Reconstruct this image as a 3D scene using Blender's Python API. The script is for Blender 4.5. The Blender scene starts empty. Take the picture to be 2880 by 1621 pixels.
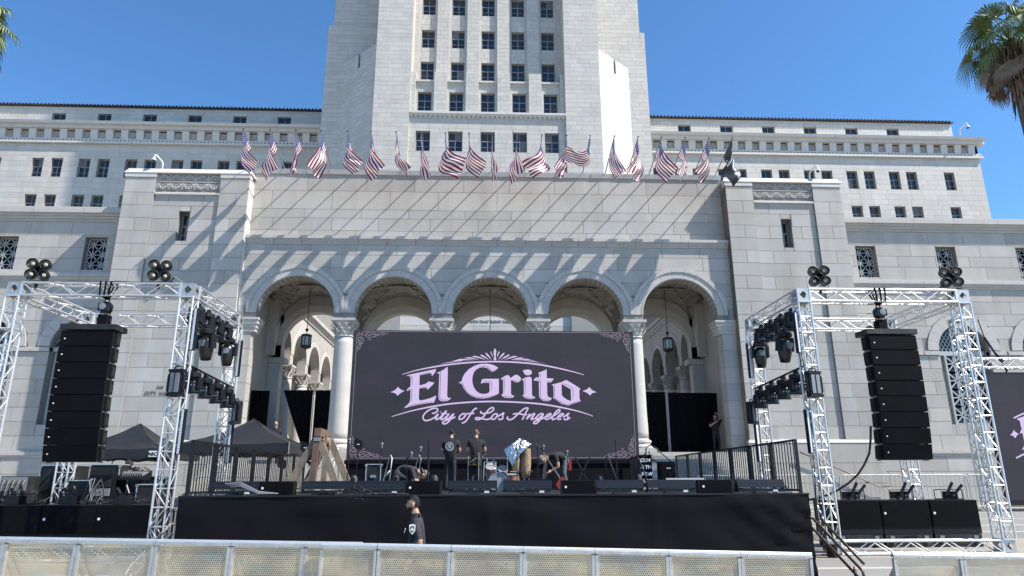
import bpy, math, random
from mathutils import Vector, Matrix
rnd = random.Random(7)
S = bpy.context.scene
C = S.collection
PI = math.pi
# ------------------------------------------------------------------ camera
cam = bpy.data.cameras.new('camera'); cam.sensor_width = 36; cam.lens = 24.0
cam.clip_start = 0.1; cam.clip_end = 4000
co = bpy.data.objects.new('camera', cam); C.objects.link(co); S.camera = co
def cam_matrix(loc, yaw, pitch, roll):
    y, p, r = (math.radians(a) for a in (yaw, pitch, roll))
    f = Vector((math.sin(y)*math.cos(p), math.cos(y)*math.cos(p), math.sin(p)))
    rt = Vector((math.cos(y), -math.sin(y), 0)); up = rt.cross(f)
    r2 = rt*math.cos(r)+up*math.sin(r); u2 = -rt*math.sin(r)+up*math.cos(r)
    m = Matrix((r2, u2, -f)).transposed().to_4x4(); m.translation = loc
    return m
co.matrix_world = cam_matrix(Vector((-0.36, 0, 2.0)), 2.58, 15.91, -0.224)
# ------------------------------------------------------------------ sky, sun, exposure
SUN = Vector((2.5, -1.0, 3.05)).normalized()
w = bpy.data.worlds.new('World'); S.world = w; w.use_nodes = True
nt = w.node_tree
sky = nt.nodes.new('ShaderNodeTexSky'); sky.sky_type = 'NISHITA'; sky.sun_disc = False
sky.sun_elevation = math.asin(SUN.z); sky.sun_rotation = math.atan2(SUN.x, SUN.y)
sky.altitude = 100; sky.air_density = 0.85; sky.dust_density = 0.3; sky.ozone_density = 5.0
bg = nt.nodes['Background']; bg.inputs[1].default_value = 0.135
tint = nt.nodes.new('ShaderNodeVectorMath'); tint.operation = 'MULTIPLY'; tint.inputs[1].default_value = (0.67, 0.97, 1.10)
nt.links.new(sky.outputs[0], tint.inputs[0]); nt.links.new(tint.outputs[0], bg.inputs[0])
sl = bpy.data.lights.new('sun', 'SUN'); sl.energy = 5.0; sl.angle = math.radians(0.55); sl.color = (1, 0.95, 0.88)
so = bpy.data.objects.new('sun', sl); C.objects.link(so)
so.rotation_euler = SUN.to_track_quat('Z', 'Y').to_euler(); so.location = (30, -20, 60)
S.view_settings.view_transform = 'Standard'; S.view_settings.look = 'None'
S.view_settings.gamma = 1; S.view_settings.use_curve_mapping = False
S.view_settings.exposure = 0.74
# ------------------------------------------------------------------ materials
MATS = {}
def mat(name, col, rough=0.6, metal=0.0, noise=None, vary=0.0, bump=None, streak=0.0, emit=None, spec=0.5, dirt=None, coat=0.0):
    m = bpy.data.materials.new(name); m.use_nodes = True
    n, l = m.node_tree.nodes, m.node_tree.links
    b = n['Principled BSDF']
    b.inputs['Base Color'].default_value = (*col, 1); b.inputs['Roughness'].default_value = rough
    b.inputs['Metallic'].default_value = metal; b.inputs['Specular IOR Level'].default_value = spec
    if coat: b.inputs['Coat Weight'].default_value = coat
    pos = n.new('ShaderNodeNewGeometry')
    cur = None
    def mul(fac_socket, lo, hi, c):
        mr = n.new('ShaderNodeMapRange'); mr.inputs['To Min'].default_value = lo; mr.inputs['To Max'].default_value = hi
        mr.inputs['From Min'].default_value = 0.25; mr.inputs['From Max'].default_value = 0.75
        l.new(fac_socket, mr.inputs['Value'])
        v = n.new('ShaderNodeVectorMath'); v.operation = 'SCALE'
        if c is None: v.inputs[0].default_value = col
        else: l.new(c, v.inputs[0])
        l.new(mr.outputs[0], v.inputs['Scale']); return v.outputs[0]
    def tex(scale, stretch=(1, 1, 1), detail=4):
        mp = n.new('ShaderNodeMapping'); mp.inputs['Scale'].default_value = stretch
        l.new(pos.outputs['Position'], mp.inputs['Vector'])
        t = n.new('ShaderNodeTexNoise'); t.inputs['Scale'].default_value = scale; t.inputs['Detail'].default_value = detail
        l.new(mp.outputs[0], t.inputs['Vector']); return t.outputs['Fac']
    if noise: cur = mul(tex(noise[0]), 1-noise[1], 1+noise[1], cur)
    if streak: cur = mul(tex(1.3, (1.6, 1.6, 0.18)), 1-streak, 1+streak*0.6, cur)
    if vary:
        oi = n.new('ShaderNodeObjectInfo'); ad = n.new('ShaderNodeMath'); ad.operation = 'ADD'
        l.new(oi.outputs['Random'], ad.inputs[0]); l.new(pos.outputs['Random Per Island'], ad.inputs[1])
        fr = n.new('ShaderNodeMath'); fr.operation = 'FRACT'; l.new(ad.outputs[0], fr.inputs[0])
        cur = mul(fr.outputs[0], 1-vary, 1+vary, cur)
        hv = n.new('ShaderNodeMath'); hv.operation = 'MULTIPLY'; hv.inputs[1].default_value = 7.13
        l.new(fr.outputs[0], hv.inputs[0]); f2 = n.new('ShaderNodeMath'); f2.operation = 'FRACT'; l.new(hv.outputs[0], f2.inputs[0])
        wm = n.new('ShaderNodeMix'); wm.data_type = 'RGBA'; wm.blend_type = 'MULTIPLY'
        f3 = n.new('ShaderNodeMath'); f3.operation = 'MULTIPLY'; f3.inputs[1].default_value = 0.7; l.new(f2.outputs[0], f3.inputs[0])
        l.new(f3.outputs[0], wm.inputs['Factor']); l.new(cur, wm.inputs[6]); wm.inputs[7].default_value = (1.0, 0.965, 0.91, 1)
        cur = wm.outputs[2]
    if dirt:
        d = tex(dirt[0], (1, 1, dirt[3] if len(dirt) > 3 else 1), 6); mr = n.new('ShaderNodeMapRange')
        mr.inputs['From Min'].default_value = 0.52; mr.inputs['From Max'].default_value = 0.72; mr.inputs['To Max'].default_value = dirt[1]
        l.new(d, mr.inputs['Value']); mx = n.new('ShaderNodeMix'); mx.data_type = 'RGBA'
        l.new(mr.outputs[0], mx.inputs['Factor'])
        if cur is None: mx.inputs[6].default_value = (*col, 1)
        else: l.new(cur, mx.inputs[6])
        mx.inputs[7].default_value = (*dirt[2], 1); cur = mx.outputs[2]
    if cur is not None: l.new(cur, b.inputs['Base Color'])
    if bump:
        bp = n.new('ShaderNodeBump'); bp.inputs['Strength'].default_value = bump[1]; bp.inputs['Distance'].default_value = bump[2] if len(bump) > 2 else 0.02
        l.new(tex(bump[0], bump[3] if len(bump) > 3 else (1, 1, 1), 5), bp.inputs['Height']); l.new(bp.outputs[0], b.inputs['Normal'])
    if emit:
        b.inputs['Emission Color'].default_value = (*emit[0], 1); b.inputs['Emission Strength'].default_value = emit[1]
    MATS[name] = m
    return m
M = MATS
mat('granite', (0.415, 0.395, 0.362), 0.75, noise=(0.9, 0.07), vary=0.07, streak=0.08, bump=(14, 0.25, 0.01), dirt=(1.1, 0.38, (0.27, 0.235, 0.18), 0.22))
mat('granite_trim', (0.455, 0.43, 0.395), 0.75, noise=(1.6, 0.07), streak=0.05, bump=(18, 0.2, 0.01), dirt=(1.1, 0.2, (0.36, 0.31, 0.24)))
mat('terracotta', (0.505, 0.475, 0.43), 0.6, noise=(0.5, 0.05), vary=0.05, streak=0.05, dirt=(0.5, 0.3, (0.36, 0.325, 0.27), 0.25))
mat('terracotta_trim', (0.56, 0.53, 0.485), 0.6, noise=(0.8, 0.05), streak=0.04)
mat('mortar', (0.235, 0.22, 0.20), 0.95)
mat('mortar_pale', (0.31, 0.295, 0.27), 0.95)
mat('vault_tile', (0.27, 0.255, 0.22), 0.7, vary=0.12, noise=(3, 0.08))
mat('vault_joint', (0.15, 0.14, 0.12), 0.9)
mat('glass', (0.012, 0.015, 0.02), 0.06, spec=0.6)
mat('window_blind', (0.045, 0.045, 0.048), 0.4, spec=0.3)
mat('window_frame', (0.22, 0.225, 0.22), 0.5)
mat('grille_iron', (0.42, 0.43, 0.42), 0.5)
mat('dark_void', (0.01, 0.01, 0.01), 0.9)
mat('roof_tile', (0.035, 0.022, 0.018), 0.8, noise=(5, 0.3))
mat('paving', (0.29, 0.26, 0.215), 0.85, noise=(0.6, 0.10), bump=(30, 0.2, 0.005), dirt=(0.5, 0.4, (0.30, 0.28, 0.25)))
mat('step_stone', (0.42, 0.39, 0.345), 0.8, noise=(1.2, 0.08), dirt=(1.0, 0.4, (0.33, 0.30, 0.26)))
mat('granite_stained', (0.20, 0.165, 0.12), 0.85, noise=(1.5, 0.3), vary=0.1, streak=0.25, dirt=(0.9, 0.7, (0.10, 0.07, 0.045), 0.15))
mat('window_pale', (0.14, 0.14, 0.14), 0.5)
mat('inscription', (0.16, 0.14, 0.11), 0.9)
mat('black_iron', (0.015, 0.015, 0.015), 0.45)
mat('lantern_glass', (0.45, 0.46, 0.44), 0.35)
# ------------------------------------------------------------------ mesh building
W = {}
def nrm2(a): 
    L = math.hypot(*a); return (a[0]/L, a[1]/L)
class MB:
    def __init__(s): s.v = []; s.f = []; s.m = []; s.mi = 0
    def add(s, vs, fs):
        o = len(s.v); s.v += [tuple(p) for p in vs]; s.f += [tuple(i+o for i in f) for f in fs]; s.m += [s.mi]*len(fs); return s
    def box(s, x0, x1, y0, y1, z0, z1):
        return s.add([(x0,y0,z0),(x1,y0,z0),(x1,y1,z0),(x0,y1,z0),(x0,y0,z1),(x1,y0,z1),(x1,y1,z1),(x0,y1,z1)],
            [(0,3,2,1),(4,5,6,7),(0,1,5,4),(1,2,6,5),(2,3,7,6),(3,0,4,7)])
    def hexa(s, b, t):
        return s.add(list(b)+list(t), [(3,2,1,0),(4,5,6,7),(0,1,5,4),(1,2,6,5),(2,3,7,6),(3,0,4,7)])
    def bar(s, p, q, w, h=None, up=(0,0,1)):
        h = h or w; p = Vector(p); q = Vector(q); d = (q-p).normalized(); u = Vector(up)
        if abs(d.dot(u)) > 0.98: u = Vector((0, 1, 0)) if abs(d.y) < 0.9 else Vector((1, 0, 0))
        a = d.cross(u).normalized()*(w/2); b = a.cross(d).normalized()*(h/2)
        return s.hexa([p-a-b, p+a-b, p+a+b, p-a+b], [q-a-b, q+a-b, q+a+b, q-a+b])
    def tube(s, pts, r, n=8, cap=True):
        pts = [Vector(p) for p in pts]; rs = r if isinstance(r, (list, tuple)) else [r]*len(pts)
        rings = []; prev = None
        for i, p in enumerate(pts):
            d = (pts[min(i+1, len(pts)-1)]-pts[max(i-1, 0)]).normalized()
            if prev is None:
                a = d.orthogonal().normalized()
            else:
                a = (prev-d*prev.dot(d)).normalized()
            prev = a; b = d.cross(a)
            rings.append([p+(a*math.cos(2*PI*k/n)+b*math.sin(2*PI*k/n))*rs[i] for k in range(n)])
        vs = [q for ring in rings for q in ring]; fs = []
        for i in range(len(pts)-1):
            for k in range(n):
                fs.append((i*n+k, i*n+(k+1) % n, (i+1)*n+(k+1) % n, (i+1)*n+k))
        if cap: fs += [tuple(range(n-1, -1, -1)), tuple((len(pts)-1)*n+k for k in range(n))]
        return s.add(vs, fs)
    def lathe(s, prof, c=(0,0,0), n=16, axis='z', cap=True):
        vs = []; fs = []
        for r, h in prof:
            for k in range(n):
                a = 2*PI*k/n; x, y = r*math.cos(a), r*math.sin(a)
                vs.append((c[0]+x, c[1]+y, c[2]+h) if axis == 'z' else ((c[0]+x, c[1]-h, c[2]+y) if axis == 'y' else (c[0]+h, c[1]+x, c[2]+y)))
        for i in range(len(prof)-1):
            for k in range(n): fs.append((i*n+k, i*n+(k+1) % n, (i+1)*n+(k+1) % n, (i+1)*n+k))
        if cap: fs += [tuple(range(n-1, -1, -1)), tuple((len(prof)-1)*n+k for k in range(n))]
        return s.add(vs, fs)
    def prism(s, poly, y0, y1):           # poly in (x,z), counter-clockwise seen from -Y
        n = len(poly)
        vs = [(x, y0, z) for x, z in poly]+[(x, y1, z) for x, z in poly]
        fs = [tuple(range(n)), tuple(range(2*n-1, n-1, -1))]+[((i+1) % n, i, n+i, n+(i+1) % n) for i in range(n)]
        return s.add(vs, fs)
    def strip(s, rows):                    # grid of points -> surface
        n = len(rows[0]); vs = [p for r in rows for p in r]
        return s.add(vs, [(i*n+k, i*n+k+1, (i+1)*n+k+1, (i+1)*n+k) for i in range(len(rows)-1) for k in range(n-1)])
    def ball(s, c, r, n=10, sq=(1,1,1)):
        m = n//2; pr = []
        vs = []; fs = []
        for i in range(m+1):
            t = PI*i/m
            for k in range(n):
                a = 2*PI*k/n
                vs.append((c[0]+r*sq[0]*math.sin(t)*math.cos(a), c[1]+r*sq[1]*math.sin(t)*math.sin(a), c[2]+r*sq[2]*math.cos(t)))
        for i in range(m):
            for k in range(n): fs.append((i*n+k, (i+1)*n+k, (i+1)*n+(k+1) % n, i*n+(k+1) % n))
        return s.add(vs, fs)
    def mesh(s, name, mats, off=(0,0,0), smooth=False):
        me = bpy.data.meshes.new(name)
        me.from_pydata([(a-off[0], b-off[1], c-off[2]) for a, b, c in s.v], [], s.f)
        for m in (mats if isinstance(mats, (list, tuple)) else [mats]): me.materials.append(M[m] if isinstance(m, str) else m)
        if any(s.m): me.polygons.foreach_set('material_index', s.m)
        if smooth: me.polygons.foreach_set('use_smooth', [True]*len(me.polygons))
        me.update(); return me
    def build(s, name, mats, parent=None, smooth=False, label=None, kind=None):
        off = W.get(parent, (0,0,0)) if parent else (0,0,0)
        o = bpy.data.objects.new(name, s.mesh(name, mats, off, smooth)); C.objects.link(o)
        if parent: o.parent = parent; W[o] = off
        if label: o['label'] = label
        if kind: o['kind'] = kind
        return o
def thing(name, label, cat, loc=(0,0,0), group=None):
    o = bpy.data.objects.new(name, None); C.objects.link(o); o.location = loc; W[o] = tuple(loc)
    o['label'] = label; o['category'] = cat; o.empty_display_size = 0.2
    if group: o['group'] = group
    return o
def tag(o, label, cat, group=None):
    o['label'] = label; o['category'] = cat
    if group: o['group'] = group
    return o
def struct(mb, name, m, smooth=False): return mb.build(name, m, None, smooth, kind='structure')
KIDS = {}
def kids(o): return list(o.children)
def copy_tree(o, loc=None, rot=None, label=None, parent=None):
    c = o.copy(); C.objects.link(c); c.parent = parent
    if loc is not None: c.location = loc
    if rot is not None: c.rotation_euler = rot
    if label: c['label'] = label
    for ch in o.children: copy_tree(ch, parent=c)
    return c
def inst(name, me, parent, loc, rotz=0, scale=(1,1,1), rot=None):
    o = bpy.data.objects.new(name, me); C.objects.link(o)
    off = W.get(parent, (0,0,0)) if parent else (0,0,0)
    o.location = (loc[0]-off[0], loc[1]-off[1], loc[2]-off[2]); o.rotation_euler = rot or (0, 0, rotz); o.scale = scale
    if parent: o.parent = parent
    W[o] = loc
    return o
# ------------------------------------------------------------------ masonry
CUBES = {}
def cube_for(m):
    if m not in CUBES: CUBES[m] = MB().box(-.5, .5, -.5, .5, -.5, .5).mesh('block', m)
    return CUBES[m]
def rect_minus(r, h):
    u0, u1, z0, z1 = r; a0, a1, b0, b1 = h
    if a1 <= u0 or a0 >= u1 or b1 <= z0 or b0 >= z1: return [r]
    out = []
    if a0 > u0: out.append((u0, a0, z0, z1))
    if a1 < u1: out.append((a1, u1, z0, z1))
    m0, m1 = max(u0, a0), min(u1, a1)
    if b0 > z0: out.append((m0, m1, z0, b0))
    if b1 < z1: out.append((m0, m1, b1, z1))
    return out
def to3(P, ud, n, u, z, d): return (P[0]+ud[0]*u+n[0]*d, P[1]+ud[1]*u+n[1]*d, z)
def slab(parent, P, ud, n, u0, u1, z0, z1, holes, thick, m, name='wall'):
    us = sorted({u0, u1, *[min(max(h[i], u0), u1) for h in holes for i in (0, 1)]})
    zs = sorted({z0, z1, *[min(max(h[i], z0), z1) for h in holes for i in (2, 3)]})
    mb = MB()
    for a, b in zip(us, us[1:]):
        run = None
        for c, d in zip(zs, zs[1:]):
            solid = not any(h[0] < (a+b)/2 < h[1] and h[2] < (c+d)/2 < h[3] for h in holes)
            if solid: run = (run[0], d) if run else (c, d)
            if run and (not solid or d == zs[-1]):
                q = [to3(P, ud, n, u, z, dd) for z in run for u, dd in ((a, 0), (b, 0), (b, -thick), (a, -thick))]
                mb.hexa(q[:4], q[4:]); run = None
    return mb.build(name, m, parent)
def ashlar(parent, P, ud, n, u0, u1, z0, z1, hs, L, m, holes=(), discs=(), gap=0.018, proud=0.016, cap=300, seed=1, name='block', jit=0.3, clip=None):
    r = random.Random(seed); pieces = []; polys = []
    z = z0; i = 0
    while z < z1-0.04:
        h = hs[i % len(hs)] if isinstance(hs, (list, tuple)) else hs
        zt = min(z+h, z1)
        if z1-zt < 0.12: zt = z1
        u = u0; first = True; ll = L*(0.4 if i % 2 else 0.9)
        while u < u1-0.02:
            ut = min(u+ll*(1-jit/2+jit*r.random()), u1)
            if u1-ut < L*0.22: ut = u1
            rs = [(u, ut, z, zt)]
            for hh in holes: rs = [q for rr in rs for q in rect_minus(rr, hh)]
            for q in rs:
                if q[1]-q[0] < 0.05 or q[3]-q[2] < 0.05: continue
                g = gap/2; q = (q[0]+g, q[1]-g, q[2]+g, q[3]-g)
                if clip: 
                    q = clip(q)
                    if q is None: continue
                    if len(q) != 4 or not isinstance(q[0], float): polys.append(q); continue
                hit = [d for d in discs if max(q[0], min(d[0], q[1])) is not None and math.hypot(max(q[0], min(d[0], q[1]))-d[0], max(q[2], min(d[1], q[3]))-d[1]) < d[2]]
                if not hit: pieces.append(q); continue
                N = 14; run = []
                for k in range(N+1):
                    x = q[0]+(q[1]-q[0])*k/N; lo = q[2]
                    for d in hit:
                        dx = abs(x-d[0])
                        if dx < d[2]: lo = max(lo, d[1]+math.sqrt(d[2]**2-dx**2))
                    if lo < q[3]-0.012: run.append((x, lo))
                    if (lo >= q[3]-0.012 or k == N) and run:
                        if len(run) > 2 and run[-1][0]-run[0][0] > 0.08: polys.append(run+[(run[-1][0], q[3]), (run[0][0], q[3])])
                        run = []
            u = ut; ll = L
        z = zt; i += 1
    ang = math.atan2(ud[1], ud[0]); cb = cube_for(m); T = proud+0.05
    area = lambda q: (q[1]-q[0])*(q[3]-q[2])
    pieces.sort(key=area, reverse=True)
    room = max(0, cap-len(polys))
    for q in pieces[:room]:
        c = to3(P, ud, n, (q[0]+q[1])/2, (q[2]+q[3])/2, proud-T/2+(r.random()-.5)*0.006)
        o = inst(name, cb, parent, c, ang, (q[1]-q[0], T, q[3]-q[2]))
    rest = MB()
    for q in pieces[room:]:
        d0 = proud+(r.random()-.5)*0.006
        p = [to3(P, ud, n, u, z, d) for z in (q[2], q[3]) for u, d in ((q[0], d0), (q[1], d0), (q[1], -0.03), (q[0], -0.03))]
        rest.hexa(p[:4], p[4:])
    if rest.v: rest.build('blocks', m, parent, kind='stuff')
    for pl in polys:
        b = MB(); k = len(pl)
        vs = [to3(P, ud, n, u, z, proud) for u, z in pl]+[to3(P, ud, n, u, z, -0.03) for u, z in pl]
        b.add(vs, [tuple(range(k))]+[((i+1) % k, i, k+i, k+(i+1) % k) for i in range(k)]); b.build(name, m, parent)
    return len(pieces), len(polys)
# windows: local x along the wall, -y outwards
WIN = {}; wr = random.Random(12)
def window(parent, P, ud, n, uc, z0, z1, wd, recess=0.35, style='four', blind=False):
    h = z1-z0; key = (round(wd, 2), round(h, 2), style)
    if key not in WIN:
        f = MB(); t = 0.07; x = wd/2
        f.box(-x, x, -.04, .04, h-t, h); f.box(-x, x, -.04, .04, 0, t)
        f.box(-x, -x+t, -.035, .035, t, h-t); f.box(x-t, x, -.035, .035, t, h-t)
        panes = []
        if style == 'attic':
            f.box(-.03, .03, -.03, .03, t, h-t); panes = [(-x+t, -.03, t, h-t), (.03, x-t, t, h-t)]
        else:
            tr = h*0.58
            f.box(-x+t, x-t, -.055, .03, tr-.045, tr+.045)
            f.box(-.045, .045, -.05, .03, t, tr-.045)
            f.box(-.02, .02, -.03, .03, tr+.045, h-t)
            f.box(-x+t, -.045, -.03, .02, h*.27, h*.27+.04); f.box(.045, x-t, -.03, .02, h*.27, h*.27+.04)
            panes = [(-x+t, -.045, t, tr-.045), (.045, x-t, t, tr-.045), (-x+t, -.02, tr+.045, h-t), (.02, x-t, tr+.045, h-t)]
        pm = []
        for a, b, c, d in panes:
            pm.append([MB().box(a, b, .0, .02, c, d).mesh('pane', mm) for mm in ('glass', 'window_blind', 'window_pale')])
        WIN[key] = (f.mesh('window', 'window_frame'), pm)
    fm, pm = WIN[key]; ang = math.atan2(ud[1], ud[0])
    c = to3(P, ud, n, uc, z0, -recess)
    o = inst('window', fm, parent, c, ang)
    for k, p in enumerate(pm):
        q = bpy.data.objects.new('pane', p[(2 if wr.random() < .14 else 1) if (blind and k >= 2) or wr.random() < .1 else 0]); C.objects.link(q); q.parent = o
    W[o] = c
    return o
def text_mesh(txt, size, depth=0.01, spacing=1.0, align='CENTER', bold=0.0, font=None, xs=1.0, shear=0.0):
    cu = bpy.data.curves.new('t', 'FONT'); cu.body = txt; cu.size = size; cu.extrude = depth; cu.align_x = align; cu.space_character = spacing
    cu.offset = bold; cu.shear = shear; cu.resolution_u = 4
    o = bpy.data.objects.new('t', cu); C.objects.link(o)
    dg = bpy.context.evaluated_depsgraph_get(); me = bpy.data.meshes.new_from_object(o.evaluated_get(dg))
    bpy.data.objects.remove(o); bpy.data.curves.remove(cu)
    for v in me.vertices: v.co = (v.co.x*xs, -v.co.z, v.co.y)
    return me
def text_obj(name, txt, size, loc, m, parent=None, **k):
    me = text_mesh(txt, size, **k); me.materials.clear(); me.materials.append(M[m] if isinstance(m, str) else m)
    return inst(name, me, parent, loc)
FR, NF = (1, 0), (0, -1)
# =================================================================== THE SETTING
GX = [(-1500, .29), (-14, .29), (14, -.34), (1500, -.34)]
g = MB().strip([[(x, y, z) for x, z in GX] for y in (-1500, 1500)])
struct(g, 'ground', 'paving')
def steps(parent, x0, x1, ys, z0, dz, yend):
    for i, y in enumerate(ys):
        b = MB().box(x0, x1, y, yend, (z0+dz*i) if z0 or i else -.5, z0+dz*(i+1)-(0 if i == len(ys)-1 else 0.003))
        b.build('step', 'step_stone', parent)
t1 = struct(MB().box(-45, 45, 14.74, 90, 0.05, 0.468), 'terrace', 'paving')
steps(t1, -45, 45, [14.1, 14.42, 14.72], 0.0, 0.156, 14.76)
t2 = struct(MB().box(-45, 45, 20.53, 90, 0.5, 1.098), 'upper_terrace', 'paving')
steps(t2, -45, 45, [19.5, 19.85, 20.2, 20.5], 0.468, 0.1575, 20.56)
st = struct(MB().box(-11.0, 11.0, 29.2, 57, 1.15, 3.198), 'porch_floor', 'step_stone')
steps(st, -11.0, 11.0, [24.53+0.335*i for i in range(14)], 1.098, 0.15, 29.25)
def prism3(mb, P, ud, n, poly, d0, d1):
    k = len(poly)
    vs = [to3(P, ud, n, u, z, d0) for u, z in poly]+[to3(P, ud, n, u, z, d1) for u, z in poly]
    mb.add(vs, [tuple(range(k)), tuple(range(2*k-1, k-1, -1))]+[((i+1) % k, i, k+i, k+(i+1) % k) for i in range(k)])
def arch_poly(cx, hw, zs, zc, r, ztop, N=24):
    a0 = math.acos(min(1, r and 1.0))
    arc = [(cx-r*math.cos(PI*k/N), zc+r*math.sin(PI*k/N)) for k in range(N+1)]
    pts = [(cx-hw, zs), (cx-r, zs)] + (arc if zc > zs else arc) + [(cx+r, zs), (cx+hw, zs), (cx+hw, ztop), (cx-hw, ztop)]
    return pts
def capital(mb, c, r, z0, z1, wd):
    h = z1-z0
    mb.lathe([(r*1.0, 0), (r*1.12, h*.03), (r*1.0, h*.08), (r*.98, h*.15), (r*1.02, h*.4), (r*1.15, h*.65), (r*1.38, h*.84)], (c[0], c[1], z0), 20)
    for row, (zz, rr, nn) in enumerate(((.16, 1.0, 12), (.40, 1.04, 12))):
        for k in range(nn):
            a = 2*PI*(k+.5*row)/nn; ca, sa = math.cos(a), math.sin(a)
            for j in range(3):
                q0 = r*(rr+.05*j*j); q1 = r*(rr+.05*(j+1)**2)
                p = (c[0]+ca*q0, c[1]+sa*q0, z0+h*(zz+.09*j)); q = (c[0]+ca*q1, c[1]+sa*q1, z0+h*(zz+.09*(j+1)))
                mb.bar(p, q, r*(.34-.07*j), r*.09, (ca, sa, 0))
    for sx in (-1, 1):
        for sy in (-1, 1):
            pts = []
            for k in range(13):
                t = k/12*2.2*PI; q = r*.24*(1-k/15)
                d = r*1.42+q*math.cos(t)*.9-r*.1
                pts.append((c[0]+sx*d*.72, c[1]+sy*d*.72, z0+h*.72+q*math.sin(t)*1.1))
            mb.tube(pts, r*.075, 5)
    mb.box(c[0]-wd/2, c[0]+wd/2, c[1]-wd/2, c[1]+wd/2, z1-h*.14, z1)
    mb.box(c[0]-wd*.46, c[0]+wd*.46, c[1]-wd*.46, c[1]+wd*.46, z1-h*.18, z1-h*.14)
def column(parent, c, r, zf, zb, zc0, zc1, wd, m='granite_trim'):
    cb = MB().lathe([(r*1.03, zb), (r*1.05, zb+.3), (r*1.0, zb+1.2), (r*.97, zc0-.3), (r*.95, zc0)], (c[0], c[1], 0), 28)
    o = cb.build('column', m, parent, smooth=True)
    capital(k := MB(), c, r*.96, zc0, zc1, wd); k.build('capital', m, o)
    b = MB().lathe([(r*1.42, zf+.2), (r*1.46, zf+.27), (r*1.36, zf+.33), (r*1.2, zf+.36), (r*1.18, zf+.42), (r*1.3, zf+.46), (r*1.28, zf+.54), (r*1.08, zf+.58), (r*1.03, zb+.02)], (c[0], c[1], 0), 28)
    b.box(c[0]-r*1.5, c[0]+r*1.5, c[1]-r*1.5, c[1]+r*1.5, zf, zf+.2); b.build('base', m, o)
    return o
# ------------------------------------------------------------------ entrance arcade
AR = thing('entrance_arcade', 'long granite entrance arcade of five round arches beneath the row of flags', 'arcade', (0, 30, 3.2))
BAY = [-8.7, -4.35, 0, 4.35, 8.7]; HW = 2.175; ZC = 9.33; RI, RE = 1.72, 2.24
wl = MB()
for i, cx in enumerate(BAY): wl.prism(arch_poly(cx, HW, 9.07, ZC, RI, 12.9), 30.0, 30.6)
for sx in (-1, 1):
    wl.box(min(sx*10.56, sx*11.25), max(sx*10.56, sx*11.25), 30.02, 30.62, 3.2, 9.07)
    wl.box(min(sx*10.875, sx*11.25), max(sx*10.875, sx*11.25), 30.0, 30.6, 9.07, 12.9)
wl.build('wall', 'mortar', AR)
MB().box(-11.25, 11.25, 30.28, 30.9, 12.9, 16.2).build('parapet_wall', 'mortar', AR)
MB().box(-11.2, 11.2, 30.9, 34.9, 12.2, 12.6).build('roof', 'granite_trim', AR)
ashlar(AR, (0, 30.0), FR, NF, -11.2, 11.2, 8.995, 12.56, 0.615, 2.0, 'granite', discs=[(cx, ZC, RE-.01) for cx in BAY], cap=140, seed=3)
ashlar(AR, (0, 30.28), FR, NF, -11.2, 11.2, 12.93, 16.2, [.43, .62, .44, .94, .84], 2.45, 'granite', cap=150, seed=5)
for sx in (-1, 1):
    a, b = sorted((sx*10.56, sx*11.2))
    ashlar(AR, (0, 30.02), FR, NF, a, b, 3.2, 8.46, 0.75, 1.6, 'granite', seed=6, name='pier_block')
    ashlar(AR, (sx*10.56, 30.3), (0, sx), (-sx, 0), -.28, .3, 3.2, 8.46, 0.75, 1.6, 'granite', seed=6, name='pier_block')
    im = MB()
    for k, (dz0, dz1, pr) in enumerate(((8.46, 8.62, .05), (8.62, 8.8, .09), (8.8, 8.98, .15), (8.98, 9.07, .2))):
        a, b = sorted((sx*(10.42-pr), sx*11.2)); im.box(a, b, 30.0-pr, 30.62+pr*.5, dz0, dz1)
    im.build('impost', 'granite_trim', AR)
# voussoirs, moulded archivolts
for cx in BAY:
    n = 11
    for k in range(n):
        a0, a1 = PI*k/n+.0025, PI*(k+1)/n-.0025
        for (r0, r1, yf, nm) in ((RI, RE-.2, 29.965, 'voussoir'), (RE-.19, RE, 29.92, 'archivolt_block')):
            A = [a0+(a1-a0)*j/4 for j in range(5)]
            outer = [(min(max(cx-r1*math.cos(a), cx-HW+.004), cx+HW-.004), ZC+r1*math.sin(a)) for a in A]
            inner = [(min(max(cx-r0*math.cos(a), cx-HW+.004), cx+HW-.004), ZC+r0*math.sin(a)) for a in A]
            poly = outer[::-1]+inner
            if max(p[0] for p in poly)-min(p[0] for p in poly) < .02: continue
            MB().prism(poly[::-1], yf, 30.62 if nm == 'voussoir' else 30.05).build(nm, 'granite_trim', AR)
    rg = MB(); A = [PI*j/40 for j in range(41)]
    for (r0, r1, yf) in ((RI+.03, RI+.075, 29.95), (RE-.235, RE-.2, 29.94)):
        rows = [[(min(max(cx-r*math.cos(a), cx-HW), cx+HW), y, ZC+r*math.sin(a)) for a in A] for r, y in ((r0, 29.97), (r0, yf), (r1, yf), (r1, 29.97))]
        rg.strip(rows)
    rg.build('arch_moulding', 'granite_trim', AR)
for x in (-6.525, -2.175, 2.175, 6.525): column(AR, (x, 30.31), .43, 3.2, 3.8, 8.26, 9.07, 1.08)
for x in (-6.525, -2.175, 2.175, 6.525): MB().prism([(x-.3, 9.95), (x, 9.5), (x+.3, 9.95), (x+.12, 10.12), (x-.12, 10.12)], 29.985, 30.1).build('spandrel_stone', 'granite_trim', AR)
x = -11.2
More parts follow.
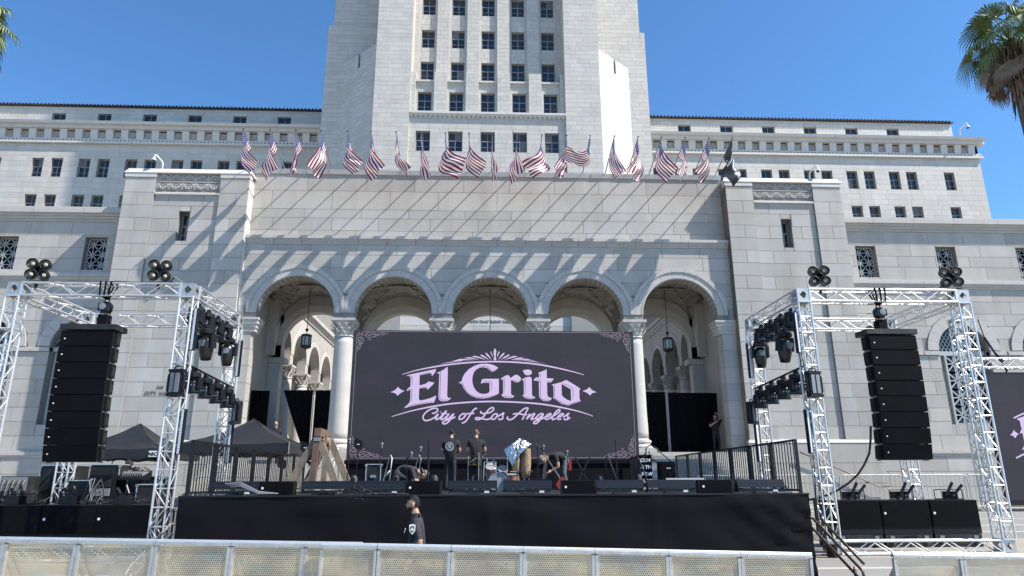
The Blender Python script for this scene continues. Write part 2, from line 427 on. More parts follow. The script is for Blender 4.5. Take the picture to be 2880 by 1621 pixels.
while x < 11.19:                                   # cornice in lengths, three fascias
    x1 = min(x+1.22+rnd.random()*.2, 11.2); cb = MB()
    if 11.2-x1 < .5: x1 = 11.2
    for z0, z1, pr in ((12.56, 12.64, .05), (12.64, 12.72, .09), (12.72, 12.8, .13), (12.8, 12.94, .2)):
        cb.box(x+.008, x1-.008, 30.0-pr, 30.27, z0, z1+.001)
    cb.build('cornice_block', 'granite_trim', AR); x = x1
x = -11.25
while x < 11.2:
    x1 = min(x+.9+rnd.random()*1.1, 11.25)
    if 11.25-x1 < .4: x1 = 11.25
    j = (rnd.random()-.5)*.03; k = (rnd.random()-.5)*.03
    MB().hexa([(x+.006, 30.2+j, 16.2), (x1-.006, 30.2+k, 16.2), (x1-.006, 31.1, 16.2), (x+.006, 31.1, 16.2)],
              [(x+.006, 30.15+j, 16.42+j*.6), (x1-.006, 30.15+k, 16.42+k*.6), (x1-.006, 31.1, 16.52), (x+.006, 31.1, 16.52)]).build('coping_stone', 'terracotta_trim', AR)
    x = x1
# groin vaults of herringbone tile
VY0, VY1 = 30.6, 34.3; VC, VH = (VY0+VY1)/2, (VY1-VY0)/2
def zx(u): return 9.15+math.sqrt(max(0, 2.1**2-u*u))
def zy(v): return 9.15+2.1/VH*math.sqrt(max(0, VH*VH-v*v))
def vault(cx):
    vb = MB(); N = 24
    rows = [[(cx-2.17+4.34*i/N, VY0+(VY1-VY0)*j/N, max(zx(-2.17+4.34*i/N), zy(-VH+2*VH*j/N))+.03) for i in range(N+1)] for j in range(N+1)]
    vb.strip(rows); o = vb.build('vault', 'vault_joint', AR)
    tb = MB(); L, Wd = .39, .13
    def emit(poly, kind):
        pts = []
        for s_, t_ in poly:
            if kind == 0:
                a = s_/2.1; u = 2.1*math.sin(a); v = t_
                if abs(a) > PI/2 or abs(v) > VH: return
                pts.append((cx+u, VC+v, 9.15+2.1*math.cos(a)-.004))
                if zy(v) > 9.15+2.1*math.cos(a)+.14: return
            else:
                a = s_/VH; v = VH*math.sin(a); u = t_
                if abs(a) > PI/2 or abs(u) > 2.15: return
                pts.append((cx+u, VC+v, 9.15+2.1*math.cos(a)-.004))
                if zx(u) > 9.15+2.1*math.cos(a)+.14: return
        tb.add(pts, [(0, 1, 2, 3)])
    c45 = math.sqrt(.5); R = 14
    for i in range(-R*2, R*2):
        for j in range(-R*2, R*2):
            # herringbone: pairs of bricks on a (W,W),(L,-L)-like lattice
            bx, by = i*Wd+j*L, i*Wd-j*L
            for (x0, y0, w_, h_) in ((bx, by, L, Wd), (bx+L, by+Wd-L, Wd, L)):
                g_ = .008; q = [(x0+g_, y0+g_), (x0+w_-g_, y0+g_), (x0+w_-g_, y0+h_-g_), (x0+g_, y0+h_-g_)]
                q = [((a-b)*c45, (a+b)*c45) for a, b in q]
                if abs(q[0][0]) > 3.4 or abs(q[0][1]) > 2.3: continue
                emit(q, 0); emit(q, 1)
    tb.build('vault_tiles', 'vault_tile', o, kind='stuff')
for cx in BAY: vault(cx)
# inner arcade towards the court, loggia ends
ib = MB()
for cx in BAY: ib.prism(arch_poly(cx, HW, 8.05, 8.68, 1.75, 12.2), 34.3, 34.9)
for sx in (-1, 1):
    a, b = sorted((sx*10.43, sx*11.2)); ib.box(a, b, 34.31, 34.89, 3.2, 8.05)
    ib.box(a, b, 34.3, 34.9, 8.05, 12.2)
    a, b = sorted((sx*11.0, sx*11.25)); ib.box(a, b, 30.62, 34.3, 3.2, 12.2)
ib.build('inner_wall', 'granite', AR)
for cx in BAY:
    rg = MB(); A = [PI*j/32 for j in range(33)]
    rg.strip([[(cx-r*math.cos(a), y, 8.68+r*math.sin(a)) for a in A] for r, y in ((1.75, 34.27), (2.1, 34.27), (2.12, 34.31))])
    rg.build('arch_moulding', 'granite_trim', AR)
for x in (-6.525, -2.175, 2.175, 6.525): column(AR, (x, 34.6), .40, 3.2, 3.8, 7.3, 8.05, .95)
for sx in (-1, 1):
    im = MB(); a, b = sorted((sx*10.2, sx*11.0)); im.box(a, b, 34.2, 34.95, 7.8, 8.06); im.build('impost', 'granite_trim', AR)
# ------------------------------------------------------------------ court behind the arcade
for sx in (-1, 1):
    nm = 'left' if sx < 0 else 'right'
    ct = thing('court_arcade', ('sunlit' if sx < 0 else 'shaded')+' courtyard side arcade seen through the '+nm+'most arch', 'arcade', (sx*10.6, 45, 3.2))
    P, ud, n = (sx*10.6, 0), (0, 1), (-sx, 0)
    wb = MB(); ys = [36.9+3.3*k for k in range(6)]
    for k in range(5): prism3(wb, P, ud, n, arch_poly(ys[k]+1.65, 1.65, 8.1, 8.68, 1.36, 11.1), 0, -.5)
    prism3(wb, P, ud, n, arch_poly(35.25, 1.65, 8.1, 8.68, 1.36, 11.1), 0, -.5)
    prism3(wb, P, ud, n, [(53.4, 3.2), (56, 3.2), (56, 11.1), (53.4, 11.1)], 0, -.5)
    wb.build('wall', 'granite', ct)
    ashlar(ct, (sx*10.62, 0), ud, n, 34.9, 55.9, 11.6, 14.0, .6, 2.0, 'granite', seed=9)
    slab(ct, (sx*10.6, 0), ud, n, 34.9, 56, 11.1, 14.0, [], .5, 'mortar')
    cb = MB()
    for z0, z1, pr in ((11.1, 11.25, .08), (11.25, 11.42, .16), (11.42, 11.62, .3)):
        q = [to3(P, ud, n, u, z, d) for z in (z0, z1) for u, d in ((34.9, pr), (56, pr), (56, -.2), (34.9, -.2))]; cb.hexa(q[:4], q[4:])
    cb.build('cornice', 'granite_trim', ct)
    for k, y in enumerate([*ys]):
        column(ct, (sx*10.85, y), .36, 3.2, 3.8, 7.36, 8.1, .85)
    for y0 in [33.6+1.65]+[y+1.65 for y in ys[:5]]:
        rg = MB(); A = [PI*j/28 for j in range(29)]
        rg.strip([[to3(P, ud, n, y0-r*math.cos(a), 8.68+r*math.sin(a), d) for a in A] for r, d in ((1.36, .03), (1.6, .03), (1.62, 0))])
        rg.build('arch_moulding', 'granite_trim', ct)
    b = MB(); a0, a1 = sorted((sx*14.2, sx*14.6)); b.box(a0, a1, 34.3, 56, 3.2, 11.1)
    a0, a1 = sorted((sx*11.1, sx*14.6)); b.box(a0, a1, 34.3, 56, 11.0, 11.4); b.box(a0, a1, 34.3, 56, 3.1, 3.19)
    b.build('gallery', 'granite', ct)
# ------------------------------------------------------------------ pylons flanking the arcade
LAB = {-1: 'tall stone pylon on the left, its face crossed by slanting flag shadows', 1: 'tall stone pylon right of the arches, evenly sunlit, brown stain on its edge'}
for sx in (-1, 1):
    py = thing('entrance_pylon', LAB[sx], 'pylon', (sx*14, 29.6, 1.1))
    YF = 29.6
    side = lambda a, b: tuple(sorted((sx*a, sx*b)))
    hole = (*side(13.76, 14.24), 12.56, 13.99)
    slab(py, (0, YF+.1), FR, NF, *side(11.2, 16.8), 1.1, 15.8, [hole], 1.2, 'mortar')
    bk = MB(); a, b = side(11.22, 16.78); bk.box(a, b, YF+1.35, 34.8, 1.1, 15.8); bk.build('core', 'granite', py)
    for i, (a, b) in enumerate(((11.2, 12.5), (15.43, 16.8))):
        slab(py, (0, YF+.0), FR, NF, *side(a, b), 1.1, 15.7, [], .12, 'mortar', 'pilaster')
        ashlar(py, (0, YF), FR, NF, *side(a, b), 3.7, 15.62, .62, 1.7, 'granite', seed=11+i+sx, name='block')
    ashlar(py, (0, YF+.1), FR, NF, *side(12.5, 15.43), 3.7, 14.86, .62, 1.75, 'granite', holes=[hole], seed=17+sx)
    # side faces
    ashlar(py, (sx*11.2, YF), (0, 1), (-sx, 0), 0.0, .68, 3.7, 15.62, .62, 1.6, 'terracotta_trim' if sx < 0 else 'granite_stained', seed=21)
    ashlar(py, (sx*16.8, YF), (0, 1), (sx, 0), 0.0, 1.38, 3.7, 15.62, .62, 1.6, 'granite', seed=22)
    # plinth
    slab(py, (0, YF-.12), FR, NF, *side(11.1, 16.95), 1.1, 3.6, [], 1.2, 'mortar', 'plinth')
    ashlar(py, (0, YF-.12), FR, NF, *side(11.1, 16.95), 1.1, 3.6, .83, 1.9, 'granite', seed=23)
    pb = MB(); a, b = side(11.08, 16.97); pb.hexa([(a, YF-.16, 3.6), (b, YF-.16, 3.6), (b, YF+.2, 3.6), (a, YF+.2, 3.6)], [(a+.1, YF, 3.75), (b-.1, YF, 3.75), (b-.1, YF+.2, 3.75), (a+.1, YF+.2, 3.75)]); pb.build('plinth_cap', 'granite_trim', py)
    # top mouldings and coping
    tm = MB()
    for (a, b) in ((11.16, 12.52), (15.41, 16.84)):
        a, b = side(a, b); tm.box(a, b, YF-.05, YF+.3, 15.62, 15.83)
    tm.build('capping', 'terracotta_trim', py)
    cp = MB(); a, b = side(11.1, 16.9); cp.hexa([(a, YF-.08, 15.83), (b, YF-.08, 15.83), (b, 34.9, 15.83), (a, 34.9, 15.83)], [(a+.12, YF+.1, 16.1), (b-.12, YF+.1, 16.1), (b-.12, 34.8, 16.1), (a+.12, 34.8, 16.1)]); cp.build('coping', 'terracotta_trim', py)
    lg = MB(); a, b = side(12.52, 15.41); lg.hexa([(a, YF-.02, 14.78), (b, YF-.02, 14.78), (b, YF+.2, 14.78), (a, YF+.2, 14.78)], [(a, YF-.02, 14.86), (b, YF-.02, 14.86), (b, YF+.2, 14.98), (a, YF+.2, 14.98)]); lg.build('ledge', 'terracotta_trim', py)
    # carved frieze: two rows of nested arches
    fr = MB(); a, b = side(12.52, 15.41); fr.box(a, b, YF+.12, YF+.3, 15.0, 15.83); fb = fr.build('frieze_ground', 'granite', py)
    N = 5; cw = (b-a)/N
    for i in range(N):
        cx = a+cw*(i+.5); o = MB()
        for (zc, up) in ((15.49, 1), (15.36, -1)):
            for r_, tr in ((.25, .035), (.17, .03), (.08, .03)):
                pts = [(cx-r_, YF+.1, zc)]+[(cx-r_*math.cos(PI*k/8), YF+.08, zc+up*r_*math.sin(PI*k/8)*1.05) for k in range(9)]+[(cx+r_, YF+.1, zc)]
                o.tube(pts, tr, 5)
            for k in range(-1, 2, 2):
                o.tube([(cx+k*.27, YF+.09, zc), (cx+k*.29, YF+.07, zc+up*.12), (cx+k*.24, YF+.09, zc+up*.3)], .03, 5)
            for k in range(5):
                an = PI*(k+.5)/5; o.ball((cx-.21*math.cos(an), YF+.06, zc+up*.21*math.sin(an)), .035, 6)
        o.build('carving', 'granite_trim', py)
    mb = MB().box(a, b, YF+.04, YF+.14, 15.405, 15.445); mb.build('frieze_bead', 'granite_trim', py)
    wo = window(py, (0, YF+.1), FR, NF, sx*14.0, 12.56, 13.99, .48, .45, 'four')
    text_obj('inscription', 'CITY HALL', .2, (sx*14.0-.03, YF+.078, 5.64), 'inscription', py, depth=.012, spacing=1.25, bold=.004)
    if sx < 0: text_obj('inscription', '300', .16, (-14.0, YF+.078, 5.9), 'inscription', py, depth=.012, spacing=1.2, bold=.003)
# ------------------------------------------------------------------ lower wings with lattice windows and arched windows
def lattice(mb, x0, x1, z0, z1, nx, nz, y, t=.035, inside=None):
    dx, dz = (x1-x0)/nx, (z1-z0)/nz
    def seg(a, b, w=t):
        if inside and not (inside(a) and inside(b)): return
        mb.bar((a[0], y, a[1]), (b[0], y, b[1]), w, w, (0, 1, 0))
    for i in range(nx):
        for j in range(nz):
            a, b, c, d = x0+i*dx, x0+(i+1)*dx, z0+j*dz, z0+(j+1)*dz; mx, mz = (a+b)/2, (c+d)/2
            for q in (((a, c), (mx, mz)), ((mx, mz), (b, d)), ((a, d), (mx, mz)), ((mx, mz), (b, c)), ((a, mz), (mx, mz)), ((mx, mz), (b, mz)), ((mx, c), (mx, mz)), ((mx, mz), (mx, d)),
                      ((a, c), (b, c)), ((a, d), (b, d)), ((a, c), (a, d)), ((b, c), (b, d))): seg(*q)
for sx in (-1, 1):
    nm = 'left' if sx < 0 else 'right'
    wg = thing('building_wing', ('low granite wing left of the pylons with square lattice windows, partly shaded' if sx < 0 else 'low sunlit granite wing behind the right truss with arched lattice window'), 'building', (sx*25, 31, 1.1))
    side = lambda a, b: tuple(sorted((sx*a, sx*b)))
    XS = [18.45, 22.5, 26.6, 30.7]; YW = 31.0
    gh = [(*side(x-.5, x+.5), 11.55, 13.15) for x in XS]
    slab(wg, (0, YW), FR, NF, *side(16.8, 36), 11.3, 14.0, gh, .6, 'mortar')
    ashlar(wg, (0, YW), FR, NF, *side(16.85, 36), 11.4, 13.9, [.68, .55, .6, .67], 2.0, 'granite', holes=gh, seed=31+sx)
    for h in gh:
        o = MB(); o.box(h[0], h[1], YW+.5, YW+.52, h[2], h[3]); o = o.build('window', 'glass', wg)
        l = MB(); lattice(l, h[0]+.04, h[1]-.04, h[2]+.04, h[3]-.04, 2, 3, YW+.25); l.build('lattice', 'grille_iron', o)
    # arched lower storey
    wb = MB()
    for x in XS: wb.prism(arch_poly(sx*x, 2.04, 7.9, 7.95, 1.22, 11.0), YW, YW+.6)
    wb.box(*side(16.8, 16.44), YW, YW+.6, 7.9, 11.0)
    us = [16.44]+[v for x in XS for v in (x-1.22, x+1.22)]+[36]
    for a, b in zip(us[::2], us[1::2]): wb.box(*side(a, b), YW+.001, YW+.6, 1.1, 7.9)
    wb.box(*side(XS[-1]+2.04, 36), YW, YW+.6, 7.9, 11.0)
    for x in XS: wb.box(*side(x-1.22, x+1.22), YW+.001, YW+.6, 1.1, 4.5)
    wb.build('arched_wall', 'mortar', wg)
    ashlar(wg, (0, YW), FR, NF, *side(16.85, 36), 7.9, 10.95, .61, 1.9, 'granite', discs=[(sx*x, 7.95, 1.78) for x in XS], seed=33+sx, cap=120)
    ashlar(wg, (0, YW), FR, NF, *side(16.85, 36), 3.4, 7.7, .615, 1.9, 'granite', holes=[(*side(x-1.22, x+1.22), 4.5, 7.9) for x in XS], seed=34+sx, cap=160)
    ashlar(wg, (0, YW-.1), FR, NF, *side(16.97, 36), 1.1, 3.08, .66, 2.1, 'granite', seed=35+sx, cap=80)
    for x in XS:
        cx = sx*x
        for k in range(11):
            A = [PI*k/11+.003+(PI/11-.006)*j/3 for j in range(4)]
            poly = [(cx-1.76*math.cos(a), 7.95+1.76*math.sin(a)) for a in A][::-1]+[(cx-1.24*math.cos(a), 7.95+1.24*math.sin(a)) for a in A]
            MB().prism(poly[::-1], YW-.06, YW+.3).build('voussoir', 'granite_trim', wg)
        for q in (-1, 1):
            a, b = sorted((cx+q*1.22, cx+q*2.0)); MB().box(a, b, YW-.1, YW+.2, 7.72, 7.9).build('impost', 'granite_trim', wg)
        o = MB(); o.prism([(cx-1.22, 4.5), (cx+1.22, 4.5)]+[(cx+1.22*math.cos(PI*k/20), 7.95+1.22*math.sin(PI*k/20)) for k in range(21)], YW+.48, YW+.5)
        o = o.build('window', 'glass', wg)
        l = MB(); lattice(l, cx-.8, cx+.8, 4.55, 7.75, 2, 4, YW+.3, .05)
        l.box(cx-1.22, cx+1.22, YW+.24, YW+.34, 7.75, 7.95); l.box(cx-.86, cx-.78, YW+.22, YW+.36, 4.5, 7.75); l.box(cx+.78, cx+.86, YW+.22, YW+.36, 4.5, 7.75)
        l.box(cx-1.2, cx-.86, YW+.4, YW+.42, 4.5, 7.75); l.box(cx+.86, cx+1.2, YW+.4, YW+.42, 4.5, 7.75)
        for i in range(-6, 7):
            for j in range(8):
                px, pz = cx+i*.19+(.095 if j % 2 else 0), 7.98+j*.15
                if math.hypot(px-cx, pz+.16-7.95) > 1.14 or math.hypot(px-cx+.0, pz-7.95) > 1.14: continue
                pts = [(px-.085*math.cos(PI*k/6), YW+.3, pz+.15*math.sin(PI*k/6)) for k in range(7)]
                l.tube(pts, .018, 4, False)
        l.build('lattice', 'grille_iron', o)
    bt = [((13.9, 14.02, .06), (14.02, 14.14, .16), (14.14, 14.26, .24), (14.26, 14.5, .34), (14.5, 14.56, .3)), ((10.95, 11.05, .05), (11.05, 11.18, .12), (11.18, 11.3, .2), (11.3, 11.4, .12)), ((3.08, 3.2, .12), (3.2, 3.34, .2), (3.34, 3.4, .1))]
    for q in bt:
        u = 16.85
        while u < 36:
            u1 = min(u+1.9+rnd.random()*.4, 36); c_ = MB()
            for z0, z1, pr in q:
                a, b = side(u+.006, u1-.006); c_.box(a, b, YW-pr, YW+.3, z0, z1+.001)
            c_.build('cornice_block', 'granite_trim', wg); u = u1
    r_ = MB(); a, b = side(11.3, 42); r_.box(a, b, YW+.3, 69.8, 13.6, 14.3); r_.box(*side(16.9, 36), YW+.6, YW+4, 1.1, 13.6); r_.build('roof', 'granite', wg)
# ------------------------------------------------------------------ tower
TW = thing('tower', 'white terracotta tower rising behind the flags with five columns of windows', 'tower', (0, 58, 3.2))
TM, TT, TB = 'terracotta', 'terracotta_trim', 'mortar_pale'
XB = [-5.9, -2.95, 0, 2.95, 5.9]; ZT = 56
for sx in (-1, 1):
    a, b = sorted((sx*7.2, sx*10.5))
    slab(TW, (0, 56), FR, NF, a, b, 3.2, ZT, [], 4.3, TB, 'pier')
    ashlar(TW, (0, 56), FR, NF, a, b, 27, ZT, .47, 1.2, TM, seed=41+sx, cap=110)
    ashlar(TW, (sx*7.2, 56), (0, 1), (-sx, 0), 0, 2.6, 27, ZT, .47, 1.2, TM, seed=43+sx, cap=0)
    ashlar(TW, (sx*10.5, 56), (0, 1), (sx, 0), 0, 4.3, 27, ZT, .47, 1.2, TM, seed=45+sx, cap=0)
    # angled buttress
    ps = (10.5, 57.0); pe = (14.3, 60.3)
    Ln = math.hypot(pe[0]-ps[0], pe[1]-ps[1]); d = ((pe[0]-ps[0])/Ln, (pe[1]-ps[1])/Ln)
    n = (sx*d[1], -d[0])
    P, ud = ((sx*ps[0], ps[1]), (d[0], d[1])) if sx > 0 else ((-pe[0], pe[1]), (d[0], -d[1]))
    hl = [(Ln*.52, Ln*.58, 41.0, 42.9)] if sx > 0 else [(Ln*.42, Ln*.48, 41.0, 42.9)]
    slab(TW, P, ud, n, 0, Ln, 3.2, 42.6, hl, .5, TB, 'buttress')
    ashlar(TW, P, ud, n, 0, Ln, 27, 42.6, .47, 1.2, TM, holes=hl, seed=47+sx, cap=70)
    bb = MB(); bb.add([(sx*10.4, 57.3, 3), (sx*14.0, 60.5, 3), (sx*10.4, 60.5, 3), (sx*10.4, 57.3, 42.5), (sx*14.0, 60.5, 42.5), (sx*10.4, 60.5, 42.5)], [(0, 1, 4, 3), (3, 4, 5), (1, 2, 5, 4), (2, 0, 3, 5)]); bb.build('buttress_core', TM, TW)
    # tower body
    a, b = sorted((sx*10.45, sx*16.2))
    slab(TW, (0, 60.3), FR, NF, a, b, 3.2, 46.9, [], 8, TB, 'body')
    ashlar(TW, (0, 60.3), FR, NF, a, b, 27, 46.9, .47, 1.2, TM, seed=51+sx, cap=60)
    ashlar(TW, (sx*16.2, 60.3), (0, 1), (sx, 0), 0, 8, 27, 46.9, .47, 1.2, TM, seed=51+sx, cap=0)
    a, b = sorted((sx*10.45, sx*15.75))
    slab(TW, (0, 60.5), FR, NF, a, b, 46.9, ZT, [], 8, TB, 'upper_body')
    ashlar(TW, (0, 60.5), FR, NF, a, b, 46.9, ZT, .47, 1.2, TM, seed=53+sx, cap=20)
    ashlar(TW, (sx*15.75, 60.5), (0, 1), (sx, 0), 0, 8, 46.9, ZT, .47, 1.2, TM, seed=51+sx, cap=0)
# centre: lower storey
w0 = [(x-.65, x+.65, 30.9, 32.9) for x in XB]+[(x-.65, x+.65, 26.5, 28.4) for x in XB]
slab(TW, (0, 56.3), FR, NF, -7.2, 7.2, 3.2, 34.3, w0, 1.0, TB)
ashlar(TW, (0, 56.3), FR, NF, -7.2, 7.2, 26, 34.3, .48, 1.3, TM, holes=w0, seed=55, cap=90)
for h in w0: window(TW, (0, 56.3), FR, NF, (h[0]+h[1])/2, h[2], h[3], 1.3, .3, blind=h[2] > 30)
lg = MB().box(-7.25, 7.25, 55.98, 57.0, 34.6, 34.8); lg.box(-7.2, 7.2, 56.1, 57.0, 34.45, 34.6); lg.build('ledge', TT, TW)
dm = MB().box(-.11, .11, 0, .25, 0, .2).mesh('dentil', M[TT])
for i in range(33): inst('dentil', dm, TW, (-7.0+14.0*i/32, 56.12, 34.27))
slab(TW, (0, 56.3), FR, NF, -7.2, 7.2, 34.3, 34.5, [], .9, TT, 'band')
def bays(z0, z1, yp, yb, rows, seed, bot=None):
    eds = [-7.2]+[v for x in XB for v in (x-.875, x+.875)]+[7.2]
    for a, b in zip(eds[::2], eds[1::2]):
        zp = bot or z1; slab(TW, (0, yp), FR, NF, a, b, z0, zp, [], yb-yp+.4+(1.2 if bot else 0), TB, 'pilaster')
        ashlar(TW, (0, yp), FR, NF, a, b, z0, zp, .47, .8, TM, seed=seed+int(a*3), cap=16)
        if a > -7: ashlar(TW, (a, yp), (0, -1), (-1, 0), -(yb-yp), 0, z0, z1, .94, 1, TM, seed=seed, cap=0)
        if b < 7: ashlar(TW, (b, yp), (0, 1), (1, 0), 0, yb-yp, z0, z1, .94, 1, TM, seed=seed, cap=0)
    for i, x in enumerate(XB):
        hs = [(x-.65, x+.65, r0, r1) for r0, r1 in rows]
        slab(TW, (0, yb), FR, NF, x-.875, x+.875, z0, z1, hs, .6, TB, 'bay')
        ashlar(TW, (0, yb), FR, NF, x-.875, x+.875, z0, z1, .62, .6, TM, holes=hs, seed=seed+i, cap=10, jit=.05)
        for h in hs: window(TW, (0, yb), FR, NF, x, h[2], h[3], 1.3, .25, blind=(i*7+int(h[2])) % 3 != 0 and h[2] > 40)
bays(34.8, 38.3, 56.35, 56.75, [(35.2, 37.2)], 61, 39.1)
bays(38.3, ZT, 58.0, 58.3, [(39.5, 41.5), (43.1, 45.1), (46.9, 48.9), (50.6, 52.6)], 71)
cp = MB()
eds = [-7.2]+[v for x in XB for v in (x-.875, x+.875)]+[7.2]
for a, b in zip(eds[::2], eds[1::2]):
    MB().hexa([(a, 56.33, 39.1), (b, 56.33, 39.1), (b, 58.05, 39.1), (a, 58.05, 39.1)], [(a, 56.45, 39.2), (b, 56.45, 39.2), (b, 58.05, 39.45), (a, 58.05, 39.45)]).build('pilaster_cap', TT, TW)
for x in XB: MB().box(x-.9, x+.9, 56.5, 58.4, 38.22, 38.38).build('sill', TT, TW)
slab(TW, (0, 58.9), FR, NF, -7.2, 7.2, 34, ZT, [], .3, 'dark_void', 'back_wall')
text_obj('inscription', 'LET US HAVE FAITH THAT RIGHT MAKES MIGHT', .29, (-.05, 56.255, 15.0), 'inscription', TW, depth=.02, spacing=1.12)
ashlar(TW, (0, 56.3), FR, NF, -10.5, 10.5, 3.2, 26.0, .62, 2.0, TM, holes=[(-8.4, 8.4, 14.7, 15.5)], seed=57, cap=40)
MB().box(-8.38, 8.38, 56.28, 56.32, 14.72, 15.48).build('inscription_band', TT, TW)
up = MB().box(-10.5, 10.5, 56.02, 80, ZT, 112).box(-9, 9, 58, 78, 112, 128).add([(-9, 58, 128), (9, 58, 128), (9, 78, 128), (-9, 78, 128), (0, 68, 138)], [(0, 1, 4), (1, 2, 4), (2, 3, 4), (3, 0, 4)]).build('upper_shaft', TM, TW)

# ------------------------------------------------------------------ upper wings
for sx in (-1, 1):
    side = lambda a, b: tuple(sorted((sx*a, sx*b)))
    uw = thing('office_block', 'pale office block left of the tower with paired windows, mostly in shade' if sx < 0 else 'sunlit pale office block right of the tower with paired windows', 'building', (sx*36, 70, 1.1))
    YW = 70.0; XC = [47.9-4.98*i for i in range(7)]
    rows = ((34.1, 36.3), (29.8, 32.0))
    hs = [(*side(x+o-.62, x+o+.62), r0, r1) for x in XC for o in (-1.02, 1.02) if x+o-.7 > 16.4 for r0, r1 in rows]
    hs += [(*side(52.8, 54.0), r0, r1) for r0, r1 in rows]
    slab(uw, (0, YW), FR, NF, *side(16.2, 57.4), 12, 40.2, hs, .9, TB)
    ashlar(uw, (0, YW), FR, NF, *side(16.2, 57.4), 26, 38.0, .62, 1.5, TM, holes=hs, seed=81+sx, cap=300)
    ashlar(uw, (sx*57.4, YW), (0, 1), (sx, 0), 0, 8, 26, 38.0, .62, 1.5, TM, seed=83+sx, cap=0)
    for i, h in enumerate(hs): window(uw, (0, YW), FR, NF, (h[0]+h[1])/2, h[2], h[3], 1.24, .35, blind=(i*5) % 4 != 0)
    bk = MB(); bk.box(*side(16.2, 57.3), YW+.9, 95, 12, 40.2); bk.build('core', TM, uw)
    MB().box(*side(16.2, 57.75), YW-.35, YW+.2, 38.05, 38.3).build('frieze_ledge', TT, uw)
    dn = MB()
    dm = MB().box(-.12, .12, -.12, .1, 0, .2).mesh('dentil', M[TT])
    for i in range(99): inst('dentil', dm, uw, (sx*(16.6+.4125*i), YW-.14, 38.3))
    MB().box(*side(16.2, 57.6), YW-.22, YW+.2, 38.5, 38.66).build('frieze_band', TT, uw)
    brm = MB().hexa([(-.39, -.2, 0), (.39, -.2, 0), (.39, .1, 0), (-.39, .1, 0)], [(-.39, -.4, 1.0), (.39, -.4, 1.0), (.39, .1, 1.0), (-.39, .1, 1.0)]).mesh('bracket', M[TT])
    rm = []
    for kind in (0, 1):
        o = MB(); o.box(-.42, .42, -.03, .06, -.42, .42)
        if kind: 
            for k in range(8):
                a = PI*k/4; o.bar((.1*math.cos(a), -.06, .1*math.sin(a)), (.3*math.cos(a), -.06, .3*math.sin(a)), .1, .06, (0, 1, 0))
            o.lathe([(.36, 0), (.36, .05), (.3, .05), (.3, 0)], (0, -.03, 0), 16, 'y', False)
        else:
            for a_, b_ in ((-.3, .3),):
                for p, q in (((a_, a_), (b_, a_)), ((b_, a_), (b_, b_)), ((b_, b_), (a_, b_)), ((a_, b_), (a_, a_)), ((-.3, 0), (0, .3)), ((0, .3), (.3, 0)), ((.3, 0), (0, -.3)), ((0, -.3), (-.3, 0))):
                    o.bar((p[0], -.06, p[1]), (q[0], -.06, q[1]), .07, .06, (0, 1, 0))
            o.ball((0, -.05, 0), .1, 8)
        rm.append(o.mesh('rosette', M['granite']))
    for i in range(26):
        x = 16.9+1.65*i
        if x > 57: break
        inst('bracket', brm, uw, (sx*x, YW, 38.68)); 
        if x+.82 < 57.2: inst('rosette', rm[i % 2], uw, (sx*(x+.82), YW, 39.15))
    slab(uw, (0, YW), FR, NF, *side(16.2, 57.4), 38.66, 39.75, [], .3, 'granite', 'frieze')
    u = 16.2
    while u < 57.9:
        u1 = min(u+2.4, 57.95); c_ = MB(); a, b = side(u+.008, u1-.008)
        c_.box(a, b, YW-.6, YW+.4, 39.7, 40.1); c_.hexa([(a, YW-.95, 40.1), (b, YW-.95, 40.1), (b, YW+1.9, 40.1), (a, YW+1.9, 40.1)], [(a, YW-1.05, 40.4), (b, YW-1.05, 40.4), (b, YW+2.2, 41.05), (a, YW+2.2, 41.05)])
        c_.build('cornice_block', TT, uw); u = u1
    # attic
    ah = [(*side(x*1.022-.75, x*1.022+.75), 42.0, 42.95) for x in XC[:6]]
    slab(uw, (0, 72), FR, NF, *side(16.0, 56.4), 40.3, 43.75, ah, .8, TB, 'attic_wall')
    ashlar(uw, (0, 72), FR, NF, *side(16.0, 56.4), 40.9, 43.75, .5, 1.6, TM, holes=ah, seed=85+sx, cap=40)
    for h in ah: window(uw, (0, 72), FR, NF, (h[0]+h[1])/2, h[2], h[3], 1.5, .3, 'attic')
    bk = MB(); bk.box(*side(16.0, 56.3), 72.8, 94, 40.3, 43.6); bk.build('attic_core', TM, uw)
    rf = MB(); a, b = side(15.9, 56.6); rf.add([(a, 71.7, 43.75), (b, 71.7, 43.75), (b, 84, 46.7), (a, 84, 46.7), (a, 71.7, 43.87), (b, 71.7, 43.87), (b, 84, 46.82), (a, 84, 46.82)], [(0, 1, 5, 4), (4, 5, 6, 7), (1, 0, 3, 2), (0, 4, 7, 3), (1, 2, 6, 5)])
    ro = rf.build('roof', 'roof_tile', uw)
    tl = MB(); nT = int((b-a)/.42)
    for i in range(nT):
        x = a+.42*(i+.5); tl.tube([(x, 71.6, 43.86), (x, 74, 44.43)], .12, 6)
    tl.build('roof_tiles', 'roof_tile', ro, kind='stuff')
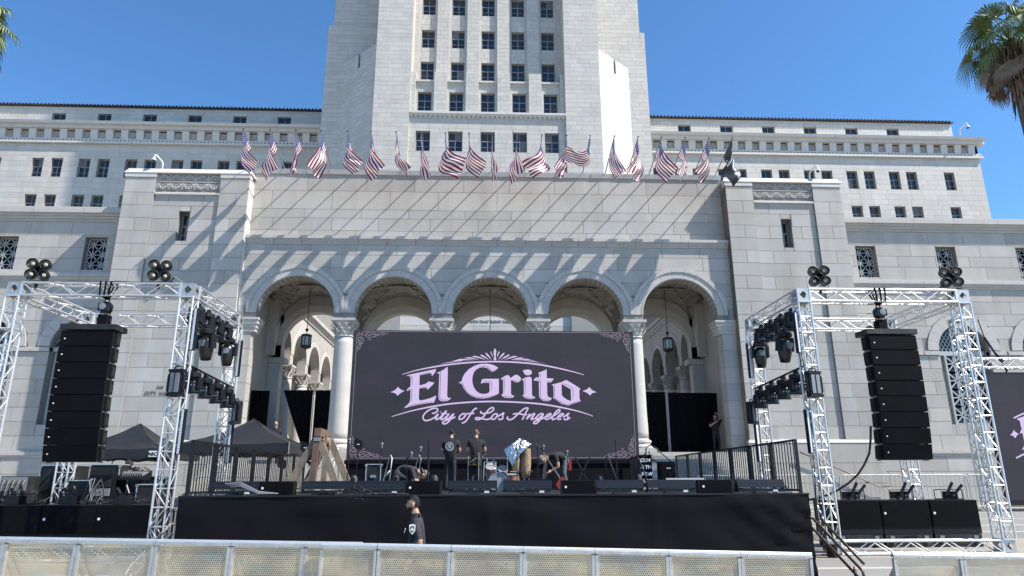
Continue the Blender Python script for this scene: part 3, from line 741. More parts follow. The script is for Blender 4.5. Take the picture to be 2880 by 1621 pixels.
# ------------------------------------------------------------------ lanterns under the vaults
def lantern(loc, top, label):
    t = thing('hanging_lantern', label, 'lantern', loc, 'lanterns hanging under the arches'); x, y, z = loc
    MB().tube([(x, y, z+.95), (x+.01, y, z+1.4), (x, y, top)], .018, 6).build('chain', 'black_iron', t)
    f = MB()
    f.lathe([(.0, .95), (.05, .93), (.085, .87), (.05, .8), (.02, .78)], loc, 10); f.tube([(x, y, z+.78), (x, y, z+.66)], .02, 6)
    f.lathe([(.2, .52), (.26, .55), (.26, .6), (.2, .64), (.1, .66)], loc, 8); f.lathe([(.1, -.06), (.22, -.02), (.26, .02), (.26, .07), (.2, .1)], loc, 8)
    for k in range(8):
        a = 2*PI*k/8; f.bar((x+.23*math.cos(a), y+.23*math.sin(a), z+.05), (x+.23*math.cos(a), y+.23*math.sin(a), z+.56), .035)
    f.lathe([(.0, -.14), (.03, -.1), (.02, -.05)], loc, 8); f.build('cage', 'black_iron', t)
    MB().lathe([(.2, .08), (.2, .55)], loc, 8).build('glass', 'lantern_glass', t)
lantern((-8.75, 32.45, 8.22), 11.2, 'black iron lantern with pale glass hanging in the leftmost arch')
lantern((0.02, 32.45, 8.0), 11.2, 'iron lantern on a chain in the middle arch, half hidden by the screen')
lantern((8.72, 32.45, 8.15), 11.2, 'black iron lantern with pale glass hanging in the rightmost arch')
LOGO = [
 [(-2.94,5.498),(-2.858,5.541),(-2.468,5.627),(-1.922,5.745),(-1.915,5.721),(-1.961,5.607),(-2.049,5.497),(-2.072,5.557),(-2.108,5.586),(-2.185,5.585),(-2.472,5.528),(-2.467,5.183),(-2.342,5.211),(-2.232,5.253),(-2.17,5.317),(-1.973,5.279),(-1.979,5.247),(-2.19,5.032),(-2.226,5.085),(-2.297,5.099),(-2.471,5.077),(-2.473,4.736),(-2.451,4.694),(-2.395,4.677),(-2.27,4.701),(-2.063,4.764),(-1.891,4.841),(-1.903,4.764),(-1.962,4.609),(-2.128,4.59),(-2.542,4.521),(-2.817,4.458),(-2.954,4.417),(-2.948,4.438),(-2.834,4.541),(-2.775,4.624),(-2.758,4.735),(-2.762,5.021),(-2.81,5.021),(-2.859,5.007),(-2.881,4.979),(-2.887,5.021),(-2.861,5.07),(-2.814,5.112),(-2.766,5.147),(-2.77,5.435),(-2.807,5.477),(-2.871,5.506)],
 [(-1.897,5.593),(-1.863,5.629),(-1.737,5.679),(-1.626,5.751),(-1.557,5.811),(-1.528,5.808),(-1.518,5.666),(-1.521,4.834),(-1.499,4.779),(-1.449,4.758),(-1.387,4.765),(-1.414,4.723),(-1.503,4.667),(-1.656,4.644),(-1.754,4.667),(-1.804,4.723),(-1.814,4.82),(-1.805,5.565),(-1.827,5.601),(-1.869,5.601)],
 [(-1.144,5.27),(-1.033,5.341),(-1.013,5.454),(-0.945,5.582),(-0.806,5.739),(-0.609,5.861),(-0.396,5.927),(-0.183,5.934),(-0.041,5.913),(0.068,5.878),(0.159,5.828),(0.205,5.785),(0.068,5.678),(0.003,5.659),(-0.054,5.677),(-0.111,5.734),(-0.182,5.784),(-0.296,5.812),(-0.423,5.8),(-0.55,5.733),(-0.627,5.633),(-0.668,5.512),(-0.681,5.384),(-0.665,5.243),(-0.621,5.116),(-0.543,5.004),(-0.429,4.92),(-0.303,4.895),(-0.176,4.909),(-0.106,4.949),(-0.088,4.998),(-0.09,5.28),(-0.292,5.279),(-0.383,5.246),(-0.379,5.3),(-0.356,5.371),(-0.307,5.411),(0.228,5.415),(0.229,4.921),(0.161,4.879),(0.071,4.837),(-0.105,4.774),(-0.316,4.743),(-0.526,4.759),(-0.723,4.836),(-0.865,4.947),(-0.965,5.087),(-1.024,5.214),(-1.066,5.249)],
 [(0.275,5.394),(0.317,5.437),(0.424,5.508),(0.516,5.541),(0.573,5.53),(0.615,5.473),(0.629,5.433),(0.679,5.473),(0.75,5.533),(0.821,5.556),(0.885,5.538),(0.991,5.443),(0.969,5.36),(0.905,5.306),(0.834,5.292),(0.77,5.303),(0.707,5.352),(0.664,5.366),(0.64,5.352),(0.642,4.908),(0.67,4.859),(0.754,4.838),(0.726,4.789),(0.634,4.764),(0.535,4.761),(0.423,4.779),(0.353,4.816),(0.31,4.872),(0.374,4.915),(0.37,5.359),(0.353,5.394),(0.303,5.398)],
 [(0.998,5.367),(1.048,5.417),(1.148,5.467),(1.248,5.489),(1.326,5.475),(1.354,5.439),(1.357,4.881),(1.389,4.818),(1.48,4.794),(1.437,4.755),(1.338,4.727),(1.24,4.727),(1.127,4.762),(1.029,4.839),(1.083,4.881),(1.078,5.332),(1.062,5.372),(1.026,5.372)],
 [(1.036,5.695),(1.136,5.728),(1.222,5.742),(1.321,5.72),(1.366,5.653),(1.348,5.589),(1.291,5.546),(1.205,5.534),(1.127,5.56),(1.085,5.617),(1.071,5.667)],
 [(1.577,5.625),(1.706,5.669),(1.792,5.705),(1.872,5.751),(1.871,5.441),(2.116,5.427),(2.057,5.349),(2.006,5.295),(1.878,5.294),(1.878,4.882),(1.905,4.812),(1.968,4.773),(2.038,4.763),(1.995,4.7),(1.916,4.665),(1.831,4.655),(1.719,4.679),(1.635,4.741),(1.598,4.818),(1.601,5.341),(1.41,5.358),(1.453,5.418),(1.503,5.464),(1.606,5.464),(1.605,5.583)],
 [(2.033,5.218),(2.198,5.257),(2.37,5.307),(2.375,5.243),(2.376,4.862),(2.442,4.785),(2.554,4.708),(2.687,4.659),(2.688,5.06),(2.377,5.244),(2.371,5.307),(2.536,5.381),(2.599,5.35),(2.852,5.195),(3.026,5.079),(2.982,5.039),(2.98,4.729),(3.017,4.659),(2.834,4.603),(2.577,4.509),(2.38,4.561),(2.213,4.672),(2.067,4.777),(2.095,4.791),(2.095,5.136),(2.075,5.186)],
 [(-3.434,4.95),(-3.298,5.013),(-3.224,5.083),(-3.18,5.139),(-3.133,5.069),(-3.047,5.02),(-2.956,4.997),(-3.045,4.957),(-3.126,4.895),(-3.186,4.835),(-3.251,4.901),(-3.336,4.936)],
 [(3.088,5.004),(3.232,5.054),(3.291,5.096),(3.335,5.142),(3.376,5.075),(3.445,5.019),(3.585,4.962),(3.456,4.944),(3.391,4.906),(3.342,4.845),(3.284,4.913),(3.187,4.969)],
 [(0.087,6.475),(0.138,6.393),(0.128,6.24),(0.113,6.168),(0.143,6.1),(0.121,6.049),(0.063,6.048),(0.043,6.099),(0.068,6.168),(0.044,6.316),(0.052,6.406)],
 [(0.259,6.368),(0.247,6.317),(0.164,6.138),(0.178,6.253),(0.214,6.348)],
 [(-0.07,6.367),(-0.039,6.347),(0.007,6.239),(0.032,6.137),(-0.044,6.277)],
 [(0.436,6.318),(0.398,6.254),(0.196,6.054),(0.285,6.215),(0.36,6.297)],
 [(-0.251,6.32),(-0.183,6.295),(-0.107,6.213),(-0.013,6.053),(-0.195,6.226)],
 [(0.601,6.255),(0.575,6.203),(0.285,6.062),(0.411,6.177),(0.537,6.247)],
 [(-0.422,6.243),(-0.346,6.238),(-0.22,6.167),(-0.106,6.06),(-0.371,6.187)],
 [(0.891,6.179),(0.79,6.161),(0.398,6.068),(0.613,6.165),(0.765,6.212)],
 [(-0.724,6.18),(-0.598,6.206),(-0.421,6.161),(-0.219,6.065),(-0.597,6.155)],
 [(1.119,6.129),(0.916,6.095),(0.625,6.068),(0.815,6.12),(0.967,6.159)],
 [(-0.987,6.126),(-0.799,6.159),(-0.648,6.13),(-0.446,6.072),(-0.748,6.104)],
 [(1.51,6.021),(1.295,6.061),(1.042,6.06),(0.663,6.063),(0.916,6.082),(1.194,6.109)],
 [(-1.399,6.01),(-1.099,6.1),(-0.898,6.088),(-0.571,6.059),(-0.973,6.052)],
 [(1.901,5.928),(1.623,5.978),(1.168,6.035),(1.042,6.06),(1.421,6.028)],
 [(-1.809,5.915),(-1.498,5.979),(-0.948,6.062),(-1.048,6.026),(-1.473,5.959)],
]
INLINE = [
 [(-2.899,5.505),(-2.793,5.499),(-2.728,5.449),(-2.707,5.154)],
 [(-2.487,5.556),(-2.214,5.6),(-2.087,5.593),(-2.044,5.543)],
 [(-2.86,5.035),(-2.756,5.049),(-2.715,5.014),(-2.719,4.735),(-2.74,4.617)],
 [(-2.485,5.098),(-2.297,5.123),(-2.198,5.078),(-2.177,5.057)],
 [(-2.832,4.479),(-2.543,4.548),(-2.018,4.632)],
 [(-1.814,5.636),(-1.763,5.601),(-1.769,4.82),(-1.749,4.737),(-1.657,4.684),(-1.476,4.716)],
 [(-1.088,5.27),(-0.996,5.242),(-0.952,5.13),(-0.851,4.975),(-0.695,4.85),(-0.484,4.783),(-0.246,4.788),(0.071,4.858)],
 [(-0.466,5.805),(-0.325,5.852),(-0.182,5.827),(-0.082,5.749),(-0.011,5.687),(0.068,5.706)],
 [(-0.355,5.3),(-0.038,5.308),(-0.036,4.991)],
 [(0.374,5.415),(0.409,5.387),(0.409,4.922)],
 [(0.36,4.879),(0.451,4.817),(0.55,4.799),(0.676,4.813)],
 [(0.707,5.395),(0.82,5.32),(0.905,5.349)],
 [(1.097,5.403),(1.126,5.375),(1.128,4.881)],
 [(1.078,4.839),(1.184,4.776),(1.282,4.758),(1.409,4.78)],
 [(1.648,5.604),(1.649,5.454)],
 [(1.467,5.376),(1.644,5.369),(1.647,4.811),(1.705,4.727),(1.832,4.688),(1.96,4.721)],
 [(1.879,5.327),(1.999,5.323)],
 [(2.09,5.207),(2.136,5.172),(2.138,4.784),(2.27,4.672),(2.451,4.582),(2.578,4.547),(2.95,4.673)],
 [(2.376,5.271),(2.742,5.092),(2.738,4.701)],
]
ARCS = [
 [(-3.062,5.554),(-2.583,5.698),(-2.023,5.813),(-1.46,5.901),(-0.752,5.975),(0.067,6.007),(0.781,5.988),(1.495,5.926),(2.209,5.799),(2.779,5.665),(3.156,5.559)],
 [(-3.353,4.14),(-2.669,4.337),(-1.879,4.496),(-1.083,4.596),(0.06,4.645),(1.329,4.59),(2.135,4.487),(2.94,4.313),(3.421,4.154)],
]
SCRIPT = [
 [(-2.015,4.253),(-1.957,4.25),(-1.883,4.282),(-1.832,4.345),(-1.844,4.398),(-1.908,4.416),(-2.025,4.398),(-2.151,4.334),(-2.254,4.245),(-2.309,4.15),(-2.301,4.066),(-2.236,4.008),(-2.141,4.014),(-2.036,4.05),(-1.921,4.113)],
 [(-1.921,4.113),(-1.808,4.229),(-1.868,4.119),(-1.894,4.071),(-1.856,4.04),(-1.782,4.077)],
 [(-1.745,4.289),(-1.729,4.3)],
 [(-1.782,4.077),(-1.699,4.15),(-1.534,4.34),(-1.698,4.098),(-1.707,4.045),(-1.644,4.05),(-1.56,4.108)],
 [(-1.707,4.234),(-1.505,4.243)],
 [(-1.56,4.108),(-1.446,4.229),(-1.539,4.087),(-1.527,4.05),(-1.443,4.087),(-1.287,4.235),(-1.42,4.014),(-1.503,3.93),(-1.587,3.898),(-1.646,3.914),(-1.642,3.961),(-1.569,4.003),(-1.379,4.056),(-1.231,4.134)],
 [(-0.914,4.243),(-1.02,4.214),(-1.098,4.124),(-1.097,4.056),(-1.039,4.05),(-0.944,4.108),(-0.886,4.192),(-0.914,4.243)],
 [(-0.955,4.145),(-0.913,4.161),(-0.85,4.235)],
 [(-0.505,4.399),(-0.563,4.409),(-0.648,4.33),(-0.753,4.171),(-0.847,4.024),(-0.931,3.945),(-1.015,3.93)],
 [(-0.844,4.235),(-0.594,4.247)],
 [(-0.37,4.325),(-0.386,4.282),(-0.337,4.246),(-0.231,4.246),(-0.07,4.277),(0.047,4.362),(0.047,4.426),(-0.017,4.436),(-0.124,4.362),(-0.262,4.172),(-0.379,4.066),(-0.474,4.04),(-0.549,4.056),(-0.539,4.098),(-0.443,4.103),(-0.315,4.066),(-0.186,4.045),(-0.101,4.056),(-0.037,4.098)],
 [(0.155,4.244),(0.048,4.203),(-0.016,4.108),(0.006,4.05),(0.091,4.066),(0.176,4.172),(0.155,4.244)],
 [(0.129,4.119),(0.258,4.182),(0.397,4.262),(0.354,4.172),(0.365,4.087),(0.279,4.04),(0.204,4.077)],
 [(0.541,4.135),(0.509,4.077),(0.589,4.035),(0.707,4.077),(0.89,4.235),(1.074,4.395),(1.214,4.422),(1.137,4.267),(1.017,4.035)],
 [(0.702,4.22),(0.879,4.241),(1.029,4.209),(1.185,4.206)],
 [(1.277,4.241),(1.157,4.051)],
 [(1.178,4.077),(1.33,4.193),(1.427,4.241),(1.427,4.204),(1.323,4.077),(1.35,4.045),(1.436,4.088)],
 [(1.75,4.22),(1.664,4.241),(1.567,4.193),(1.474,4.088),(1.5,4.056),(1.587,4.098),(1.728,4.204),(1.596,4.003),(1.477,3.908),(1.402,3.919),(1.424,3.972),(1.543,4.024),(1.694,4.072),(1.781,4.119)],
 [(1.781,4.119),(1.91,4.151),(1.998,4.215),(1.955,4.241),(1.868,4.194),(1.791,4.098),(1.822,4.045),(1.92,4.072)],
 [(1.92,4.072),(2.105,4.183),(2.28,4.3),(2.287,4.374),(2.216,4.353),(2.106,4.225),(2.027,4.088),(2.059,4.04),(2.156,4.082)],
 [(2.2,4.114),(2.33,4.151),(2.418,4.215),(2.376,4.241),(2.288,4.194),(2.205,4.098),(2.242,4.045),(2.339,4.072)],
 [(2.405,4.109),(2.504,4.183),(2.614,4.252),(2.548,4.215),(2.567,4.12),(2.533,4.051),(2.468,4.04),(2.415,4.067)],
 [(2.533,4.045),(2.642,4.104)],
]
FLOUR = [
 [(0.491,-0.139),(0.423,-0.155),(0.412,-0.194),(0.439,-0.226),(0.504,-0.258),(0.58,-0.261),(0.667,-0.241),(0.716,-0.212),(0.788,-0.153),(0.875,-0.114),(0.937,-0.091),(0.999,-0.084),(1.051,-0.106),(1.053,-0.145),(1.01,-0.168),(0.971,-0.152),(0.988,-0.12)],
 [(0.525,-0.174),(0.493,-0.181),(0.52,-0.203),(0.57,-0.193),(0.602,-0.148),(0.584,-0.106),(0.533,-0.087),(0.47,-0.097),(0.422,-0.136),(0.418,-0.175)],
 [(0.74,-0.192),(0.756,-0.147),(0.729,-0.105),(0.678,-0.099),(0.641,-0.115),(0.64,-0.148),(0.675,-0.164),(0.703,-0.147)],
 [(0.723,-0.244),(0.803,-0.192),(0.877,-0.162),(0.909,-0.182),(0.879,-0.201)],
 [(1.076,-0.103),(1.114,-0.109),(1.183,-0.086)],
]
FLEAF = [
 [(0.265,-0.15),(0.321,-0.143),(0.349,-0.195),(0.376,-0.214),(0.306,-0.201)],
 [(0.507,-0.31),(0.583,-0.322),(0.601,-0.367),(0.534,-0.348)],
]
# corner [-4.76674441 23.3         7.07406337] [(-4.657, 6.885), (-4.419, 7.028), (-4.665, 7.03)] [ 4.91436705 23.3         7.10911214] [-4.79979011 23.3         2.73609026] [ 4.94597281 23.3         2.75196706]
# =================================================================== STAGE AND GEAR
mat('aluminium', (0.70, 0.69, 0.67), 0.42, 0.7, noise=(6, 0.08), bump=(60, 0.05, 0.003))
mat('galvanised', (0.50, 0.49, 0.47), 0.5, 0.75, noise=(8, 0.15))
mat('black_plastic', (0.007, 0.007, 0.008), 0.5, noise=(9, 0.2), spec=0.3)
mat('black_gloss', (0.01, 0.01, 0.011), 0.25)
mat('speaker_grille', (0.0035, 0.0035, 0.0048), 0.8, noise=(3, 0.35), spec=0.1)
mat('speaker_body', (0.008, 0.008, 0.009), 0.6, spec=0.25)
mat('scuffed_black', (0.012, 0.0115, 0.012), 0.6, noise=(2.5, 0.35), dirt=(3.5, 0.5, (0.07, 0.065, 0.06)))
mat('stage_cloth', (0.0045, 0.004, 0.006), 0.8, noise=(1.2, 0.3), bump=(9, 0.1, 0.015), spec=0.15)
mat('drape', (0.004, 0.004, 0.0045), 0.95, spec=0.1)
mat('deck_black', (0.012, 0.012, 0.012), 0.7, noise=(3, 0.3), spec=0.3)
mat('black_steel', (0.010, 0.010, 0.011), 0.45, noise=(7, 0.3), spec=0.35)
mat('lens', (0.42, 0.38, 0.30), 0.3, spec=0.4)
mat('lamp_reflector', (0.20, 0.17, 0.12), 0.45, 0.6)
mat('led_lens', (0.75, 0.77, 0.8), 0.3)
mat('white_tag', (0.75, 0.75, 0.72), 0.6)
mat('white_plastic', (0.72, 0.73, 0.73), 0.4)
mat('grey_panel', (0.20, 0.21, 0.22), 0.45)
mat('chrome', (0.75, 0.75, 0.76), 0.15, 1.0)
mat('wood_weathered', (0.23, 0.18, 0.125), 0.85, noise=(4, 0.3), bump=(12, 0.5, 0.02, (1, 1, 0.12)), dirt=(3, 0.5, (0.10, 0.075, 0.055), 0.2))
mat('wood_red', (0.15, 0.09, 0.062), 0.85, noise=(5, 0.3), bump=(12, 0.5, 0.02, (1, 1, 0.12)), dirt=(3, 0.4, (0.22, 0.15, 0.10), 0.2))
mat('drum_shell', (0.42, 0.16, 0.10), 0.3, noise=(8, 0.2), coat=0.5)
mat('drum_head', (0.28, 0.27, 0.26), 0.5)
mat('conga_hide', (0.33, 0.24, 0.13), 0.7, noise=(5, 0.4), dirt=(5, 0.9, (0.05, 0.035, 0.025)))
mat('foil', (0.42, 0.42, 0.42), 0.26, 0.9, bump=(16, 0.6, 0.03))
mat('tent_fabric', (0.014, 0.014, 0.016), 0.5, noise=(1.5, 0.25), bump=(3, 0.3, 0.03))
mat('cable', (0.01, 0.01, 0.01), 0.5); mat('cable_grey', (0.25, 0.25, 0.26), 0.5)
mat('red_cloth', (0.25, 0.02, 0.02), 0.8); mat('brass', (0.5, 0.36, 0.12), 0.3, 0.9)
mat('lilac', (0.05, 0.05, 0.05), 0.5, emit=((0.62, 0.48, 0.77), 0.60))
mat('lilac_line', (0.05, 0.05, 0.05), 0.5, emit=((0.5, 0.40, 0.50), 0.30))
mat('screen_leaf', (0.05, 0.05, 0.05), 0.5, emit=((0.5, 0.16, 0.12), 0.35))
mat('screen_ink', (0.02, 0.02, 0.03), 0.6, emit=((0.055, 0.04, 0.085), 0.55))
def screen_mat():
    m = bpy.data.materials.new('screen_face'); m.use_nodes = True; n, l = m.node_tree.nodes, m.node_tree.links
    b = n['Principled BSDF']; b.inputs['Base Color'].default_value = (0.014, 0.014, 0.016, 1); b.inputs['Roughness'].default_value = 0.7; b.inputs['Specular IOR Level'].default_value = 0.2
    g = n.new('ShaderNodeNewGeometry'); t = n.new('ShaderNodeTexNoise'); t.inputs['Scale'].default_value = 0.9
    mp = n.new('ShaderNodeMapping'); mp.inputs['Scale'].default_value = (0.5, 1, 1.6); l.new(g.outputs['Position'], mp.inputs[0]); l.new(mp.outputs[0], t.inputs['Vector'])
    r = n.new('ShaderNodeValToRGB'); r.color_ramp.elements[0].color = (0.030, 0.036, 0.048, 1); r.color_ramp.elements[1].color = (0.050, 0.038, 0.066, 1)
    r.color_ramp.elements[0].position = 0.35; r.color_ramp.elements[1].position = 0.68
    l.new(t.outputs['Fac'], r.inputs[0])
    wv = n.new('ShaderNodeTexWave'); wv.wave_type = 'BANDS'; wv.bands_direction = 'X'; wv.inputs['Scale'].default_value = 12.5
    l.new(g.outputs['Position'], wv.inputs['Vector'])
    oi = n.new('ShaderNodeObjectInfo'); mr = n.new('ShaderNodeMapRange'); mr.inputs['To Min'].default_value = 0.39; mr.inputs['To Max'].default_value = 0.44
    l.new(oi.outputs['Random'], mr.inputs['Value']); l.new(mr.outputs[0], b.inputs['Emission Strength']); l.new(r.outputs[0], b.inputs['Emission Color'])
    MATS['screen_face'] = m
screen_mat()
# perforated sheet
def perforated():
    m = bpy.data.materials.new('perforated'); m.use_nodes = True; n, l = m.node_tree.nodes, m.node_tree.links
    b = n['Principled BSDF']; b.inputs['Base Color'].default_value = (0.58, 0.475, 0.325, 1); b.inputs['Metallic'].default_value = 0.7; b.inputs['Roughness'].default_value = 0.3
    tc = n.new('ShaderNodeTexCoord'); sx = n.new('ShaderNodeSeparateXYZ'); l.new(tc.outputs['Object'], sx.inputs[0])
    def mth(op, a, bb=None, c=None):
        q = n.new('ShaderNodeMath'); q.operation = op
        for i, v in enumerate((a, bb, c)):
            if v is None: continue
            if isinstance(v, (int, float)): q.inputs[i].default_value = v
            else: l.new(v, q.inputs[i])
        return q.outputs[0]
    P = 0.026
    a = mth('DIVIDE', sx.outputs[0], P); c = mth('DIVIDE', sx.outputs[2], P)
    row = mth('FLOOR', c); odd = mth('MODULO', row, 2.0); a = mth('ADD', a, mth('MULTIPLY', mth('ABSOLUTE', odd), 0.5))
    fx = mth('SUBTRACT', mth('FRACT', a), 0.5); fz = mth('SUBTRACT', mth('FRACT', c), 0.5)
    d = mth('SQRT', mth('ADD', mth('MULTIPLY', fx, fx), mth('MULTIPLY', fz, fz)))
    hole = mth('LESS_THAN', d, 0.27)
    # no holes near the folded edges
    edge = mth('MULTIPLY', mth('LESS_THAN', mth('ABSOLUTE', sx.outputs[0]), 0.44), mth('LESS_THAN', mth('ABSOLUTE', mth('SUBTRACT', sx.outputs[2], 0.62)), 0.48))
    hole = mth('MULTIPLY', hole, edge)
    tr = n.new('ShaderNodeBsdfTransparent'); mx = n.new('ShaderNodeMixShader'); l.new(hole, mx.inputs[0]); l.new(b.outputs[0], mx.inputs[1]); l.new(tr.outputs[0], mx.inputs[2])
    l.new(mx.outputs[0], n['Material Output'].inputs['Surface'])
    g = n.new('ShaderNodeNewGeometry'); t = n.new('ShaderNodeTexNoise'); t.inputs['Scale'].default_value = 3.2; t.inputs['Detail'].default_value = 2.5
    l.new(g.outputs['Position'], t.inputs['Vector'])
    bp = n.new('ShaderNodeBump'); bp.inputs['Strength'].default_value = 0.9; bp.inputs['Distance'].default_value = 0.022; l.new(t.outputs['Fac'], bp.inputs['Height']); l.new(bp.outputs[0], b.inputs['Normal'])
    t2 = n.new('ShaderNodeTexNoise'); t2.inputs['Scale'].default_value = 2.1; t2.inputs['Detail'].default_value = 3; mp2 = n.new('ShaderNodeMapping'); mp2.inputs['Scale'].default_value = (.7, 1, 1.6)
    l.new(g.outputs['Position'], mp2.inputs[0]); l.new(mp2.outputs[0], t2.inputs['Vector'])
    rp = n.new('ShaderNodeValToRGB'); e = rp.color_ramp.elements; e[0].position = .38; e[0].color = (.46, .41, .335, 1); e[1].position = .62; e[1].color = (.68, .565, .40, 1); l.new(t2.outputs['Fac'], rp.inputs[0]); l.new(rp.outputs[0], b.inputs['Base Color'])  # tan-grey blotches paint in reflections of surroundings not modelled, plus smudges
    MATS['perforated'] = m
perforated()
# shared rods
CYL = {}
def rod(parent, p, q, r, m, name, n=8):
    if (m, n) not in CYL: CYL[(m, n)] = MB().lathe([(1, -.5), (1, .5)], n=n).mesh(name, m, smooth=False)
    p, q = Vector(p), Vector(q); d = q-p
    o = inst(name, CYL[(m, n)], parent, tuple((p+q)/2), scale=(r, r, d.length), rot=d.to_track_quat('Z', 'Y').to_euler())
    return o
def truss_seg(parent, A, B, name, s=.145, pitch=.39, r=.024, br=.012, u=None, ladder=False):
    A, B = Vector(A), Vector(B); d = (B-A).normalized(); L = (B-A).length
    u = Vector(u) if u else Vector((0, 0, 1)); a = d.cross(u).normalized(); u = a.cross(d)
    fr = []
    for t in (0.012, L-.012):
        c = A+d*t; e = MB()
        for k in range(4):
            p = c+(a if k in (0, 1) else -a)*s+(u if k in (0, 3) else -u)*s; q = c+(a if k in (3, 0) else -a)*s+(u if k in (2, 3) else -u)*s
            pp = [(1, 1), (1, -1), (-1, -1), (-1, 1)]; p = c+a*s*pp[k][0]+u*s*pp[k][1]; q = c+a*s*pp[(k+1) % 4][0]+u*s*pp[(k+1) % 4][1]
            e.bar(p, q, .05, .03)
        fr.append(e)
    o = fr[0].build(name, 'aluminium', parent); fr[1].build('end_frame', 'aluminium', o)
    for i, j in ((1, 1), (1, -1), (-1, -1), (-1, 1)): rod(o, A+a*s*i+u*s*j, B+a*s*i+u*s*j, r, 'aluminium', 'chord', 10)
    n = max(2, round(L/pitch)); st = L/n
    for f, (n1, n2) in enumerate(((a, u), (u, a), (-a, u), (-u, a))):
        for k in range(n):
            p = A+d*(st*k)+n1*s; sg = 1 if (k+f) % 2 else -1
            rod(o, p-n2*s*sg, p+d*st+n2*s*sg, br, 'aluminium', 'brace', 6)
            if ladder and k: rod(o, p-n2*s, p+n2*s, br*1.25, 'aluminium', 'brace', 6)
    return o
def corner_block(parent, c, h=.152):
    mb = MB(); ax = [Vector((1, 0, 0)), Vector((0, 1, 0)), Vector((0, 0, 1))]
    for k in range(3):
        for sg in (-1, 1):
            n, a, b = ax[k]*sg, ax[(k+1) % 3], ax[(k+2) % 3]
            c0 = Vector(c)+n*h
            sq = [c0+a*h*i+b*h*j for i, j in ((-1, -1), (1, -1), (1, 1), (-1, 1))]
            dm = [c0+(a*i+b*j)*h*.62 for i, j in ((0, -1), (1, 0), (0, 1), (-1, 0))]
            mb.add(sq+dm, [(0, 1, 4), (1, 2, 5), (2, 3, 6), (3, 0, 7), (0, 4, 7), (1, 5, 4), (2, 6, 5), (3, 7, 6)])
    return mb.build('corner_block', 'galvanised', parent)
ZT0, ZB0 = 6.235, 0.62
TX = {-1: (-10.86, -7.035), 1: (7.2, 11.08)}; TYF, TYB = 15.35, 18.35
for sx in (-1, 1):
    T = thing('truss_frame', 'silver box truss frame '+('left of the stage carrying lights and a speaker array' if sx < 0 else 'right of the stage standing on a base truss'), 'truss', (sum(TX[sx])/2, 16.85, .468))
    for x in TX[sx]:
        for y in (TYF, TYB):
            truss_seg(T, (x, y, ZB0+.15), (x, y, ZT0-.152), 'tower', ladder=True, u=(0, 1, 0)); corner_block(T, (x, y, ZT0))
            MB().box(x-.17, x+.17, y-.17, y+.17, .47, .488).build('base_plate', 'galvanised', T); corner_block(T, (x, y, ZB0+.022), .13)
        truss_seg(T, (x, TYF+.152, ZT0), (x, TYB-.152, ZT0), 'side_beam')
    a, b = TX[sx]
    for y in (TYF, TYB): truss_seg(T, (a+.152, y, ZT0), (b-.152, y, ZT0), 'top_beam')
    truss_seg(T, (a+.15, TYF, ZB0+.01), (b-.15, TYF, ZB0+.01), 'base_beam', s=.13)
# ---- speaker arrays
def line_array(cx, yf, ztop, label, sx):
    t = thing('speaker_array', label, 'speaker', (cx, yf+.25, ztop-2.85))
    z = ztop; yo = 0; wd, hh, dp = 1.12, .335, .45; ang = 0
    fr = MB(); fr.box(cx-.6, cx+.6, yf-.02, yf+.5, z+.03, z+.15); fr.build('rigging_frame', 'scuffed_black', t)
    for k in range(8):
        a = math.radians([-2, -1, 0, 1, 2.5, 4, 6, 9][k]); s_, c_ = math.sin(a), math.cos(a)
        def P(x, y, zz):   # tilt about the cabinet's top front edge
            return (cx+x, yf+yo+y*c_-zz*s_*0+(-zz)*s_, z+zz*c_+y*s_*-0.0-0)
        def bx(mb, x0, x1, y0, y1, z0, z1, x0b=None, x1b=None):
            x0b = x0 if x0b is None else x0b; x1b = x1 if x1b is None else x1b
            mb.hexa([P(x0, y0, z0), P(x1, y0, z0), P(x1b, y1, z0), P(x0b, y1, z0)], [P(x0, y0, z1), P(x1, y0, z1), P(x1b, y1, z1), P(x0b, y1, z1)])
        b = MB(); bx(b, -wd/2, wd/2, .02, dp, -hh, 0, -wd/2+.1, wd/2-.1)
        for s2 in (-1, 1):
            x0, x1 = sorted((s2*(wd/2-.02), s2*(wd/2+.03))); bx(b, x0, x1, .12, .3, -hh+.02, -.02)
        o = b.build('cabinet', 'speaker_body', t)
        g_ = MB(); bx(g_, -wd/2+.008, wd/2-.008, 0, .02, -hh+.012, -.012); g_.build('grille', 'speaker_grille', o)
        l_ = MB(); bx(l_, -wd/2+.09, -wd/2+.12, -.004, 0, -.19, -.165); l_.build('badge', 'white_tag', o)
        for s2 in (-1, 1):
            h_ = MB(); x0, x1 = sorted((s2*(wd/2+.0305), s2*(wd/2+.034))); bx(h_, x0, x1, .16, .26, -.27, -.08); h_.build('handle', 'dark_void', o)
        for s2 in (-1, 1):
            r_ = MB(); x0, x1 = sorted((s2*(wd/2-.03), s2*(wd/2-.015))); bx(r_, x0, x1, .1, .35, -hh-.02, -hh); r_.build('link', 'galvanised', o)
        yo += (hh+.017)*s_; z -= (hh+.017)*c_
    return t
line_array(-9.03, 15.1, 5.25, 'black hanging speaker array of eight cabinets in the left truss', -1)
line_array(9.13, 15.1, 5.25, 'black hanging speaker array of eight cabinets in the right truss', 1)
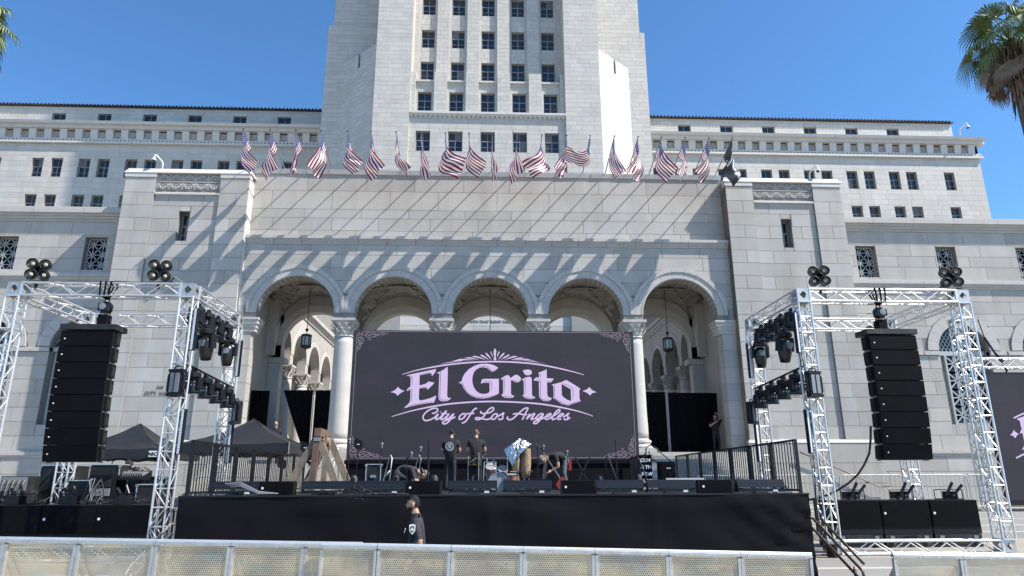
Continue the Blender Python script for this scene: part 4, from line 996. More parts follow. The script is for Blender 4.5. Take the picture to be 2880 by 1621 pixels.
for cx, s_, lb in ((-8.85, -1, 'black motor hoist hooked under the left truss beam'), (9.05, 1, 'black motor hoist with pale badge hooked under the right truss beam')):
    t = thing('chain_hoist', lb, 'hoist', (cx, TYF, 5.42))
    h = MB(); pts = [(cx+.05*math.cos(a), TYF, 6.0+.06*math.sin(a)) for a in [PI*k/6-1.3 for k in range(11)]]; h.tube(pts, .014, 6); h.build('hook', 'black_steel', t)
    b = MB(); b.lathe([(.09, -.13), (.13, -.08), (.14, 0), (.13, .08), (.08, .13)], (cx, TYF, 5.83), 12); b.box(cx-.11, cx+.11, TYF-.15, TYF-.12, 5.74, 5.9); b.build('motor', 'black_gloss', t)
    MB().lathe([(.07, 0), (.075, .02), (.0, .025)], (cx, TYF-.15, 5.83), 14, 'y').build('badge', 'grey_panel', t)
    MB().box(cx-.1, cx+.1, TYF-.1, TYF+.12, 5.42, 5.66).build('chain_bag', 'stage_cloth', t)
    c = MB(); c.tube([(cx-.1, TYF, 5.75), (cx-.12, TYF, 5.5), (cx-.1, TYF, 5.43)], .012, 6); c.tube([(cx+.1, TYF, 5.75), (cx+.14, TYF, 5.5), (cx+.12, TYF, 5.42)], .01, 6); c.tube([(cx, TYF, 5.95), (cx, TYF, 5.86)], .015, 6); c.build('chain', 'black_steel', t)
    sl = MB()
    for k in (-.1, 0, .1):
        sl.tube([(cx+k*.2, TYF, 6.03), (cx+k, TYF-.17, 6.1), (cx+k*1.2, TYF-.18, 6.4), (cx+k*1.1, TYF, 6.42), (cx+k, TYF+.17, 6.38), (cx+k*.2, TYF, 6.03)], .02, 6)
    sl.build('sling', 'drape', t)
# ---- blinders
def blinder():
    t = thing('blinder_light', '', 'stage light', (0, 0, 0), 'four lamp blinders on top of the trusses')
    y = MB(); y.tube([(-.16, .02, .22), (-.2, .02, .02), (.2, .02, .02), (.16, .02, .22)], .015, 6); y.box(-.03, .03, 0, .05, -.12, .03); y.build('yoke', 'black_steel', t)
    y = MB(); y.bar((-.13, .02, .16), (.13, .02, .44), .12, .06, (0, 1, 0)); y.bar((.13, .02, .16), (-.13, .02, .44), .12, .06, (0, 1, 0)); y.build('frame', 'black_plastic', t)
    for i in (-1, 1):
        for j in (-1, 1):
            c = (i*.125, .06, .3+j*.125)
            o = MB().lathe([(.06, -.02), (.115, .02), (.12, .12), (.125, .13), (.105, .13), (.1, .07)], c, 16, 'y', False).build('lamp', 'black_plastic', t, smooth=True)
            MB().lathe([(.105, .065), (.06, .05), (.0, .045)], c, 16, 'y', False).build('reflector', 'lamp_reflector', o, smooth=True)
            MB().lathe([(.045, .05), (.05, .09), (.03, .11), (.0, .115)], c, 12, 'y', False).build('bulb', 'lens', o, smooth=True)
    return t
bl = blinder()
for i, (x, z, lb) in enumerate(((-10.46, 6.4, 'four lamp blinder at the outer end of the left truss top'), (-7.75, 6.4, 'four lamp blinder near the inner corner of the left truss top'), (7.68, 6.42, 'four lamp blinder near the inner corner of the right truss top'), (10.93, 6.42, 'four lamp blinder at the outer end of the right truss top'))):
    loc, rt = (x, TYF-.05, z), (0, 0, -x*.03)
    if i == 0: bl.location = loc; bl.rotation_euler = rt; bl['label'] = lb
    else: copy_tree(bl, loc, rt, lb)
# ---- moving heads, hanging from a clamp at the origin
def moving_head(kind):
    t = thing('moving_light', '', 'stage light', (0, 0, 0), 'moving head lights on the trusses')
    c = MB(); c.box(-.03, .03, -.04, .04, -.07, .03); c.tube([(-.09, 0, -.06), (-.02, .03, .02), (.05, -.02, -.02), (.1, .02, -.08)], .012, 5); c.build('clamp', 'black_steel', t)
    w = .17 if kind == 'wash' else .19
    b = MB(); b.lathe([(.13, -.2), (.17, -.18), (.17, -.1), (.13, -.07)], n=14); b.build('base', 'black_plastic', t)
    zt = -.38 if kind == 'wash' else -.46
    y = MB()
    for s_ in (-1, 1):
        y.hexa([(s_*w-.025, -.09, zt-.07), (s_*w+.025, -.09, zt-.07), (s_*w+.025, .09, zt-.07), (s_*w-.025, .09, zt-.07)], [(s_*w-.03, -.07, -.2), (s_*w+.03, -.07, -.2), (s_*w+.03, .07, -.2), (s_*w-.03, .07, -.2)])
    y.box(-w, w, -.07, .07, -.24, -.2); y.build('yoke', 'black_plastic', t)
    if kind == 'wash':
        h = MB().lathe([(.06, .16), (.12, .13), (.145, .05), (.15, -.02), (.155, -.1), (.165, -.12), (.165, -.17), (.15, -.175)], (0, 0, zt), 18).build('head', 'black_gloss', t, smooth=True)
        MB().lathe([(.152, -.172), (.12, -.182), (.0, -.186)], (0, 0, zt), 18).build('lens', 'glass', h)
        v = MB()
        for k in range(16): 
            a = 2*PI*k/16; v.bar((.15*math.cos(a), .15*math.sin(a), zt+.03), (.15*math.cos(a), .15*math.sin(a), zt+.0), .02)
        v.build('vents', 'grey_panel', h)
    else:
        h = MB().lathe([(.1, .2), (.15, .16), (.165, .05), (.16, -.1), (.13, -.25), (.115, -.33), (.1, -.34)], (0, 0, zt), 16).build('head', 'black_gloss', t, smooth=True)
        MB().lathe([(.1, -.338), (.05, -.35), (.0, -.352)], (0, 0, zt), 16).build('lens', 'glass', h)
        q = MB(); q.hexa([(-.06, -.168, zt-.02), (.06, -.168, zt-.02), (.06, -.13, zt-.02), (-.06, -.13, zt-.02)], [(-.085, -.165, zt+.12), (.085, -.165, zt+.12), (.085, -.13, zt+.12), (-.085, -.13, zt+.12)]); q.build('cover', 'grey_panel', h)
    return t
wash, prof = moving_head('wash'), moving_head('profile')
firsts = {'wash': [wash], 'prof': [prof]}
def place(kind, loc, rot, lb):
    f = firsts[kind]
    o = f.pop() if f else copy_tree(wash if kind == 'wash' else prof)
    o.location = loc; o.rotation_euler = rot; o['label'] = lb; W[o] = loc
    return o
ORD = ['nearest', 'second', 'third', 'farthest']
def led_bar():
    t = thing('led_bar', '', 'led bar', (0, 0, 0), 'led bars on the truss towers')
    MB().box(-.05, .05, -.03, .05, 0, .96).build('housing', 'black_plastic', t)
    lm = MB().lathe([(.032, 0), (.034, .006), (.0, .008)], (0, 0, 0), 10, 'y').mesh('led', 'led_lens')
    for k in range(18): inst('led', lm, t, (0, -.031, .04+.0518*k))
    return t
lb0 = [led_bar()]; LB0 = lb0[0]
def bar_at(loc, rot, lb):
    o = lb0.pop() if lb0 else copy_tree(LB0)
    o.location = loc; o.rotation_euler = rot; o['label'] = lb
def strobe():
    t = thing('strobe_light', '', 'strobe', (0, 0, 0), 'strobe lights clamped to the truss towers')
    b = MB(); b.box(-.15, .15, -.04, .12, 0, .52); b.box(-.17, .17, -.06, .1, -.03, .03); b.box(-.17, .17, -.06, .1, .49, .55); b.build('housing', 'black_plastic', t)
    MB().box(-.11, .11, -.056, -.04, .05, .47).build('diffuser', 'grey_panel', t)
    q = MB(); q.box(-.006, .006, -.07, -.056, .05, .47); q.build('divider', 'black_plastic', t)
    h = MB()
    for s_ in (-1, 1): h.tube([(s_*.15, 0, .5), (s_*.2, 0, .42), (s_*.2, 0, .1), (s_*.15, 0, .02)], .018, 6)
    h.tube([(-.1, .02, .55), (-.06, .02, .62), (.06, .02, .62), (.1, .02, .55)], .016, 6); h.build('handle', 'black_steel', t)
    return t
sb0 = [strobe()]; SB0 = sb0[0]
def strobe_at(loc, rot, lb):
    o = sb0.pop() if sb0 else copy_tree(SB0)
    o.location = loc; o.rotation_euler = rot; o['label'] = lb
for sx in (-1, 1):
    nm = 'left' if sx < 0 else 'right'; X = -7.035 if sx < 0 else 7.2
    for k in range(4): place('wash', (X+sx*-.02, 15.85+.62*k, 6.05), (0.12*sx, 0, .4*sx), ORD[k]+' of four wash lights under the side beam of the '+nm+' truss')
    place('prof', (X-sx*.3, 15.75, 5.52), (.12, 0, .35*sx), 'profile moving light on the front tower of the '+nm+' truss')
    place('prof', (X-sx*.02, 17.95, 5.75), (.05, 0, -.1*sx), 'profile moving light on the rear tower of the '+nm+' truss')
    bar_at((X-sx*.24, 15.25, 4.85), (0, 0, .3*sx), 'upper led bar on the front inner tower of the '+nm+' truss')
    bar_at((X-sx*.26, 18.15, 4.7), (0, 0, .2*sx), 'upper led bar on the rear inner tower of the '+nm+' truss')
    bar_at((X-sx*.24, 15.25, 2.6), (0, 0, .3*sx), 'lower led bar on the front inner tower of the '+nm+' truss')
    bar_at((X-sx*.26, 18.15, 2.5), (0, 0, .2*sx), 'lower led bar on the rear inner tower of the '+nm+' truss')
    strobe_at((X-sx*.06, 15.08, 3.85), (0, 0, .25*sx), 'strobe on the front inner tower of the '+nm+' truss')
    strobe_at((X-sx*.33, 18.1, 3.5), (0, 0, .8*sx), 'strobe on the rear inner tower of the '+nm+' truss')
    pp = MB(); p0, p1 = Vector((X-sx*.08, 15.45, 4.58)), Vector((X-sx*.16, 18.3, 4.42)); pp.tube([p0, p1], .026, 8)
    tag(pp.build('light_pipe', 'black_steel'), 'black pipe between the inner towers of the '+nm+' truss', 'pipe')
    for k in range(4):
        q = p0.lerp(p1, .14+.235*k)
        place('wash', (q.x, q.y, q.z-.03), (.1, 0, .3*sx), ORD[k]+' of four wash lights on the black pipe of the '+nm+' truss')
    cb = MB()
    for j in range(3):
        x0 = X+sx*(-.16+.06*j); zz = [5.9, 5.0, 4.2, 3.3, 2.4, 1.5, .6]
        cb.tube([(x0+(rnd.random()-.5)*.12, 15.36+.1*rnd.random(), z) for z in zz], .013, 5)
    tag(cb.build('cable_run', 'cable'), 'black cables running down the inner tower of the '+nm+' truss', 'cable')
    cb = MB(); a, b = TX[sx]
    cb.tube([(a+.3+(b-a-.6)*k/10, TYF-.15, ZT0+.165+.012*math.sin(k*2.3)) for k in range(11)], .016, 5); cb.tube([(b-.5, TYF, ZT0+.2), (b-.35, TYF-.1, ZT0+.3), (b-.2, TYF, ZT0+.22), (b-.4, TYF+.1, ZT0+.19)], .02, 5)
    tag(cb.build('cable_run', 'cable'), 'black cable tied along the top beam of the '+nm+' truss', 'cable')
cb = MB(); cb.tube([(8.45, 15.35, 3.2), (8.43, 15.4, 2.9), (8.41, 15.5, 2.6), (8.36, 15.7, 2.35), (8.3, 15.9, 2.15), (8.2, 16.2, 1.95), (8.05, 16.5, 1.78), (7.85, 16.8, 1.64), (7.6, 17.0, 1.57)], .025, 6)
tag(cb.build('speaker_cable', 'cable'), 'thick black cable hanging from the right speaker array', 'cable')
# ------------------------------------------------------------------ the stage
STG = thing('stage', 'black stage platform with a wrinkled black cloth front', 'stage', (0, 17.6, 0))
MB().box(-5.85, 5.85, 13.36, 22.2, 1.62, 1.778).build('deck', 'deck_black', STG)
lg = MB()
for x in (-5.6, -2.8, 0, 2.8, 5.6):
    for y in (13.8, 14.0, 18, 21.8): 
        if y == 14.0: continue
        MB().tube([(x, y, 0 if y < 14.1 else (.47 if y < 19.5 else 1.1)), (x, y, 1.63)], .04, 8).build('leg', 'galvanised', STG)
sk = MB(); N, Mz = 190, 16; rows = []
import_noise = [ (rnd.uniform(.6, 5), rnd.uniform(.5, 3.2), rnd.uniform(0, 6.3), rnd.uniform(.002, .006)) for _ in range(14) ]
def skd(x, z):
    d = 0
    for fx, fz, ph, am in import_noise: d += am*math.sin(fx*x+fz*z*2+ph)
    e = max(0, 1-abs(5.8-x)/1.9); d += e*.022*math.sin(13*(z*1.3+ (x-5.8)*(.35+.3*z))+1)+e*.014*math.sin(23*z+x*3)
    e = max(0, 1-abs(x+.05+.1*z)/.25); d += e*.02
    d += .035*max(0, 1-abs(z-1.55+.08*math.sin(x*.9))/.16)*(.6+.4*math.sin(x*1.7+.6))+.012*max(0, math.sin(x*2.57+.4))**12
    return d*(.35+.65*math.sin(min(1, (1.775-z)/.5)*PI/2))
for j in range(Mz+1):
    z = 1.775-1.77*j/Mz; rows.append([(-5.86+11.72*i/N, 13.32-abs(.02)-skd(-5.86+11.72*i/N, z), z) for i in range(N+1)])
sk.strip(rows[::-1]); sk.build('front_cloth', 'stage_cloth', STG, smooth=True)
for s_ in (-1, 1):
    q = MB(); rows = [[(s_*(5.87+.03*math.sin(y*4+z*2)), y, z) for y in [13.3+.44*k for k in range(20)]] for z in [1.775-.22*k for k in range(9)]]
    q.strip(rows if s_ < 0 else rows[::-1]); q.build('side_cloth', 'stage_cloth', STG, smooth=True)
MB().box(-5.88, 5.88, 13.29, 13.36, 1.76, 1.79).build('edge_trim', 'black_steel', STG)
# guard rails along both sides
def guard(L, label):
    t = thing('guard_rail', label, 'railing', (0, 0, 0), 'black picket guard rails around the stage'); H = 1.02
    for y in (0, L): MB().box(-.03, .03, y-.03 if y else 0, y+.03 if not y else L, 0, H).build('post', 'black_steel', t)
    MB().box(-.02, .02, .03, L-.03, H-.04, H-.0).build('rail', 'black_steel', t); MB().box(-.02, .02, .03, L-.03, .04, .08).build('rail', 'black_steel', t)
    n = int(L/.13)
    pm = MB().box(-.008, .008, -.008, .008, .08, H-.04).mesh('picket', 'black_steel')
    for k in range(1, n): inst('picket', pm, t, (0, L*k/n, 0))
    return t
G0 = guard(1.2, ''); gu = [G0]
NTH = ['front', 'second', 'third', 'fourth', 'fifth', 'sixth', 'rearmost']
for sx in (-1, 1):
    for k in range(7):
        o = gu.pop() if gu else copy_tree(G0)
        o.location = (sx*5.79, 13.42+1.22*k, 1.78); o['label'] = NTH[k]+' guard rail panel along the '+('left' if sx < 0 else 'right')+' edge of the stage'
o = copy_tree(G0, (4.62, 22.0, 1.78), (0, 0, 0), 'guard rail panel by the steps behind the lettered banner')
# front fills and light battens along the edge
def fill():
    t = thing('fill_speaker', '', 'speaker', (0, 0, 0), 'small speakers along the stage edge')
    MB().hexa([(-.31, .015, 0), (.31, .015, 0), (.29, .35, 0), (-.29, .35, 0)], [(-.31, .015, .25), (.31, .015, .25), (.29, .35, .25), (-.29, .35, .25)]).build('cabinet', 'speaker_body', t)
    MB().box(-.3, .3, 0, .015, .012, .238).build('grille', 'speaker_grille', t)
    MB().lathe([(.022, 0), (.022, .004), (.0, .005)], (-.25, 0, .125), 10, 'y').build('badge', 'white_tag', t)
    for s_ in (-1, 1): MB().box(*sorted((s_*.31, s_*.34)), .02, .12, .0, .25).build('bracket', 'black_steel', t)
    return t
f0 = [fill()]; F0 = f0[0]
for x, lb in ((-4.165, 'small black speaker on the stage edge before the wooden frame'), (-1.435, 'small black speaker on the stage edge below the crouching man'), (1.5, 'small black speaker on the stage edge before the bent man with guitar'), (4.145, 'rightmost small black speaker on the stage edge')):
    o = f0.pop() if f0 else copy_tree(F0)
    o.location = (x, 13.42, 1.791); o['label'] = lb
def batten(wd):
    t = thing('light_batten', '', 'stage light', (0, 0, 0), 'black light battens along the stage edge'); h = wd/2
    b = MB(); b.hexa([(-h, .0, .11), (h, .0, .11), (h, .2, .11), (-h, .2, .11)], [(-h, .05, .25), (h, .05, .25), (h, .15, .25), (-h, .15, .25)]); b.box(-h, h, -.02, .0, .10, .125); b.box(-h+.0, h-.0, .02, .05, .16, .185); b.build('head', 'black_gloss', t)
    b = MB(); b.box(-h, h, .0, .24, .02, .075); b.build('base', 'scuffed_black', t)
    MB().box(-h+.08, h-.08, .02, .2, .075, .082).build('strip', 'grey_panel', t)
    for s_ in (-1, 1): MB().box(*sorted((s_*h, s_*(h-.03))), .05, .16, .07, .2).build('bracket', 'black_steel', t)
    MB().box(h-.24, h-.15, -.004, .0, .025, .065).build('label_tag', 'white_tag', t)
    f = MB(); f.hexa([(-.14, -.02, 0), (.14, -.02, 0), (.14, .2, 0), (-.14, .2, 0)], [(-.09, -.01, .045), (.09, -.01, .045), (.09, .2, .045), (-.09, .2, .045)]); f.build('foot', 'black_plastic', t)
    return t
b0 = [batten(.92)]; B0 = b0[0]
for (x0, x1), lb in zip(((-5.4, -4.51), (-3.71, -2.79), (-2.7, -1.78), (-.96, -.06), (.07, .99), (1.83, 2.75), (2.82, 3.74), (4.55, 5.5)),
    ('leftmost light batten on the stage edge', 'light batten below the wooden frame', 'light batten left of the crouching man', 'light batten below the standing men', 'light batten in front of the drum kit', 'light batten right of the bent man', 'light batten in front of the lettered banner', 'rightmost light batten on the stage edge')):
    o = b0.pop() if b0 else copy_tree(B0)
    o.location = ((x0+x1)/2, 13.42, 1.792); o['label'] = lb
cb = MB()
for k in range(6):
    x = -3.0+.12*k; cb.tube([(x-.5, 13.4, 1.8), (x-.2, 13.33, 1.84+.02*k), (x+.1, 13.31, 1.80), (x+.25, 13.3, 1.74-.02*k), (x+.4, 13.33, 1.82), (x+.7, 13.4, 1.8)], .01, 5)
tag(cb.build('cable_coil', 'cable'), 'loops of black cable hanging over the stage edge', 'cable')
cb = MB()
for k in range(3): cb.tube([(-5.1+.05*k, 13.4, 2.0-.03*k), (-4.8, 13.36, 2.02-.03*k), (-4.45, 13.34, 1.86-.02*k), (-4.1, 13.36, 1.82)], .01, 5)
tag(cb.build('cable_loop', 'cable_grey'), 'pale cables looping from the corner connectors of the stage', 'cable')
# ------------------------------------------------------------------ video wall
def ribbon(mb, pts, wd, y, sub=6, taper=False):
    P = [Vector((p[0], p[1])) for p in pts]; Q = []
    for i in range(len(P)-1):
        p0, p1, p2, p3 = P[max(i-1, 0)], P[i], P[i+1], P[min(i+2, len(P)-1)]
        for k in range(sub):
            t = k/sub; Q.append(.5*((2*p1)+(p2-p0)*t+(2*p0-5*p1+4*p2-p3)*t*t+(3*p1-p0-3*p2+p3)*t**3))
    Q.append(P[-1]); n = len(Q)
    for i in range(n):
        d = Q[min(i+1, n-1)]-Q[max(i-1, 0)]; d = d.normalized() if d.length > 1e-6 else Vector((1, 0)); nn = Vector((-d.y, d.x))
        k = wd/2*(min(1, .35+3*min(i, n-1-i)/n) if taper else 1)
        mb.v += [(Q[i].x+nn.x*k, y, Q[i].y+nn.y*k), (Q[i].x-nn.x*k, y, Q[i].y-nn.y*k)]
    o = len(mb.v)-2*n
    for i in range(n-1): mb.f.append((o+2*i, o+2*i+1, o+2*i+3, o+2*i+2)); mb.m.append(0)
def flat(mb, pts, y):
    n = len(pts); ar = sum(pts[i][0]*pts[(i+1) % n][1]-pts[(i+1) % n][0]*pts[i][1] for i in range(n))
    mb.add([(x, y, z) for x, z in (pts if ar > 0 else pts[::-1])], [tuple(range(n))])
YS = 23.3; SX0, SX1, SZ0, SZ1 = -4.785, 4.935, 2.742, 7.09
VW = thing('video_wall', 'huge dark video wall reading El Grito, City of Los Angeles', 'screen', (0.07, 23.45, 1.1))
MB().box(SX0, SX1, YS+.02, YS+.16, SZ0, SZ1).build('frame', 'black_plastic', VW)
nx, nz = 19, 9
for i in range(nx):
    for j in range(nz):
        a, b = SX0+(SX1-SX0)*i/nx, SX0+(SX1-SX0)*(i+1)/nx; c, d = SZ0+(SZ1-SZ0)*j/nz, SZ0+(SZ1-SZ0)*(j+1)/nz
        if i == 0 and j == 0: tile = MB().box(0, b-a-.002, 0, .02, 0, d-c-.002).mesh('panel', 'screen_face')
        inst('panel', tile, VW, (a+.001, YS, c+.001))
cap_ = ['E', 'l', 'G', 'r', 'i', 'i dot', 't', 'o']
lo = MB()
for p in LOGO[:10]: flat(lo, p, YS-.006)
lo.build('lettering', 'lilac', VW)
lo = MB()
for p in LOGO[10:]: flat(lo, p, YS-.006)
for a_ in ARCS: ribbon(lo, a_, .052, YS-.006, 6, True)
lo.build('emblem', 'lilac', VW)
lo = MB()
for p in INLINE: ribbon(lo, p, .017, YS-.009, 5, True)
lo.build('letter_lines', 'screen_ink', VW)
lo = MB()
for p in SCRIPT: ribbon(lo, p, .048, YS-.006, 6)
lo.build('script_lettering', 'lilac', VW)
fl = MB(); lf = MB()
for mx in (1, -1):
    for mz in (1, -1):
        cx, cz = (SX0 if mx > 0 else SX1), (SZ1 if mz > 0 else SZ0)
        tr = lambda p: (cx+mx*p[0], cz+mz*p[1])
        sw = lambda p: (.115+(-p[1]-.045)*1.1, -(.045+(p[0]-.115)*.66))
        for q in FLOUR:
            ribbon(fl, [tr(p) for p in q], .018, YS-.006, 4); ribbon(fl, [tr(sw(p)) for p in q], .018, YS-.006, 4)
        for q in FLEAF: flat(lf, [tr(p) for p in q], YS-.006)
        ch = [(.115, -.19), (.2, -.17), (.27, -.13), (.35, -.046)]
        ribbon(fl, [tr(p) for p in ch], .016, YS-.006, 3)
        for p, q in (((.2, -.12), (.14, -.08)), ((.22, -.1), (.18, -.05)), ((.18, -.14), (.12, -.13))): ribbon(fl, [tr(p), tr(q)], .014, YS-.006, 2)
for p, q in (((SX0+.35, SZ1-.046), (SX1-.35, SZ1-.046)), ((SX0+.35, SZ0+.046), (SX1-.35, SZ0+.046)), ((SX0+.115, SZ0+.19), (SX0+.115, SZ1-.19)), ((SX1-.115, SZ0+.19), (SX1-.115, SZ1-.19))): ribbon(fl, [p, q], .016, YS-.006, 2)
fl.build('border', 'lilac_line', VW); lf.build('border_leaf', 'screen_leaf', VW)
bs = MB(); bs.box(SX0-.05, SX1+.05, YS-.03, YS+.9, 2.6, 2.735); bs.box(SX0, SX1, YS+.02, YS+.85, 1.1, 2.6); bs.build('base', 'stage_cloth', VW)
br = MB()
for x in (-4.2, -2, 0, 2, 4.2): br.bar((x, YS+.2, 7.0), (x, YS+.95, 1.2), .06); br.bar((x, YS+.18, 1.2), (x, YS+.18, 7.0), .05)
br.build('support_frame', 'galvanised', VW)
# second screen far right with its own truss
V2 = thing('side_video_wall', 'second dark video wall cut off at the right edge of the picture', 'screen', (18.5, 21.1, 1.1))
for i in range(10):
    for j in range(8):
        if i == 0 and j == 0: tile2 = MB().box(0, .498, 0, .1, 0, .488).mesh('panel', 'screen_face')
        inst('panel', tile2, V2, (15.72+.5*i, 21.05, 1.42+.49*j))
k = (21.04)/23.3
lo = MB()
for p in LOGO[:10]+LOGO[10:]: flat(lo, [(18.3+(x-.07)*.62, 1.42+(z-SZ0)*.86+.05) for x, z in p], 21.044)
for a_ in ARCS: ribbon(lo, [(18.3+(x-.07)*.62, 1.47+(z-SZ0)*.86) for x, z in a_], .045, 21.044, 4)
for p in SCRIPT: ribbon(lo, [(18.3+(x-.07)*.62, 1.47+(z-SZ0)*.86) for x, z in p], .035, 21.044, 4)
lo.build('lettering', 'lilac', V2)
MB().box(15.7, 20.8, 21.0, 21.2, 1.28, 1.42).build('base', 'black_plastic', V2); MB().box(15.72, 20.72, 21.15, 21.3, 1.42, 5.34).build('frame', 'black_plastic', V2)
T2 = thing('screen_truss', 'horizontal silver truss above the far right video wall', 'truss', (18.5, 21.1, 1.1))
truss_seg(T2, (15.3, 21.15, 5.64), (21, 21.15, 5.64), 'beam'); truss_seg(T2, (15.45, 21.6, 1.1), (15.45, 21.6, 6.9), 'tower', ladder=True, u=(0, 1, 0)); truss_seg(T2, (20.6, 21.6, 1.1), (20.6, 21.6, 6.9), 'tower', ladder=True, u=(0, 1, 0))
corner_block(T2, (15.45, 21.6, 7.05))
cb = MB(); cb.tube([(15.9, 21.15, 7.1), (16.0, 21.15, 6.5), (15.85, 21.1, 5.85)], .018, 6); cb.tube([(16.0, 21.15, 6.5), (16.5, 21.1, 5.4), (16.3, 21.1, 5.15), (15.9, 21.1, 5.25)], .035, 6); cb.tube([(16.0, 21.15, 6.5), (16.2, 21.1, 6.0), (16.45, 21.1, 5.7)], .03, 6)
tag(cb.build('rigging_sling', 'black_steel'), 'black hoist sling on the far right screen truss', 'sling')
# ------------------------------------------------------------------ subwoofers, jets, barriers, cases
def sub():
    t = thing('subwoofer', '', 'speaker', (0, 0, 0), 'subwoofers on wheeled dollies')
    MB().box(-.6, .6, .02, .95, .3, 1.08).build('cabinet', 'speaker_body', t); MB().box(-.585, .585, 0, .02, .47, 1.065).build('grille', 'speaker_grille', t)
    MB().lathe([(.03, 0), (.03, .005), (.0, .006)], (-.52, 0, .78), 10, 'y').build('badge', 'white_tag', t)
    p = MB().box(-.58, .58, .02, .9, .0, .29).build('dolly', 'scuffed_black', t)
    MB().box(-.3, .2, .012, .02, .06, .26).build('port', 'glass', t)
    for s_ in (-1, 1):
        c = MB(); c.lathe([(.06, -.02), (.065, 0), (.06, .02)], (s_*.42, -.02, .13), 12, 'x'); c.box(s_*.42-.05, s_*.42+.05, -.0, .02, .1, .26); c.build('caster', 'grey_panel', t)
    return t
s0 = [sub()]; S0 = s0[0]
SPOT = [((8.74, 17, .47), 'subwoofer nearest the stage on the right'), ((9.965, 17, .47), 'middle subwoofer under the right truss'), ((11.195, 17, .47), 'outermost subwoofer under the right truss'),
        ((-10.79, 16.5, .47), 'outermost subwoofer behind the left barrier'), ((-9.565, 16.5, .47), 'middle subwoofer under the left truss'), ((-8.375, 16.5, .47), 'subwoofer beside the inner tower of the left truss'), ((-12.0, 16.5, .47), 'subwoofer cut off by the left edge of the picture')]
for loc, lb in SPOT:
    o = s0.pop() if s0 else copy_tree(S0)
    o.location = loc; o['label'] = lb
def jet():
    t = thing('co2_jet', '', 'effects jet', (0, 0, 0), 'effect jets standing on the subwoofers')
    f = MB()
    for s_ in (-1, 1): f.tube([(s_*.3, 0, 0), (s_*.3, 0, .24)], .012, 6)
    f.tube([(-.3, 0, .24), (.3, 0, .24)], .012, 6); f.tube([(-.3, 0, .02), (.3, 0, .02)], .012, 6); f.build('frame', 'black_steel', t)
    MB().box(-.12, .2, .02, .3, .02, .2).build('box', 'black_plastic', t)
    MB().lathe([(.03, 0), (.03, .006), (.0, .007)], (.13, .02, .12), 10, 'y').build('badge', 'white_tag', t)
    for p, q in (((-.05, -.02, .1), (.12, -.06, .42)), ((.12, -.02, .12), (.32, -.06, .36))):
        MB().tube([p, q], .035, 10).build('nozzle', 'black_gloss', t)
    return t
j0 = [jet()]; J0 = j0[0]
for loc, rz, lb in (((8.85, 17.3, 1.55), 0, 'effect jet on the subwoofer nearest the stage at right'), ((10.1, 17.3, 1.55), .0, 'effect jet on the middle right subwoofer'), ((11.3, 17.3, 1.55), -.5, 'effect jet with upright nozzles on the outermost right subwoofer'),
    ((-10.9, 16.9, 1.55), PI, 'effect jet on the outer left subwoofer'), ((-9.7, 16.9, 1.55), PI, 'effect jet on the middle left subwoofer'), ((-8.5, 16.9, 1.55), PI, 'effect jet on the left subwoofer beside the tower')):
    o = j0.pop() if j0 else copy_tree(J0)
    o.location = loc; o.rotation_euler = (0, 0, rz); o['label'] = lb
def bike_rack(W_=2.0):
    t = thing('steel_barricade', '', 'barricade', (0, 0, 0), 'galvanised barricades on the terrace'); h = W_/2; H = 1.08
    pts = [(-h, 0, .15), (-h, 0, H-.12), (-h+.04, 0, H-.04), (-h+.12, 0, H), (h-.12, 0, H), (h-.04, 0, H-.04), (h, 0, H-.12), (h, 0, .15), (-h, 0, .15)]
    MB().tube(pts, .02, 8).build('frame', 'galvanised', t)
    pm = MB().tube([(0, 0, .15), (0, 0, H)], .008, 6).mesh('bar', 'galvanised')
    for k in range(1, 15): inst('bar', pm, t, (-h+W_*k/15, 0, 0))
    for s_ in (-1, 1): MB().tube([(s_*(h-.25), -.25, .01), (s_*(h-.25), 0, .16), (s_*(h-.25), .25, .01)], .018, 6).build('foot', 'galvanised', t)
    return t
k0 = [bike_rack()]; K0 = k0[0]
for x, y, rz, lb in ((9.3, 20.9, 0, 'steel barricade behind the inner tower of the right truss'), (11.42, 20.9, .02, 'steel barricade behind the right speaker array'), (13.5, 21.0, .03, 'steel barricade beyond the right subwoofers'), (15.6, 21.2, -.1, 'steel barricade below the far right screen'), (-7.6, 20.9, .1, 'steel barricade left of the stage behind the tower'), (7.2, 21.3, 0, 'steel barricade behind the right guard rails')):
    o = k0.pop() if k0 else copy_tree(K0)
    o.location = (x, y, 1.1); o.rotation_euler = (0, 0, rz); o['label'] = lb
def flight_case(x, y, z, w, d, h, lb, m='scuffed_black', rot=0):
    t = thing('flight_case', lb, 'flight case', (x, y, z), 'road cases behind the left subwoofers'); a = w/2
    MB().box(x-a+.01, x+a-.01, y+.01, y+d-.01, z+.01, z+h-.01).build('body', m, t)
    e = .022
    for (p, q) in [((-a, 0, 0), (a, 0, 0)), ((-a, 0, h), (a, 0, h)), ((-a, 0, 0), (-a, 0, h)), ((a, 0, 0), (a, 0, h)), ((-a, d, h), (a, d, h)), ((-a, 0, h), (-a, d, h)), ((a, 0, h), (a, d, h))]:
        MB().bar((x+p[0], y+p[1], z+p[2]), (x+q[0], y+q[1], z+q[2]), e).build('edge', 'aluminium', t)
    for i in (-1, 1):
        for j in (0, 1): MB().box(x+i*a-.035, x+i*a+.035, y-.02, y+.03, z+(h-.06)*j, z+(h-.06)*j+.06).build('corner', 'galvanised', t)
    MB().box(x-.08, x+.08, y-.016, y, z+h*.5, z+h*.5+.07).build('handle', 'galvanised', t)
    return t
flight_case(-10.45, 18.3, .47, .62, .7, 1.62, 'tall black road case with steel edges under the left array')
flight_case(-8.66, 18.2, .47, .6, .7, 1.52, 'black road case beside the inner left tower')
